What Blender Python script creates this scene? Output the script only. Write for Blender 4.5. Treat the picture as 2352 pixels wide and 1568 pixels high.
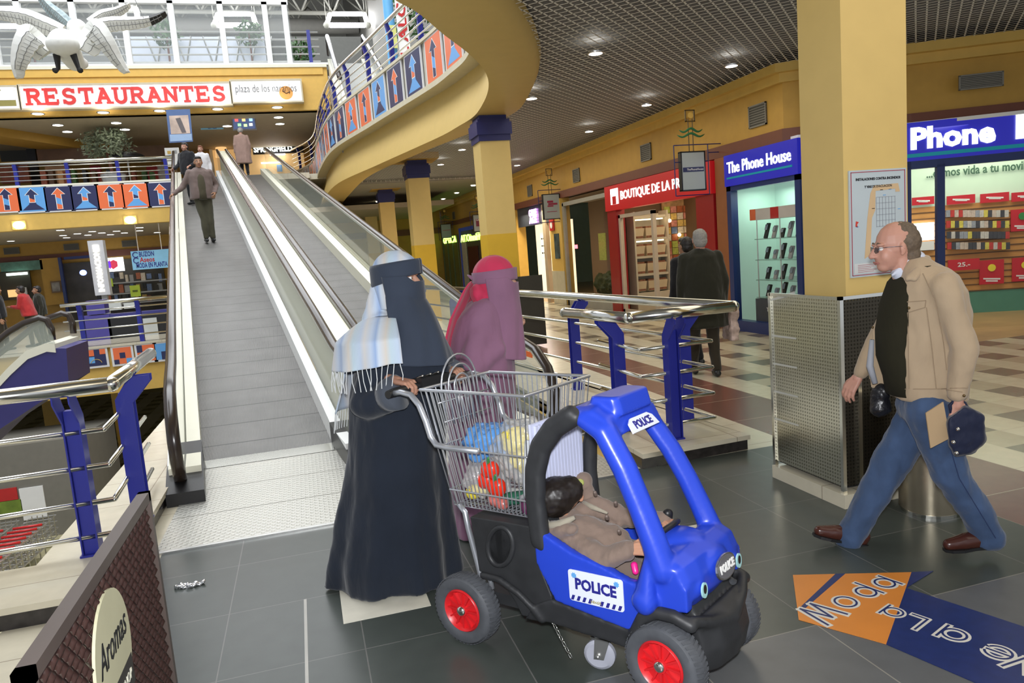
import bpy, bmesh, math, random
from mathutils import Vector, Matrix, noise
random.seed(7)
V = Vector
for o in list(bpy.data.objects): bpy.data.objects.remove(o)
sc = bpy.context.scene
COL = sc.collection
# ---------------- camera ----------------
FPX, CX, CY, EYE = 1680.0, 1176.0, 784.0, 1.70
_r, _p, _y = math.radians(4.5), math.radians(7.26), math.radians(15.7)
FW = V((math.sin(_y)*math.cos(_p), math.cos(_y)*math.cos(_p), -math.sin(_p)))
_r0 = V((math.cos(_y), -math.sin(_y), 0)); _u0 = _r0.cross(FW)
RT = _r0*math.cos(_r) - _u0*math.sin(_r); UP = _r0*math.sin(_r) + _u0*math.cos(_r)
EYEP = V((0, 0, EYE))
cam = bpy.data.cameras.new('camera'); camo = bpy.data.objects.new('camera', cam); COL.objects.link(camo)
cam.sensor_width = 36; cam.lens = FPX/2352*36; cam.clip_start = .05; cam.clip_end = 300
camo.matrix_world = Matrix(((RT.x, UP.x, -FW.x, 0), (RT.y, UP.y, -FW.y, 0), (RT.z, UP.z, -FW.z, EYE), (0, 0, 0, 1)))
sc.camera = camo
# ---------------- light ----------------
vs = sc.view_settings; sc.display_settings.display_device = 'sRGB'
vs.view_transform = 'Standard'; vs.look = 'None'; vs.exposure = 0.55; vs.gamma = 1; vs.use_curve_mapping = False
w = bpy.data.worlds.new('world'); sc.world = w; w.use_nodes = True
w.node_tree.nodes['Background'].inputs[0].default_value = (.85, .9, 1, 1); w.node_tree.nodes['Background'].inputs[1].default_value = .45
def area(name, loc, rot, sx, sy, power, col=(1, .93, .8)):
    l = bpy.data.lights.new(name, 'AREA'); l.shape = 'RECTANGLE'; l.size = sx; l.size_y = sy; l.energy = power; l.color = col
    o = bpy.data.objects.new(name, l); COL.objects.link(o); o.location = loc; o.rotation_euler = rot; return o
area('skylight', (-3, 12, 17), (0, 0, 0), 14, 22, 3500, (.93, .96, 1))
area('skylight', (-3, 38, 15.5), (0, 0, 0), 16, 18, 1900, (.93, .96, 1))
area('gallery_light', (5.2, 8.5, 3.85), (0, 0, 0), 2.5, 9, 75, (1, .9, .72))
area('gallery_light', (5.2, 19, 3.85), (0, 0, 0), 2.5, 10, 80, (1, .9, .72))
area('gallery_light', (4.5, 1, 3.85), (0, 0, 0), 4, 5, 60, (1, .9, .75))
area('hall_light', (-6, 31, 3.7), (0, 0, 0), 12, 4, 150, (1, .88, .68))
area('hall_light', (-4, 32, 7.9), (0, 0, 0), 14, 6, 260, (1, .88, .68))
fl = bpy.data.lights.new('camera_flash', 'AREA'); fl.shape = 'RECTANGLE'; fl.size = .12; fl.size_y = .08; fl.energy = 90; fl.color = (.97, .98, 1)
flo = bpy.data.objects.new('camera_flash', fl); COL.objects.link(flo)
flo.matrix_world = Matrix.Translation(UP*.14 - FW*.02) @ camo.matrix_world
# ---------------- pixel helpers (photo pixel -> point on a known plane) ----------------
def ray(x, y): return FW + RT*((x-CX)/FPX) - UP*((y-CY)/FPX)
def atz(x, y, z=0.):
    d = ray(x, y); return EYEP + d*((z-EYE)/d.z)
def atY(x, y, Y):
    d = ray(x, y); return EYEP + d*(Y/d.y)
def atX(x, y, X):
    d = ray(x, y); return EYEP + d*(X/d.x)
# ---------------- materials ----------------
MATS = {}
def mat(name, c, rough=.55, metal=0., emit=0., var=.06, scale=6., bump=0., spec=.5, alpha=1., trans=0., ecol=None):
    if name in MATS: return MATS[name]
    m = bpy.data.materials.new(name); MATS[name] = m; m.use_nodes = True
    nt = m.node_tree; b = nt.nodes['Principled BSDF']
    def S(k, v): b.inputs[k].default_value = v
    S('Base Color', (*c, 1)); S('Roughness', rough); S('Metallic', metal); S('Specular IOR Level', spec)
    if alpha < 1: S('Alpha', alpha)
    if trans: S('Transmission Weight', trans)
    if emit: S('Emission Color', (*(ecol or c), 1)); S('Emission Strength', emit)
    if var or bump:
        tc = nt.nodes.new('ShaderNodeTexCoord'); n = nt.nodes.new('ShaderNodeTexNoise'); n.inputs['Scale'].default_value = scale; n.inputs['Detail'].default_value = 5
        nt.links.new(tc.outputs['Object'], n.inputs['Vector'])
        if var:
            hs = nt.nodes.new('ShaderNodeHueSaturation'); hs.inputs['Color'].default_value = (*c, 1)
            mr = nt.nodes.new('ShaderNodeMapRange'); mr.inputs['From Min'].default_value = .25; mr.inputs['From Max'].default_value = .75
            mr.inputs['To Min'].default_value = 1-var; mr.inputs['To Max'].default_value = 1+var
            nt.links.new(n.outputs['Fac'], mr.inputs['Value']); nt.links.new(mr.outputs['Result'], hs.inputs['Value']); nt.links.new(hs.outputs['Color'], b.inputs['Base Color'])
        if bump:
            bp = nt.nodes.new('ShaderNodeBump'); bp.inputs['Strength'].default_value = bump; bp.inputs['Distance'].default_value = .01
            nt.links.new(n.outputs['Fac'], bp.inputs['Height']); nt.links.new(bp.outputs['Normal'], b.inputs['Normal'])
    return m
YEL = mat('yellow_paint', (.62, .40, .09), .6); YEL2 = mat('ochre_paint', (.50, .29, .05), .6)
CREAMC = mat('column_paint', (.66, .47, .16), .55, var=.03)
BROWN = mat('brown_band', (.16, .05, .025), .5); NAVY = mat('navy_paint', (.012, .014, .10), .45)
BLUE = mat('blue_post_paint', (.018, .024, .26), .35, var=.04)
CHROME = mat('polished_steel', (.78, .77, .70), .16, 1., var=.03); STEEL = mat('brushed_steel', (.62, .62, .60), .35, 1., var=.05)
WHITE = mat('white_paint', (.82, .82, .80), .5, var=.02); BLACK = mat('black_plastic', (.012, .012, .013), .4); RUB = mat('dark_rubber', (.02, .016, .013), .3)
CREAM = mat('cream_cover', (.78, .76, .62), .35, var=.02); GREY = mat('grey_paint', (.35, .36, .37), .5)
RED = mat('red_paint', (.5, .02, .02), .4); ORANGE = mat('poster_orange', (.78, .16, .05), .4, var=.02); LBLUE = mat('poster_blue', (.12, .36, .72), .4, var=.02)
DNAVY = mat('poster_navy', (.02, .025, .09), .4, var=.02)
GLASS = mat('clear_glass', (.75, .82, .78), .02, 0, var=0, alpha=.13, spec=.8)
def glow(name, c, s): return mat(name, c, .5, emit=s, var=0)
LAMP = glow('lamp_white', (1, .97, .9), 14.); TUBE = glow('fluorescent_tube', (.92, .93, 1), 9.)
# ---------------- mesh builder ----------------
def setpar(o, parent):
    if parent is None: return
    o.parent = parent
    if parent.get('_local'): o['_local'] = 1; o.matrix_parent_inverse = Matrix.Identity(4)
    else: o.matrix_parent_inverse = parent.matrix_world.inverted() if parent.type == 'EMPTY' and parent.parent is None else Matrix.Identity(4)
class MB:
    def __init__(s, T=None): s.v = []; s.f = []; s.m = []; s.T = T
    def P(s, p):
        p = V(p); return s.T @ p if s.T is not None else p
    def add(s, vs, fs, mi=0):
        n = len(s.v); s.v += [s.P(p) for p in vs]
        for f in fs: s.f.append([i+n for i in f]); s.m.append(mi)
    def box(s, a, b, mi=0, R=None):
        x0, y0, z0 = a; x1, y1, z1 = b
        vs = [V(p) for p in ((x0,y0,z0),(x1,y0,z0),(x1,y1,z0),(x0,y1,z0),(x0,y0,z1),(x1,y0,z1),(x1,y1,z1),(x0,y1,z1))]
        if R is not None:
            c = (V(a)+V(b))/2; vs = [c+R@(p-c) for p in vs]
        s.add(vs, [(0,3,2,1),(4,5,6,7),(0,1,5,4),(1,2,6,5),(2,3,7,6),(3,0,4,7)], mi)
    def prism(s, poly, e, mi=0):
        e = V(e); n = len(poly); vs = [V(p) for p in poly]; vs += [p+e for p in vs]
        s.add(vs, [list(range(n))[::-1], [i+n for i in range(n)]]+[(i, (i+1) % n, (i+1) % n+n, i+n) for i in range(n)], mi)
    def loft(s, rings, mi=0, cap=True, closed=True):
        n = len(rings[0]); vs = [p for r in rings for p in r]; fs = []
        for k in range(len(rings)-1):
            for i in range(n if closed else n-1):
                j = (i+1) % n; fs.append((k*n+i, k*n+j, (k+1)*n+j, (k+1)*n+i))
        if cap: fs += [list(range(n))[::-1], [len(vs)-n+i for i in range(n)]]
        s.add(vs, fs, mi)
    def tube(s, pts, r, n=8, mi=0, closed=False, sy=1.):
        pts = [V(p) for p in pts]; m = len(pts); rr = r if isinstance(r, (list, tuple)) else [r]*m
        rings = []; up = None
        for i, p in enumerate(pts):
            a = pts[(i-1) % m] if (i or closed) else p; b = pts[(i+1) % m] if (i < m-1 or closed) else p
            t = (b-a).normalized()
            if up is None: up = V((0, 0, 1)) if abs(t.z) < .9 else V((1, 0, 0))
            x = up.cross(t); x = x.normalized() if x.length > 1e-6 else V((1, 0, 0)); up = t.cross(x).normalized()
            rings.append([p+x*math.cos(2*math.pi*k/n)*rr[i]+up*math.sin(2*math.pi*k/n)*rr[i]*sy for k in range(n)])
        if closed: rings.append(rings[0])
        s.loft(rings, mi, cap=not closed)
    def ball(s, c, r, n=12, mi=0, R=None):
        r = r if isinstance(r, (tuple, list, Vector)) else (r, r, r); c = V(c); k = n//2
        vs = [V((0, 0, -1))]+[V((math.sin(math.pi*i/k)*math.cos(2*math.pi*j/n), math.sin(math.pi*i/k)*math.sin(2*math.pi*j/n), -math.cos(math.pi*i/k))) for i in range(1, k) for j in range(n)]+[V((0, 0, 1))]
        vs = [V((p.x*r[0], p.y*r[1], p.z*r[2])) for p in vs]
        if R is not None: vs = [R@p for p in vs]
        fs = [(0, 1+(j+1) % n, 1+j) for j in range(n)]
        for i in range(k-2):
            for j in range(n):
                a = 1+i*n+j; b = 1+i*n+(j+1) % n; fs.append((a, b, b+n, a+n))
        L = len(vs)-1; fs += [(L, L-n+j, L-n+(j+1) % n) for j in range(n)]
        s.add([c+p for p in vs], fs, mi)
    def cap(s, a, ra, b, rb, n=12, mi=0, sy=1.):
        a = V(a); b = V(b); t = (b-a); L = t.length or 1e-5; t = t/L if t.length > 1e-6 else V((0, 0, 1))
        pts = []; rr = []
        for q in (-1, -.92, -.7, -.38): pts.append(a+t*ra*q); rr.append(ra*math.sqrt(max(0, 1-q*q))+1e-4)
        pts.append(a); rr.append(ra); pts.append(b); rr.append(rb)
        for q in (.38, .7, .92, 1): pts.append(b+t*rb*q); rr.append(rb*math.sqrt(max(0, 1-q*q))+1e-4)
        s.tube(pts, rr, n, mi, sy=sy)
    def rev(s, prof, c, ax=(0, 0, 1), n=24, mi=0):
        q = V((0, 0, 1)).rotation_difference(V(ax)).to_matrix(); c = V(c)
        s.loft([[c+q@V((r*math.cos(2*math.pi*k/n), r*math.sin(2*math.pi*k/n), z)) for k in range(n)] for r, z in prof], mi)
    def build(s, name, mats, parent=None, smooth=False, sub=0):
        me = bpy.data.meshes.new(name); me.from_pydata([tuple(p) for p in s.v], [], s.f)
        if not isinstance(mats, (list, tuple)): mats = [mats]
        for m in mats: me.materials.append(m)
        for p, mi in zip(me.polygons, s.m): p.material_index = mi
        bm = bmesh.new(); bm.from_mesh(me); bmesh.ops.recalc_face_normals(bm, faces=bm.faces); bm.to_mesh(me); bm.free()
        if smooth: me.shade_smooth()
        if smooth and smooth is not True: me.set_sharp_from_angle(angle=math.radians(smooth))
        o = bpy.data.objects.new(name, me); COL.objects.link(o)
        setpar(o, parent)
        if sub:
            md = o.modifiers.new('sub', 'SUBSURF'); md.levels = sub; md.render_levels = sub
        return o
def tag(o, label=None, cat=None, group=None, kind=None):
    if label: o['label'] = label
    if cat: o['category'] = cat
    if group: o['group'] = group
    if kind: o['kind'] = kind
    return o
def struct(o): o['kind'] = 'structure'; return o
def thing(name, label, cat, loc=(0, 0, 0), group=None, M=None):
    o = bpy.data.objects.new(name, None); COL.objects.link(o); o.empty_display_size = .1
    o.matrix_world = M if M is not None else Matrix.Translation(V(loc))
    return tag(o, label, cat, group)
def copytree(o, dM=None, label=None, parent=None):
    c = o.copy(); COL.objects.link(c)
    if parent is not None: c.parent = parent
    elif dM is not None: c.matrix_world = dM @ o.matrix_world
    if label: c['label'] = label
    for ch in [x for x in COL.objects if x.parent == o]: copytree(ch, parent=c)
    return c
def frame(o, x, z):   # matrix with local x along x, local z along z
    x = V(x).normalized(); z = V(z); z = (z-x*z.dot(x)).normalized(); y = z.cross(x); o = V(o)
    return Matrix(((x.x, y.x, z.x, o.x), (x.y, y.y, z.y, o.y), (x.z, y.z, z.z, o.z), (0, 0, 0, 1)))
def text(name, s, M, size, mt, parent=None, depth=.004, bold=0., width=None, align='CENTER', shear=0., extra=None):
    # M: local x = reading direction, local y = up of letters, local z = out of the surface
    cu = bpy.data.curves.new(name, 'FONT'); cu.body = s; cu.size = size; cu.extrude = depth; cu.offset = bold; cu.shear = shear
    cu.align_x = align; cu.align_y = 'CENTER'; cu.resolution_u = 2
    t = bpy.data.objects.new('tmp', cu); COL.objects.link(t); bpy.context.view_layer.update()
    me = bpy.data.meshes.new_from_object(t.evaluated_get(bpy.context.evaluated_depsgraph_get())); bpy.data.objects.remove(t)
    if width:
        xs = [v.co.x for v in me.vertices]; wd = max(xs)-min(xs); k = width/wd
        for v in me.vertices: v.co.x *= k
    me.materials.clear(); me.materials.append(mt)
    me.transform(M); o = bpy.data.objects.new(name, me); COL.objects.link(o)
    setpar(o, parent)
    return o
def blob(name, prims, mt, parent=None, vox=.012, it=4, fn=None, mfn=None, sub=0):
    b = MB()
    for p in prims:
        if p[0] == 'c': b.cap(p[1], p[2], p[3], p[4], sy=p[5] if len(p) > 5 else 1.)
        elif p[0] == 'e': b.ball(p[1], p[2], 16, R=p[3] if len(p) > 3 else None)
        elif p[0] == 'l': b.loft(p[1])
        elif p[0] == 't': b.tube(p[1], p[2], 12, sy=p[3] if len(p) > 3 else 1.)
    o = b.build(name, mt, None, True)
    md = o.modifiers.new('r', 'REMESH'); md.mode = 'VOXEL'; md.voxel_size = vox
    if it:
        ms = o.modifiers.new('s', 'SMOOTH'); ms.factor = .6; ms.iterations = it
    bpy.context.view_layer.update()
    me = bpy.data.meshes.new_from_object(o.evaluated_get(bpy.context.evaluated_depsgraph_get())); me.name = name
    bpy.data.objects.remove(o)
    if fn:
        me.update(); nn = [v.normal.copy() for v in me.vertices]
        for v, n in zip(me.vertices, nn): v.co = fn(v.co.copy(), n)
    me.shade_smooth(); me.materials.clear()
    for m in (mt if isinstance(mt, (list, tuple)) else [mt]): me.materials.append(m)
    if mfn:
        for p in me.polygons: p.material_index = mfn(p.center, p.normal)
    o = bpy.data.objects.new(name, me); COL.objects.link(o)
    setpar(o, parent)
    return o
# ================= SETTING =================
def tiles(name, c1, c2, joint, size, org=(0, 0), gap=.006, rough=.28, checker=None, rowh=None, noise=.1, bias=0):
    m = bpy.data.materials.new(name); m.use_nodes = True; nt = m.node_tree; b = nt.nodes['Principled BSDF']; N = nt.nodes.new; L = nt.links.new
    tc = N('ShaderNodeTexCoord'); mp = N('ShaderNodeMapping'); mp.inputs['Location'].default_value = (-org[0], -org[1], 0.01); L(tc.outputs['Object'], mp.inputs['Vector'])
    br = N('ShaderNodeTexBrick'); br.offset = 0; br.inputs['Color1'].default_value = (*c1, 1); br.inputs['Color2'].default_value = (*c2, 1); br.inputs['Mortar'].default_value = (*joint, 1)
    br.inputs['Scale'].default_value = 1; br.inputs['Brick Width'].default_value = size; br.inputs['Row Height'].default_value = rowh or size; br.inputs['Mortar Size'].default_value = gap; br.inputs['Bias'].default_value = bias
    L(mp.outputs['Vector'], br.inputs['Vector']); out = br.outputs['Color']
    if checker:
        ch = N('ShaderNodeTexChecker'); ch.inputs['Scale'].default_value = 1/checker[0]; ch.inputs['Color1'].default_value = (*checker[1], 1); ch.inputs['Color2'].default_value = (*checker[2], 1)
        L(mp.outputs['Vector'], ch.inputs['Vector'])
        # even rows (along X) stay cream
        sx = N('ShaderNodeSeparateXYZ'); L(mp.outputs['Vector'], sx.inputs['Vector'])
        dv = N('ShaderNodeMath'); dv.operation = 'DIVIDE'; dv.inputs[1].default_value = checker[0]*2; L(sx.outputs['X'], dv.inputs[0])
        fr = N('ShaderNodeMath'); fr.operation = 'FRACT'; L(dv.outputs[0], fr.inputs[0])
        gt = N('ShaderNodeMath'); gt.operation = 'GREATER_THAN'; gt.inputs[1].default_value = .5; L(fr.outputs[0], gt.inputs[0])
        mx = N('ShaderNodeMix'); mx.data_type = 'RGBA'; L(gt.outputs[0], mx.inputs['Factor']); L(out, mx.inputs['A']); L(ch.outputs['Color'], mx.inputs['B']); out = mx.outputs['Result']
    no = N('ShaderNodeTexNoise'); no.inputs['Scale'].default_value = 9; no.inputs['Detail'].default_value = 8; L(tc.outputs['Object'], no.inputs['Vector'])
    hs = N('ShaderNodeHueSaturation'); mr = N('ShaderNodeMapRange'); mr.inputs['To Min'].default_value = 1-noise*2; mr.inputs['To Max'].default_value = 1+noise*2
    L(no.outputs['Fac'], mr.inputs['Value']); L(mr.outputs['Result'], hs.inputs['Value']); L(out, hs.inputs['Color']); L(hs.outputs['Color'], b.inputs['Base Color'])
    b.inputs['Roughness'].default_value = rough
    return m
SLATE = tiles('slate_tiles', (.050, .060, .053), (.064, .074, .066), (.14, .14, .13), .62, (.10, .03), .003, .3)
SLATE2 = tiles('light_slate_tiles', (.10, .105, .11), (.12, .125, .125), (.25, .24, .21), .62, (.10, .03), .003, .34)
BRTILE = tiles('brown_tiles', (.14, .062, .045), (.16, .075, .055), (.35, .3, .22), .78, (3.6, .2), .004, .25)
MARB = tiles('cream_marble', (.58, .53, .40), (.62, .57, .44), (.35, .3, .22), .62, (0, 0), .004, .2, noise=.06)
CHK = tiles('checker_floor', (.55, .50, .36), (.58, .53, .40), (.4, .36, .26), .7, (4.38, .1), .003, .22, checker=(.352, (.16, .135, .10), (.42, .37, .26)), noise=.08)
WHT = tiles('white_tile', (.72, .69, .58), (.72, .69, .58), (.6, .6, .5), 5, (0, 0), .001, .3)
LOWT = tiles('lower_floor', (.50, .46, .30), (.55, .5, .34), (.3, .28, .18), 1.2, (0, 0), .01, .25, checker=(.6, (.17, .15, .06), (.42, .38, .22)))
WOODF = mat('parquet', (.40, .25, .11), .35, var=.15, scale=3)
DMARB = mat('dark_marble', (.03, .026, .024), .25, var=.5, scale=14)
def flat(name, rects, mt, z0=-.3, z1=0.):
    b = MB()
    for x0, y0, x1, y1 in rects: b.box((x0, y0, z0), (x1, y1, z1))
    return struct(b.build(name, mt))
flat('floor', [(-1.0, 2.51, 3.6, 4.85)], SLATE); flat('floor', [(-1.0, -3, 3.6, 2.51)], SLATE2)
flat('floor', [(-4.5, -3, -1.0, 4.05), (-1.62, 4.05, -1.0, 4.85), (-1.62, 4.85, -1.04, 9.5)], MARB)
flat('floor', [(3.6, -3, 4.38, 14)], BRTILE); flat('floor', [(4.38, -3, 14, 7.5), (4.38, 7.5, 7.12, 30)], CHK)
flat('floor', [(2.25, 4.85, 3.6, 24), (3.6, 14, 4.38, 24)], MARB)
flat('floor', [(-30, 21.5, 2.25, 36.8), (2.25, 24, 4.38, 36.8)], MARB)
flat('floor', [(-14, 4, -9.5, 21.5)], MARB)
flat('floor', [(-30, 2, 3, 44)], LOWT, -4.8, -4.5)
flat('floor', [(7.12, 7.5, 14, 30)], WOODF)
flat('floor', [(4.38, 30, 14, 40)], MARB)
for i, (x0, y0, x1, y1) in enumerate([(.02, 3.4, .44, 3.81)]):
    b = MB(); b.box((x0, y0, -.02), (x1, y1, .0015)); struct(b.build('floor', WHT))
P = [atz(*p) for p in ((1700, 1260), (1575, 1215))]
b = MB(); b.box((P[0].x-.42, P[0].y, -.02), (P[0].x, P[0].y+.40, .0015)); struct(b.build('floor', WHT))
b = MB(); b.box((-.16, 1.6, 0), (-.146, 3.75, .0012)); struct(b.build('trim_1', mat('joint_white', (.45, .44, .40), .5)))
# wall dividers of the lower storey and the far edge of the void (yellow fascia)
b = MB(); b.box((-30, 21.45, -1.3), (2.25, 21.6, -.06)); b.box((2.15, 4.9, -4.5), (2.25, 24, -.0)); struct(b.build('wall_void', YEL))
b = MB(); b.box((-14, 21.36, -.06), (2.25, 21.62, .0)); struct(b.build('trim_2', MARB))
b = MB(); b.box((-30, 43, -4.8), (3, 43.3, 0)); struct(b.build('wall_lower', mat('olive_wall', (.16, .12, .025), .7)))
b = MB(); b.box((-2.6, 23.6, -4.5), (-2.1, 24.1, -.05)); b.box((-9.5, 30, -4.5), (-9, 30.5, -.05)); struct(b.build('wall_lower_pillars', YEL))
b = MB(); b.box((-30, 21.6, -1.0), (2.2, 43, -.32)); struct(b.build('ceiling_lower', mat('olive_ceiling', (.22, .16, .04), .7)))
# --- right hand platform and left hand platform (marble slab on dark marble kick) ---
def platform(name, poly, label):
    t = thing(name, label, 'platform', (*poly[0], 0))
    b = MB(); b.prism([V((x, y, .085)) for x, y in poly], (0, 0, .035)); b.build('top_slab', MARB, t)
    c = V((sum(p[0] for p in poly)/len(poly), sum(p[1] for p in poly)/len(poly)))
    b = MB(); b.prism([V((p[0]+(c.x-p[0])*.012, p[1]+(c.y-p[1])*.006, 0)) for p in poly], (0, 0, .085)); b.build('base', DMARB, t)
platform('marble_plinth', [(2.28, 4.80), (3.22, 4.84), (3.22-.12*9, 14.2), (2.28, 14.2)], 'cream marble plinth with dark marble sides under the railing right of the ramps')
platform('marble_plinth', [(-4.5, 4.08), (-1.12, 4.05), (-1.12, 9.5), (-1.62, 9.5), (-1.62, 4.62), (-4.5, 4.62)], 'cream marble plinth with dark marble sides under the railing by the wicker panel')
# --- gallery ceiling (egg-crate grid) right ---

GRIDB = mat('grid_backing', (.15, .15, .15), .7, var=.1); GRIDW = mat('grid_slats', (.62, .60, .55), .55, var=.03)
CURVE = [(-6, 3.3), (-2.5, 4.1), (-.5, 4.9), (.5, 5.85), (1.05, 6.62), (1.31, 6.96), (1.68, 7.62), (2.12, 8.36), (2.5, 9.15), (2.76, 9.99), (2.94, 10.99), (3.05, 12.1), (2.98, 13), (2.86, 14), (2.5, 15.8), (2.05, 18), (1.35, 21.6), (1.12, 26), (1.0, 31.5), (.15, 34.8)]
OUTER = [(-6, 2.5), (-2.5, 3.2), (0, 4.3), (1.1, 5.5), (1.87, 6.59), (2.33, 7.32), (2.8, 8.27), (3.27, 9.53), (3.61, 11.06), (3.68, 12), (3.46, 13.4), (2.78, 16.35), (2.08, 20.3), (1.9, 26), (1.8, 31.5), (1.0, 34.8)]
def spl(pts, n):
    P = [V((*p, 0)) for p in pts]; d = [0]
    for a, b in zip(P, P[1:]): d.append(d[-1]+(b-a).length)
    out = []
    for k in range(n):
        t = d[-1]*k/(n-1); i = max(j for j in range(len(P)-1) if d[j] <= t+1e-9); u = min(1, (t-d[i])/(d[i+1]-d[i]))
        p0, p1, p2, p3 = P[max(i-1, 0)], P[i], P[i+1], P[min(i+2, len(P)-1)]
        out.append(.5*((2*p1)+(p2-p0)*u+(2*p0-5*p1+4*p2-p3)*u*u+(3*p1-p0-3*p2+p3)*u**3))
    return out
CI = spl(CURVE, 160); CO = spl(OUTER, 160)
# yellow soffit ring and concave fascia of the curved gallery
def nrm(L, i):
    t = (L[min(i+1, len(L)-1)]-L[max(i-1, 0)]).normalized(); return V((t.y, -t.x, 0))   # points into the slab (+x side)
b = MB(); rings = []
for i in range(160):
    p, q, n = CI[i], CO[i], nrm(CI, i); m = nrm(CO, i)
    rings.append([q+m*.10+V((0, 0, 4.14)), q+m*.07+V((0, 0, 4.02)), q+V((0, 0, 3.90)), p+V((0, 0, 3.90)), p+n*.02+V((0, 0, 4.0)), p+n*.07+V((0, 0, 4.2)), p+n*.17+V((0, 0, 4.45)), p+n*.24+V((0, 0, 4.68)), p+n*.25+V((0, 0, 4.86))])
b.loft(rings, 0, cap=False, closed=False)
struct(b.build('wall_gallery_edge', YEL if False else mat('gallery_paint', (.60, .42, .13), .6, var=.03), None, 60))
b = MB(); rings = [[CI[i]-nrm(CI, i)*.07+V((0, 0, z)) for z in (4.80, 4.90)]+[CI[i]+nrm(CI, i)*.3+V((0, 0, z)) for z in (4.90, 4.80)] for i in range(160)]; b.loft(rings)
rings = [[CI[i]-nrm(CI, i)*.05+V((0, 0, z)) for z in (5.74, 5.80)]+[CI[i]+nrm(CI, i)*.3+V((0, 0, z)) for z in (5.80, 5.74)] for i in range(160)]; b.loft(rings)
struct(b.build('trim_gallery', mat('stone_ledge', (.62, .56, .40), .5)))
b = MB(); rings = [[CI[i]+nrm(CI, i)*.02+V((0, 0, 4.86)), CI[i]+nrm(CI, i)*.02+V((0, 0, 5.76))] for i in range(160)]; b.loft(rings, cap=False, closed=False)
struct(b.build('wall_gallery_parapet', mat('parapet_white', (.55, .52, .44), .5)))
COV = [(p.x, p.y) for p in CO[::3]]
b = MB(); b.prism([V((x, y, 4.2)) for x, y in COV]+[V((1, 36.7, 4.2)), V((16, 36.7, 4.2)), V((16, -3, 4.2)), V((-6, -3, 4.2))], (0, 0, .1)); struct(b.build('ceiling', GRIDB))
b = MB(); b.prism([V((p.x+nrm(CI, i).x*.3, p.y+nrm(CI, i).y*.3, 5.6)) for i, p in enumerate(CI) if i % 4 == 0]+[V((.2, 36.3, 5.6)), V((5.4, 36.3, 5.6)), V((5.4, 30, 5.6)), V((16, 30, 5.6)), V((16, -3, 5.6)), V((-6, -3, 5.6))], (0, 0, .12)); struct(b.build('floor_gallery', MARB))
def clip_slats(poly, ang, pitch, lo, hi):
    c, s_ = math.cos(ang), math.sin(ang); Q = [(x*c+y*s_, -x*s_+y*c) for x, y in poly]; k = math.floor(min(q[0] for q in Q)/pitch)+1; e = max(q[0] for q in Q)
    while k*pitch < e:
        X = k*pitch; ys = []
        for (x0, y0), (x1, y1) in zip(Q, Q[1:]+Q[:1]):
            if (x0 <= X) != (x1 <= X): ys.append(y0+(y1-y0)*(X-x0)/(x1-x0))
        ys.sort()
        for a, d in zip(ys[::2], ys[1::2]):
            yield [(X*c-Y*s_, X*s_+Y*c) for Y in (a, d)]
        k += 1
G = [p for p in COV if 4.2 < p[1] < 24]; near = G+[(7.1, 24), (7.1, 9.9), (9.8, 8), (14, 4), (14, 1), (2, 1), (0, 4.2)]
b = MB()
for ang in (math.radians(45), math.radians(-45)):
    for (x0, y0), (x1, y1) in clip_slats(near, ang, .115, 0, 0):
        d = V((x1-x0, y1-y0, 0)).normalized(); n = V((d.y, -d.x, 0))*.010
        b.add([V((x0, y0, 4.05))-n, V((x0, y0, 4.05))+n, V((x1, y1, 4.05))+n, V((x1, y1, 4.05))-n, V((x0, y0, 4.11))-n, V((x0, y0, 4.11))+n, V((x1, y1, 4.11))+n, V((x1, y1, 4.11))-n], [(0, 1, 2, 3), (0, 4, 5, 1), (2, 6, 7, 3)])
struct(b.build('ceiling_grid', GRIDW))
FARC = mat('far_ceiling', (.30, .275, .22), .7)
b = MB(); b.box((1.9, 24, 4.06), (7.1, 36.8, 4.12)); struct(b.build('ceiling_far_gallery', FARC))
# --- shop facade wall on the right: x = 7.15, cornice, ochre frieze, brown band ---
FX = 7.15; CORN = [(FX, 44), (FX, 9.6), (8.55, 8.66), (9.81, 7.99), (14, 5.8)]
def strip(name, z0, z1, off, mt, path=CORN, thick=.3, st=True):
    b = MB(); P = [V((*p, 0)) for p in path]; r = []
    for i, p in enumerate(P):
        a = (P[i]-P[i-1]).normalized() if i else (P[1]-P[0]).normalized(); c = (P[i+1]-P[i]).normalized() if i < len(P)-1 else a
        t = (a+c).normalized(); n = V((t.y, -t.x, 0)); n = n if n.x < 0 or n.y < 0 and abs(n.x) < .9 else -n
        n = -V((abs(n.x), abs(n.y), 0)); r.append([p+n*off+V((0, 0, z0)), p+n*off+V((0, 0, z1)), p+n*(off-thick)+V((0, 0, z1)), p+n*(off-thick)+V((0, 0, z0))])
    b.loft(r); o = b.build(name, mt); return struct(o) if st else o
strip('wall_frieze', 3.12, 4.1, 0, YEL2); strip('trim_cornice', 3.93, 4.06, .22, YEL); strip('trim_cornice', 3.80, 3.93, .10, YEL)
strip('trim_band', 2.95, 3.14, .05, BROWN); 
b = MB(); b.box((FX-.02, 23.7, 0), (FX+.3, 36.8, 3.14)); struct(b.build('wall_right', YEL2))
b = MB(); b.box((13.4, -3, 0), (13.6, 30, 4)); b.box((7.4, 29.8, 0), (13.6, 30, 4)); struct(b.build('wall_shop_back', mat('mint_wall', (.30, .42, .33), .6)))
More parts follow.
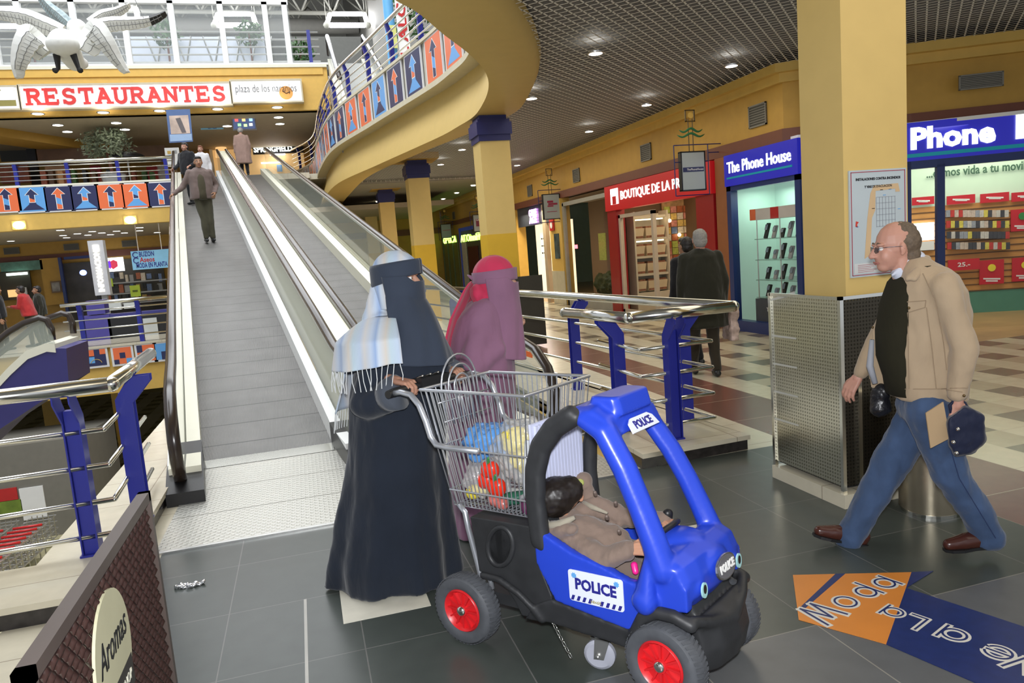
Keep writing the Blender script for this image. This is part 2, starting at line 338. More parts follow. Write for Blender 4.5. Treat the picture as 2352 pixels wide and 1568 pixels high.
# --- far building: levels across the atrium (Y ~ 34.5) ---
YB = 27.8; Z2 = 4.956
zq = lambda x, y, Y=YB: atY(x, y, Y).z
b = MB(); b.box((-26, YB, zq(200, 520)), (-3.6, YB+.4, zq(200, 484))); struct(b.build('wall_balcony', YEL))
b = MB(); b.box((-26, YB+.05, zq(200, 484)-.02), (-3.65, YB+.35, Z2)); struct(b.build('wall_balcony_upper', mat('pale_wall', (.62, .52, .28), .5)))
b = MB(); b.box((-26, YB-.05, Z2-.06), (-3.6, YB+.45, Z2)); struct(b.build('trim_balcony', CREAM))
b = MB(); b.box((-26, YB+.4, Z2-.2), (3, 40, Z2)); b.box((-3.7, 27.73, Z2-.2), (.75, YB+.4, Z2)); struct(b.build('floor_level', MARB))
b = MB(); b.box((-26, YB+.2, zq(200, 520)+.02), (6, 37.2, zq(200, 520)+.2)); struct(b.build('ceiling_ground', mat('hall_ceiling', (.45, .38, .27), .7)))
b = MB(); b.box((-26, 36.8, 0), (7.1, 37.1, Z2-.25)); struct(b.build('wall_back_ground', YEL2))
b = MB(); b.box((-26, 36.7, zq(100, 600, 36.7)), (7.1, 36.8, zq(100, 585, 36.7))); struct(b.build('trim_back_ground', BROWN))
zb0, zb1, zt = zq(300, 262), zq(300, 178), zq(300, 152)
b = MB(); b.box((-26, YB, zb0), (1.75, YB+.5, zt-.06)); struct(b.build('wall_beam', mat('beam_paint', (.72, .44, .09), .5)))
b = MB(); b.box((-26, YB-.06, zb1+.02), (1.6, YB+.4, zt-.1)); struct(b.build('wall_beam_top', mat('beam_paint', (.72, .44, .09), .5)))
b = MB(); b.box((-26, YB-.1, zt-.1), (1.75, YB+.5, zt)); struct(b.build('trim_beam', CREAM))
b = MB(); b.box((-26, YB+.2, zb0), (8, 36.9, zb0+.2)); struct(b.build('ceiling_level', mat('hall_ceiling', (.45, .38, .27), .7)))
b = MB(); b.box((-26, YB+.3, zt-.3), (8, 60, zt-.1)); struct(b.build('floor_upper', mat('grey_floor', (.3, .3, .3), .4)))
b = MB(); b.prism([atY(0, 262, YB)+V((-3, .2, -.02)), atY(0, 262, YB)+V((-1.5, .2, -.02)), V((-5.3, 36.4, zb0-.02)), V((-6.5, 36.4, zb0-.02))], (0, 0, -.35)); struct(b.build('beam_diagonal_wall', YEL2))
b = MB(); b.box((-26, 36.5, Z2), (8, 36.8, zb0+.3)); struct(b.build('wall_back_level', YEL2))
b = MB(); b.box((-26, 36.4, zq(400, 338, 36.4)), (8, 36.5, zq(400, 322, 36.4))); struct(b.build('trim_back_level', BROWN))
b = MB(); b.box((-26, 60, 8), (10, 60.3, 24)); struct(b.build('wall_roof_end', mat('grey_wall', (.42, .41, .36), .7)))
b = MB(); b.box((-26, 24, 23), (12, 62, 23.3)); struct(b.build('ceiling_roof', mat('roof_deck', (.20, .195, .175), .8)))
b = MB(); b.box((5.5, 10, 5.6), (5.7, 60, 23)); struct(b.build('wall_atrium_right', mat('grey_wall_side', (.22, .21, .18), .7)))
# ================= RAMPS =================
KR = .236
def RP(u, s, h): return V((-.98+u-.12*s, 6.72+s, max(0, min(s, 21.))*KR+h))
STOP = 21.
TREAD = bpy.data.materials.new('ribbed_tread'); TREAD.use_nodes = True
def ribbed(m, c, sx, sy, rough, metal, rib=True):
    nt = m.node_tree; b = nt.nodes['Principled BSDF']; N = nt.nodes.new; L = nt.links.new
    tc = N('ShaderNodeTexCoord'); sp = N('ShaderNodeSeparateXYZ'); L(tc.outputs['Object'], sp.inputs['Vector'])
    f = N('ShaderNodeMath'); f.operation = 'MULTIPLY'; f.inputs[1].default_value = 1/sy; L(sp.outputs['Y'], f.inputs[0])
    fr = N('ShaderNodeMath'); fr.operation = 'FRACT'; L(f.outputs[0], fr.inputs[0])
    lt = N('ShaderNodeMath'); lt.operation = 'LESS_THAN'; lt.inputs[1].default_value = .035; L(fr.outputs[0], lt.inputs[0])
    n = N('ShaderNodeTexNoise'); n.inputs['Scale'].default_value = 3; L(tc.outputs['Object'], n.inputs['Vector'])
    mr = N('ShaderNodeMapRange'); mr.inputs['To Min'].default_value = .75; mr.inputs['To Max'].default_value = 1.25; L(n.outputs['Fac'], mr.inputs['Value'])
    hs = N('ShaderNodeHueSaturation'); hs.inputs['Color'].default_value = (*c, 1); L(mr.outputs['Result'], hs.inputs['Value'])
    mx = N('ShaderNodeMix'); mx.data_type = 'RGBA'; mx.inputs['B'].default_value = (.06, .06, .055, 1); L(lt.outputs[0], mx.inputs['Factor']); L(hs.outputs['Color'], mx.inputs['A']); L(mx.outputs['Result'], b.inputs['Base Color'])
    wv = N('ShaderNodeTexWave'); wv.wave_type = 'BANDS'; wv.bands_direction = 'X'; wv.inputs['Scale'].default_value = 1/sx/6.283*3.14; L(tc.outputs['Object'], wv.inputs['Vector'])
    bp = N('ShaderNodeBump'); bp.inputs['Strength'].default_value = .4; bp.inputs['Distance'].default_value = .004; L(wv.outputs['Fac'], bp.inputs['Height']); L(bp.outputs['Normal'], b.inputs['Normal'])
    b.inputs['Roughness'].default_value = rough; b.inputs['Metallic'].default_value = metal
ribbed(TREAD, (.155, .15, .14), .02, .42, .42, .35)
HAND = mat('handrail_rubber', (.035, .024, .018), .22, var=.1, scale=2); GRN = mat('inner_panel', (.62, .64, .50), .3, var=.03); RGL = mat('ramp_glass', (.55, .60, .50), .03, 0, var=0, alpha=.22, spec=.9)
def ss(a, b, n): return [a+(b-a)*i/n for i in range(n+1)]
def belt(t, u0, u1):
    b = MB(); S = ss(0, STOP, 12); b.loft([[RP(u0, s, 0), RP(u1, s, 0), RP(u1, s, -.12), RP(u0, s, -.12)] for s in S]); b.build('tread', TREAD, t)
    b = MB(); b.loft([[RP(u0-.12, s, -.13), RP(u1+.12, s, -.13), RP(u1+.1, s, -.75), RP(u0-.1, s, -.75)] for s in [.6]+S[1:]]); b.build('truss', mat('truss_cladding', (.55, .52, .40), .4), t)
def railloop(u):   # handrail path
    P = [RP(u, s, .90) for s in ss(STOP, 1.2, 10)]+[RP(u, .7, .89), RP(u, .2, .885), RP(u, -.3, .86), RP(u, -.6, .80), RP(u, -.82, .66), RP(u, -.93, .48), RP(u, -.90, .30), RP(u, -.80, .17), RP(u, -.66, .08)]
    return P
def hand(t, u, steel=1):
    b = MB(); b.tube(railloop(u), .046, 10, sy=.62); b.build('handrail', HAND, t, True)
    b = MB(); P = railloop(u); Q = []
    for i, p in enumerate(P):
        q = p-V((0, 0, .062)) if i < 12 else p+V((0, .075*min(1, (i-11)/3), -.055*max(0, 1-(i-11)/4))); Q.append(q)
    b.tube(Q, .034, 8); b.build('handrail_guide', mat('guide_aluminium', (.85, .85, .82), .32, .85), t, True)
def deck(t, u0, u1, h, mt, name='deck', sk=True):
    S = [-.62]+ss(0, STOP, 12); b = MB(); b.loft([[RP(u0, s, -.02), RP(u1, s, -.02), RP(u1, s, h), RP(u0, s, h)] for s in S]); b.build(name, mt, t)
def glassp(t, u, h0, mt, h1=.86):
    P = [RP(u, s, h0) for s in ss(STOP, 0, 8)]+[RP(u, -.62, h0)]; Q = [RP(u, s, h1) for s in ss(STOP, 0, 8)]+[RP(u, -.75, .6)]
    b = MB(); b.loft([[p-V((.004, 0, 0)), q-V((.004, 0, 0)), q+V((.004, 0, 0)), p+V((.004, 0, 0))] for p, q in zip(P, Q)]); b.build('balustrade_panel', mt, t)
def foot(t, u0, u1):
    b = MB(); b.loft([[RP(u0, s, 0), RP(u1, s, 0), RP(u1, s, h), RP(u0, s, h)] for s, h in ((-.98, .10), (-.62, .15), (.15, .20))]); b.build('newel_base', BLACK, t)
t = thing('moving_ramp', 'grey ribbed moving ramp on the left carrying a standing man, cream decks and dark handrails', 'moving walkway', RP(.56, 0, 0))
belt(t, 0, 1.12)
deck(t, -.115, 0, .20, CREAM); deck(t, -.24, -.13, .20, CREAM); deck(t, 1.12, 1.215, .20, WHITE)
glassp(t, -.122, .2, RGL); glassp(t, 1.22, .2, RGL)
hand(t, -.155); hand(t, 1.245); foot(t, -.26, .01); foot(t, 1.115, 1.29)
b = MB(); b.loft([[RP(-.25, s, -.55), RP(-.25, s, .2), RP(-.24, s, .2), RP(-.24, s, -.55)] for s in ss(-.5, STOP, 8)]); b.build('outer_cladding', WHITE, t)
t = thing('moving_ramp', 'second grey moving ramp, the empty one rising behind the two veiled women', 'moving walkway', RP(2.1, 0, 0))
belt(t, 1.66, 2.59); deck(t, 2.59, 2.74, .2, CREAM); deck(t, 1.57, 1.66, .2, CREAM); glassp(t, 2.80, .2, RGL); glassp(t, 1.565, .2, RGL)
hand(t, 1.535); hand(t, 2.84); foot(t, 2.60, 2.92); foot(t, 1.49, 1.67)
b = MB(); b.loft([[RP(2.86, s, -.6), RP(2.86, s, .17), RP(2.75, s, .2), RP(2.75, s, -.6)] for s in ss(.3, STOP, 8)]); b.build('outer_cladding', mat('cladding_green', (.42, .42, .32), .35), t)
b = MB(); b.loft([[RP(1.295, s, 0), RP(1.485, s, 0), RP(1.485, s, .84), RP(1.295, s, .84)] for s in ss(.25, STOP, 10)]); b.loft([[RP(1.285, s, .84), RP(1.495, s, .84), RP(1.485, s, .86), RP(1.295, s, .86)] for s in ss(.25, STOP, 10)])
tag(b.build('ramp_divider', mat('divider_cream', (.80, .78, .60), .3, var=.02)), 'cream sloping divider cover between the two moving ramps', 'panel')
# steel landing plate
DIA = bpy.data.materials.new('landing_plate_steel'); DIA.use_nodes = True
nt = DIA.node_tree; bs = nt.nodes['Principled BSDF']; bs.inputs['Metallic'].default_value = .75; bs.inputs['Roughness'].default_value = .38; bs.inputs['Base Color'].default_value = (.52, .51, .46, 1)
tc = nt.nodes.new('ShaderNodeTexCoord'); mp = nt.nodes.new('ShaderNodeMapping'); mp.inputs['Scale'].default_value = (16, 34, 1); br = nt.nodes.new('ShaderNodeTexBrick'); br.inputs['Scale'].default_value = 1; br.inputs['Brick Width'].default_value = 1; br.inputs['Row Height'].default_value = 1; br.inputs['Mortar Size'].default_value = .22; br.inputs['Mortar Smooth'].default_value = .6
nt.links.new(tc.outputs['Object'], mp.inputs['Vector']); nt.links.new(mp.outputs['Vector'], br.inputs['Vector']); bp = nt.nodes.new('ShaderNodeBump'); bp.inputs['Strength'].default_value = .5; bp.inputs['Distance'].default_value = .004; bp.invert = True
nt.links.new(br.outputs['Fac'], bp.inputs['Height']); nt.links.new(bp.outputs['Normal'], bs.inputs['Normal'])
t = thing('landing_plate', 'ribbed steel landing plate on the floor at the foot of the moving ramps', 'metal plate', (0, 5.7, 0))
for i, (y0, y1) in enumerate(((4.80, 5.42), (5.43, 6.05), (6.06, 6.72))):
    b = MB(); b.box((-1.04, y0, -.05), (2.14, y1, .008)); b.build('plate_section', DIA, t)
b = MB(); b.box((-1.05, 4.77, -.003), (2.14, 4.80, .012)); b.build('edge_strip', STEEL, t)
b = MB(); b.add([RP(0, 0, .012)+V((0, -.02, 0)), RP(1.12, 0, .012)+V((0, -.02, 0)), RP(1.12, .12, .02), RP(0, .12, .02)], [(0, 1, 2, 3)]); b.build('comb', CHROME, t)
# ================= RAILINGS =================
def post(t, p, out, h=.86, zb=.12, name='post', d=None):
    # p foot point, out = direction towards which the arms lean
    p = V(p); o = V((*out, 0)).normalized(); s = V((-o.y, o.x, 0)); b = MB()
    T = frame(p, s, (0, 0, 1)); b.T = T      # local x = s, y = z cross x = ... outward or inward
    ysg = 1 if (T.to_3x3() @ V((0, 1, 0))).dot(o) > 0 else -1
    b.box((-.034, -.03, 0), (.034, .03, h-.06))
    for q in (-.045, .038):
        pr_ = [(-.05, 0), (.05, 0), (.05, h-.13), (.05+.115, h-.0), (.05+.115, h+.04), (.045, h+.04), (-.05, h-.10)]
        b.prism([V((q, ysg*a, z)) for a, z in pr_], (.008, 0, 0))
    b.box((-.055, -.06, 0), (.055, .06, .012))
    b.build(name, BLUE, t)
def railing(t, top, low, posts, zt=1.12, rt=.043, rl=.0155, zs=(.85, .64, .43, .23), ends=True):
    b = MB(); P = [V((*p, zt)) for p in top]
    for a, c in zip(P, P[1:]): b.tube([a, c], rt, 16)
    for p in P: b.ball(p, rt*1.04, 16)
    b.build('top_rail', CHROME, t, True)
    for z in zs:
        b = MB(); Q = [V((*p, z)) for p in low]
        for a, c in zip(Q, Q[1:]): b.tube([a, c], rl, 10)
        for p in Q: b.ball(p, rl*1.05, 8)
        b.build('lower_rail', CHROME, t, True)
    for p, o in posts: post(t, (*p, .12), o, h=zt-.12-.08)
L_ = lambda x, y, z=1.12: tuple(atz(x, y, z)[:2])
e1, e2, e3, e4 = L_(1297, 718), L_(1445, 730), L_(1685, 703), L_(1180, 672)
t = thing('railing', 'polished steel railing with blue posts on the plinth right of the ramps', 'railing', (2.7, 4.95, .12))
dv = V((e4[0]-e3[0], e4[1]-e3[1])).normalized(); far = (e3[0]+dv.x*8.6, e3[1]+dv.y*8.6)
ins = .13
a2 = (e2[0]+ins, e2[1]+ins); a3 = (e3[0]-ins, e3[1]+ins); 
railing(t, [e1, e2, e3, far], [(a2[0]-.02, a2[1]+.75), a2, a3, (far[0]-ins, far[1])],
  [((2.69, 5.06), (0, -1)), ((a2[0], a2[1]+.42), (-1, 0)), ((a3[0]-.02, a3[1]+.42), (1, 0))]+[((a3[0]+dv.x*q, a3[1]+dv.y*q), (1, 0)) for q in (2.3, 4.3, 6.3, 8.3)])
el, er, ef = L_(255, 882), L_(345, 812), L_(0, 912)
t = thing('railing', 'polished steel railing with blue posts at the left beside the wicker panel', 'railing', (-1.3, 4.75, .12))
railing(t, [(el[0]-1.6, el[1]-.05), el, er], [(el[0]-1.6, el[1]+.07), (el[0]-.10, el[1]+.12), (er[0]-.10, er[1])],
  [((-1.335, el[1]+.14), (0, -1)), ((el[0]-.08, el[1]+.62), (1, 0)), ((-2.4, el[1]+.14), (0, -1))])
# wicker side panel in the foreground
WX = -.65; WICK = mat('dark_wicker', (.045, .022, .018), .35, var=.3, scale=30); WOODT = mat('dark_frame', (.10, .075, .065), .4)
t = thing('wicker_screen', 'dark woven wicker screen with an oval coffee shop badge standing in the left foreground', 'screen', (WX, 2.3, 0))
b = MB(); y0, y1, zt_ = 1.68, 2.97, .9
b.box((WX-.02, y0, zt_-.035), (WX+.02, y1, zt_)); b.box((WX-.02, y0, .0), (WX+.02, y0+.03, zt_)); b.box((WX-.02, y1-.03, 0), (WX+.02, y1, zt_)); b.box((WX-.02, y0, .06), (WX+.02, y1, .09)); b.build('frame', WOODT, t)
b = MB(); ny = 44; nz = 30
for i in range(ny):
    y = y0+.035+(y1-y0-.07)*(i+.5)/ny; pts = [V((WX+.007*(1 if (i+k) % 2 else -1), y, .09+(zt_-.125)*k/nz)) for k in range(nz+1)]; b.tube(pts, .0115, 5)
b.build('weave', WICK, t, True)
b = MB()
for k in range(nz):
    z = .09+(zt_-.125)*(k+.5)/nz; b.box((WX-.004, y0+.03, z-.006), (WX+.004, y1-.03, z+.006))
b.build('weave_band', mat('wicker_band', (.12, .09, .075), .5), t)
c0 = atX(262, 1490, WX+.02)
b = MB(); b.prism([V((WX+.012, c0.y+.19*math.cos(a), c0.z-.02+.19*math.sin(a))) for a in ss(0, 6.283, 40)[:-1]], (.008, 0, 0)); bd = b.build('badge', mat('badge_cream', (.62, .60, .40), .5), t)
b = MB(); b.box((WX+.012, c0.y-.16, c0.z-.19), (WX+.021, c0.y+.16, c0.z-.095)); b.build('badge_strip', mat('badge_strip', (.05, .045, .04), .5), t)
BM = frame((WX+.021, c0.y, c0.z+.02), (0, 1, 0), (1, 0, 0))
text('badge_lettering', 'Aromas', BM, .125, BLACK, t, .001, 0, .3, shear=.3)
text('badge_lettering', 'COFFEE SHOP', frame((WX+.0215, c0.y, c0.z-.145), (0, 1, 0), (1, 0, 0)), .045, CREAM, t, .001, 0, .27)
# ================= RIDE-ON SHOPPING TROLLEY =================
TA = V((.629, -.777, 0)); TB = V((.777, .629, 0))+TA*.11; T0 = V((.511, 2.982, 0))
TM = Matrix(((TA.x, TB.x, 0, T0.x), (TA.y, TB.y, 0, T0.y), (0, 0, 1, 0), (0, 0, 0, 1)))
def tl(a, b_, z): return TM @ V((a, b_, z))
CBLUE = mat('trolley_blue_plastic', (.018, .055, .52), .32, var=.03, scale=10); CBLK = mat('trolley_black_plastic', (.022, .023, .025), .5, var=.25, scale=12, bump=.15)
WIRE = mat('trolley_wire', (.58, .60, .64), .28, .8, var=.03); TYRE = mat('tyre_rubber', (.075, .08, .09), .65, var=.12, scale=30); RIM = mat('red_rim', (.62, .015, .02), .35, var=.08)
PLATE = mat('plate_white', (.72, .76, .86), .35, var=.02); INK = mat('plate_ink', (.02, .02, .22), .4)
car = thing('ride_on_shopping_trolley', 'blue and black toy police car trolley with wire basket behind, child sitting in it', 'shopping trolley', tl(.45, .27, 0)); 
def lb(prims):   # transform blob primitives to world
    out = []
    for p in prims:
        if p[0] == 'c': out.append(('c', TM @ V(p[1]), p[2], TM @ V(p[3]), p[4], *p[5:]))
        elif p[0] == 'e': out.append(('e', TM @ V(p[1]), p[2], TM.to_3x3() @ (p[3] if len(p) > 3 else Matrix.Identity(3))))
        elif p[0] == 'l': out.append(('l', [[TM @ V(q) for q in r] for r in p[1]]))
        elif p[0] == 't': out.append(('t', [TM @ V(q) for q in p[1]], *p[2:]))
    return out
def chain(pts, rs, sy=1.): return [('c', pts[i], rs[i], pts[i+1], rs[i+1], sy) for i in range(len(pts)-1)]
def slabp(poly, b0, b1): return ('l', [[(a, b0, z) for a, z in poly], [(a, b1, z) for a, z in poly]])
side = [(.375, .57), (.40, .575), (.45, .55), (.55, .505), (.68, .475), (.78, .44), (.84, .43), (.90, .47), (.98, .50), (1.02, .45), (1.02, .36), (.95, .355), (.87, .33), (.83, .28), (.80, .235), (.46, .285), (.42, .36), (.38, .43)]
def nose(b_, s):
    pr_ = [(.80, .40), (.84, .50), (.90, .55), (.96, .555), (1.01, .53), (1.035, .47), (1.035, .40), (1.0, .35), (.95, .35), (.86, .36)]
    c = (.86, .44); return [(c[0]+(a-c[0])*s, b_, c[1]+(z-c[1])*s) for a, z in pr_]
npts = [(.62, .085, 1.035), (.70, .082, .995), (.775, .08, .86), (.835, .075, .72), (.885, .07, .60), (.92, .07, .50)]
fpts = [(.60, .42, 1.02), (.70, .43, .965), (.775, .45, .84), (.835, .46, .72), (.885, .465, .60), (.93, .465, .48)]
prims = [slabp(side, .045, .085), slabp(side, .455, .495)]
prims += [('l', [nose(b_, s) for b_, s in ((.045, .80), (.07, .92), (.14, 1.0), (.27, 1.03), (.40, 1.0), (.47, .92), (.495, .80))])]
prims += chain(npts, [.034, .040, .040, .040, .044, .052])+chain([(x+.012, y+.014, z+.006) for x, y, z in npts], [.036]*6)+chain(fpts, [.030, .036, .037, .037, .041, .050])+chain([(x-.008, y-.016, z) for x, y, z in fpts], [.032]*6)
prims += [('l', [[(.555, b_, 1.03-e), (.555, b_, 1.075-e), (.66, b_, 1.085-e), (.72, b_, 1.05-e), (.755, b_, .975-e), (.73, b_, .965-e), (.69, b_, 1.02-e), (.64, b_, 1.04-e)] for b_, e in ((.075, .012), (.11, 0), (.26, -.005), (.38, .0), (.43, .02))])]
prims += [('l', [[(.61, b_, 1.05), (.61+e, b_, 1.115), (.735-e, b_, 1.115), (.755-e, b_, 1.04)] for b_, e in ((.13, .025), (.15, .005), (.36, .005), (.38, .025))])]
prims += [('c', (.875, .045, .53), .02, (.865, .03, .385), .052, .8), ('c', (.865, .03, .385), .052, (.86, .045, .36), .045, .8)]
prims += [('e', (.88, .27, .545), (.10, .09, .035)), ('e', (.99, .13, .43), (.055, .05, .05)), ('e', (.99, .41, .43), (.055, .05, .05)), ('e', (1.01, .27, .46), (.045, .10, .075))]
body = blob('body_shell', lb(prims), CBLUE, car, vox=.0065, it=8)
# black parts
hoopN = [(.385, .07, .52), (.375, .07, .70), (.385, .07, .82), (.42, .07, .92), (.485, .072, 1.0), (.57, .075, 1.055)]
hoopF = [(x, .46, z-.0) for x, y, z in hoopN]
prims = chain(hoopN, [.036]*6)+chain([(x+.02, y, z-.012) for x, y, z in hoopN], [.033]*6)+chain(hoopF, [.034]*6)+[('c', (.56, .08, 1.05), .03, (.56, .42, 1.04), .03)]
blob('rear_hoop', lb(prims), CBLK, car, vox=.008, it=4)
def ringpoly(outer, inner, b0, b1, mb, M):
    # ngon with a hole via seam
    n = len(inner); k = min(range(n), key=lambda i: (V(inner[i])-V(outer[0])).length); inn = [inner[(k-i) % n] for i in range(n)]
    loop = outer+[outer[0]]+inn+[inn[0]]
    for b_ in (b0, b1): mb.add([M @ V((a, b_, z)) for a, z in outer+inner], [])
    base = len(mb.v)-2*(len(outer)+n); no = len(outer)
    for q, off in ((0, base), (1, base+no+n)):
        f = [off+i for i in range(no)]+[off]+[off+no+((k-i) % n) for i in range(n)]+[off+no+k]
        # split the seam ngon into two plain polygons
        h = no//2; j = min(range(n), key=lambda i: (V(inner[i])-V(outer[h])).length)
        A = [off+i for i in range(0, h+1)]; i = j; B1 = []
        while True:
            B1.append(off+no+i)
            if i == k: break
            i = (i+1) % n
        mb.f.append(A+B1); mb.m.append(0)
        C_ = [off+i % no for i in range(h, no+1)]; i = k; B2 = []
        while True:
            B2.append(off+no+i)
            if i == j: break
            i = (i+1) % n
        mb.f.append(C_+B2); mb.m.append(0)
    for cnt, st in ((no, 0), (n, no)):
        for i in range(cnt):
            j = (i+1) % cnt; mb.f.append([base+st+i, base+st+j, base+no+n+st+j, base+no+n+st+i]); mb.m.append(0)
hole = [(.205+.062*math.cos(t)+.02*math.sin(t), .47+.085*math.sin(t)) for t in ss(0, 2*math.pi, 24)[:-1]]
outer = [(.05, .575), (.07, .42), (.075, .335), (.14, .325), (.21, .29), (.265, .225), (.29, .18), (.44, .19), (.44, .30), (.40, .40), (.40, .58), (.22, .58)]
for b0 in (.05, .44):
    b = MB(); ringpoly(outer, hole if b0 < .1 else [(x, z) for x, z in hole], b0, b0+.05, b, TM); o = b.build('rear_side_panel', CBLK, car)
    md = o.modifiers.new('bev', 'BEVEL'); md.width = .008; md.segments = 3; md.limit_method = 'ANGLE'
b = MB(TM); b.tube([(.205+.064*math.cos(t)+.02*math.sin(t), .048, .47+.087*math.sin(t)) for t in ss(0, 2*math.pi, 28)[:-1]], .011, 8, closed=True); b.build('window_ring', CBLK, car, True)
prims = chain([(.10, .045, .325), (.19, .042, .325), (.28, .042, .285), (.35, .042, .235), (.39, .045, .19)], [.016]*5)
prims += [slabp([(.30, .17), (.42, .185), (.84, .165), (.86, .235), (.80, .245), (.44, .29), (.36, .25)], .04, .50)]
prims += chain([(.80, .045, .22), (.845, .042, .31), (.90, .042, .345), (.97, .042, .345), (1.03, .045, .32)], [.026]*5)
prims += chain([(.80, .495, .22), (.845, .498, .31), (.90, .498, .345), (.97, .498, .345), (1.03, .495, .32)], [.026]*5)
prims += [('l', [[(1.02, b_, .12), (1.065+e, b_, .11), (1.085+e, b_, .20), (1.065+e, b_, .30), (1.03, b_, .33), (.99, b_, .22)] for b_, e in ((.085, -.03), (.16, .01), (.27, .025), (.38, .01), (.455, -.03))])]
prims += chain([(1.03, .06, .33), (1.06, .14, .30), (1.085, .27, .27), (1.06, .40, .30), (1.03, .48, .33)], [.022]*5)
prims += [slabp([(.44, .20), (.46, .25), (.80, .25), (.86, .40), (.97, .40), (1.02, .30), (1.02, .14), (.83, .14)], .12, .42)]
blob('underbody', lb(prims), CBLK, car, vox=.009, it=3)
b = MB(TM); b.box((.05, .08, .19), (.36, .46, .24)); b.box((.05, .1, .55), (.38, .44, .575)); b.box((.37, .1, .2), (.40, .44, .60)); b.build('rear_floor', CBLK, car)
b = MB(TM); n = 14
for i in range(n): b.box((.36+i*.0, .12+i*.0215, .58), (.372, .12+i*.0215+.016, .98)); 
b.box((.352, .10, .57), (.362, .44, .99)); b.build('back_board', mat('board_lilac', (.55, .58, .75), .4), car)
b = MB(TM); b.prism([(.40, .09, .30), (.40, .45, .30), (.80, .45, .27), (.80, .09, .27)], (0, 0, .03)); b.prism([(.40, .1, .3), (.43, .1, .3), (.45, .1, .55), (.40, .1, .6)], (0, .34, 0)); b.build('seat', CBLK, car)
b = MB(TM)   # dashboard + steering wheel
b.prism([(.78, .12, .40), (.82, .12, .52), (.88, .12, .52), (.88, .12, .38)], (0, .30, 0)); b.build('dashboard', BLACK, car)
sw = MB(TM); c = V((.775, .27, .53)); ax = V((-.6, 0, .8)).normalized(); ux = V((0, 1, 0)); uy = ax.cross(ux)
sw.tube([c+ux*.115*math.cos(t)+uy*.105*math.sin(t) for t in ss(0, 2*math.pi, 28)[:-1]], .012, 8, closed=True); sw.cap(c+ux*.11, .009, c-ux*.11, .009); sw.cap(c, .03, c-ax*.03, .03); sw.cap(c-ax*.02, .02, c-ax*.10+V((.05, 0, 0)), .02)
sw.cap(c+ux*.115+V((0, 0, .0)), .014, c+ux*.118+V((0, .0, .055)), .020); sw.build('steering_wheel', BLACK, car, True)
b = MB(TM); b.cap((.775, .07+.05, .47), .013, (.785, .11, .45), .012); b.build('pink_button', mat('pink_plastic', (.8, .02, .25), .35), car, True)
# plates and lettering
SM = lambda a, b_, z: TM @ frame((a, b_, z), (1, 0, -.0), (0, -1, 0))
def rounded(w, h, r, n=5):
    out = []
    for cx, cy, a0 in ((w/2-r, h/2-r, 0), (-w/2+r, h/2-r, 90), (-w/2+r, -h/2+r, 180), (w/2-r, -h/2+r, 270)):
        for i in range(n+1): t = math.radians(a0+90*i/n); out.append(V((cx+r*math.cos(t), cy+r*math.sin(t), 0)))
    return out
PM = SM(.655, .041, .378)
b = MB(PM); b.prism(rounded(.236, .128, .012), (0, 0, .004)); pl = b.build('side_plate', PLATE, car)
text('plate_lettering', 'POLICE', PM @ Matrix.Translation((0, .008, .005)), .062, INK, pl, .001, .0022, .178)
b = MB(PM)
for i in range(9):
    if i in (4,): continue
    x = -.112+i*.0255
    b.prism([V((x, -.060, .0045)), V((x+.012, -.060, .0045)), V((x+.020, -.040, .0045)), V((x+.008, -.040, .0045))] if True else [], (0, 0, .001))
b.build('plate_stripes', INK, pl)
b = MB(PM)
for cx, cy in ((-.092, .042), (.092, .042)): b.prism([V((cx+(.013 if k % 2 else .009)*math.cos(k*math.pi/8), cy+(.013 if k % 2 else .009)*math.sin(k*math.pi/8), .0045)) for k in range(16)], (0, 0, .001))
b.build('plate_star', LBLUE, pl)
text('plate_small_lettering', 'bibidA', PM @ Matrix.Translation((.0, -.05, .0055)), .018, mat('gold_ink', (.35, .30, .08), .5), pl, .0008)
# roof sign
p0, p1 = V((.757, .27, .985)), V((.715, .27, 1.04)); zn = V((.80, 0, .60)).normalized()
RM = TM @ frame((.762, .25, .997), (0, 1, 0), zn)
b = MB(RM); b.prism([V((-.095, -.03, 0)), V((.095, -.03, 0)), V((.085, .012, 0)), V((.06, .028, 0)), V((-.06, .028, 0)), V((-.085, .012, 0))], (0, 0, .006)); rs = b.build('roof_sign', PLATE, car)
text('sign_lettering', 'POLICE', RM @ Matrix.Translation((0, -.004, .007)), .045, INK, rs, .001, .0015, .12)
# nose badge + headlamp stickers
NM = TM @ frame((1.057, .27, .462), (0, 1, 0), V((1, 0, .18)))
b = MB(NM); b.prism([V((.075*math.cos(t), .047*math.sin(t)*(1 if abs(math.sin(t)) < .8 else .97), 0)) for t in ss(0, 2*math.pi, 28)[:-1]], (0, 0, .008)); nb = b.build('nose_badge', STEEL, car)
b = MB(NM); b.prism([V((.068*math.cos(t), .041*math.sin(t), .008)) for t in ss(0, 2*math.pi, 28)[:-1]], (0, 0, .0015)); b.build('badge_face', mat('badge_dark', (.12, .12, .13), .5), nb)
text('badge_lettering', 'POLICE', NM @ Matrix.Translation((0, 0, .0105)), .04, WHITE, nb, .002, .002, .112)
for bb in (.125, .415):
    HM = TM @ frame((1.043, bb, .425), (0, 1, 0), V((1, 0, .05)))
    b = MB(HM); b.prism([V((.021*math.cos(t), .029*math.sin(t), 0)) for t in ss(0, 2*math.pi, 22)[:-1]], (0, 0, .006)); hl = b.build('headlamp_sticker', mat('sticker_mint', (.35, .62, .62), .4), car)
    b = MB(HM); b.prism([V((.011*math.cos(t), .017*math.sin(t)+.004, .0062)) for t in ss(0, 2*math.pi, 18)[:-1]], (0, 0, .001)); b.build('sticker_pupil', BLACK, hl)
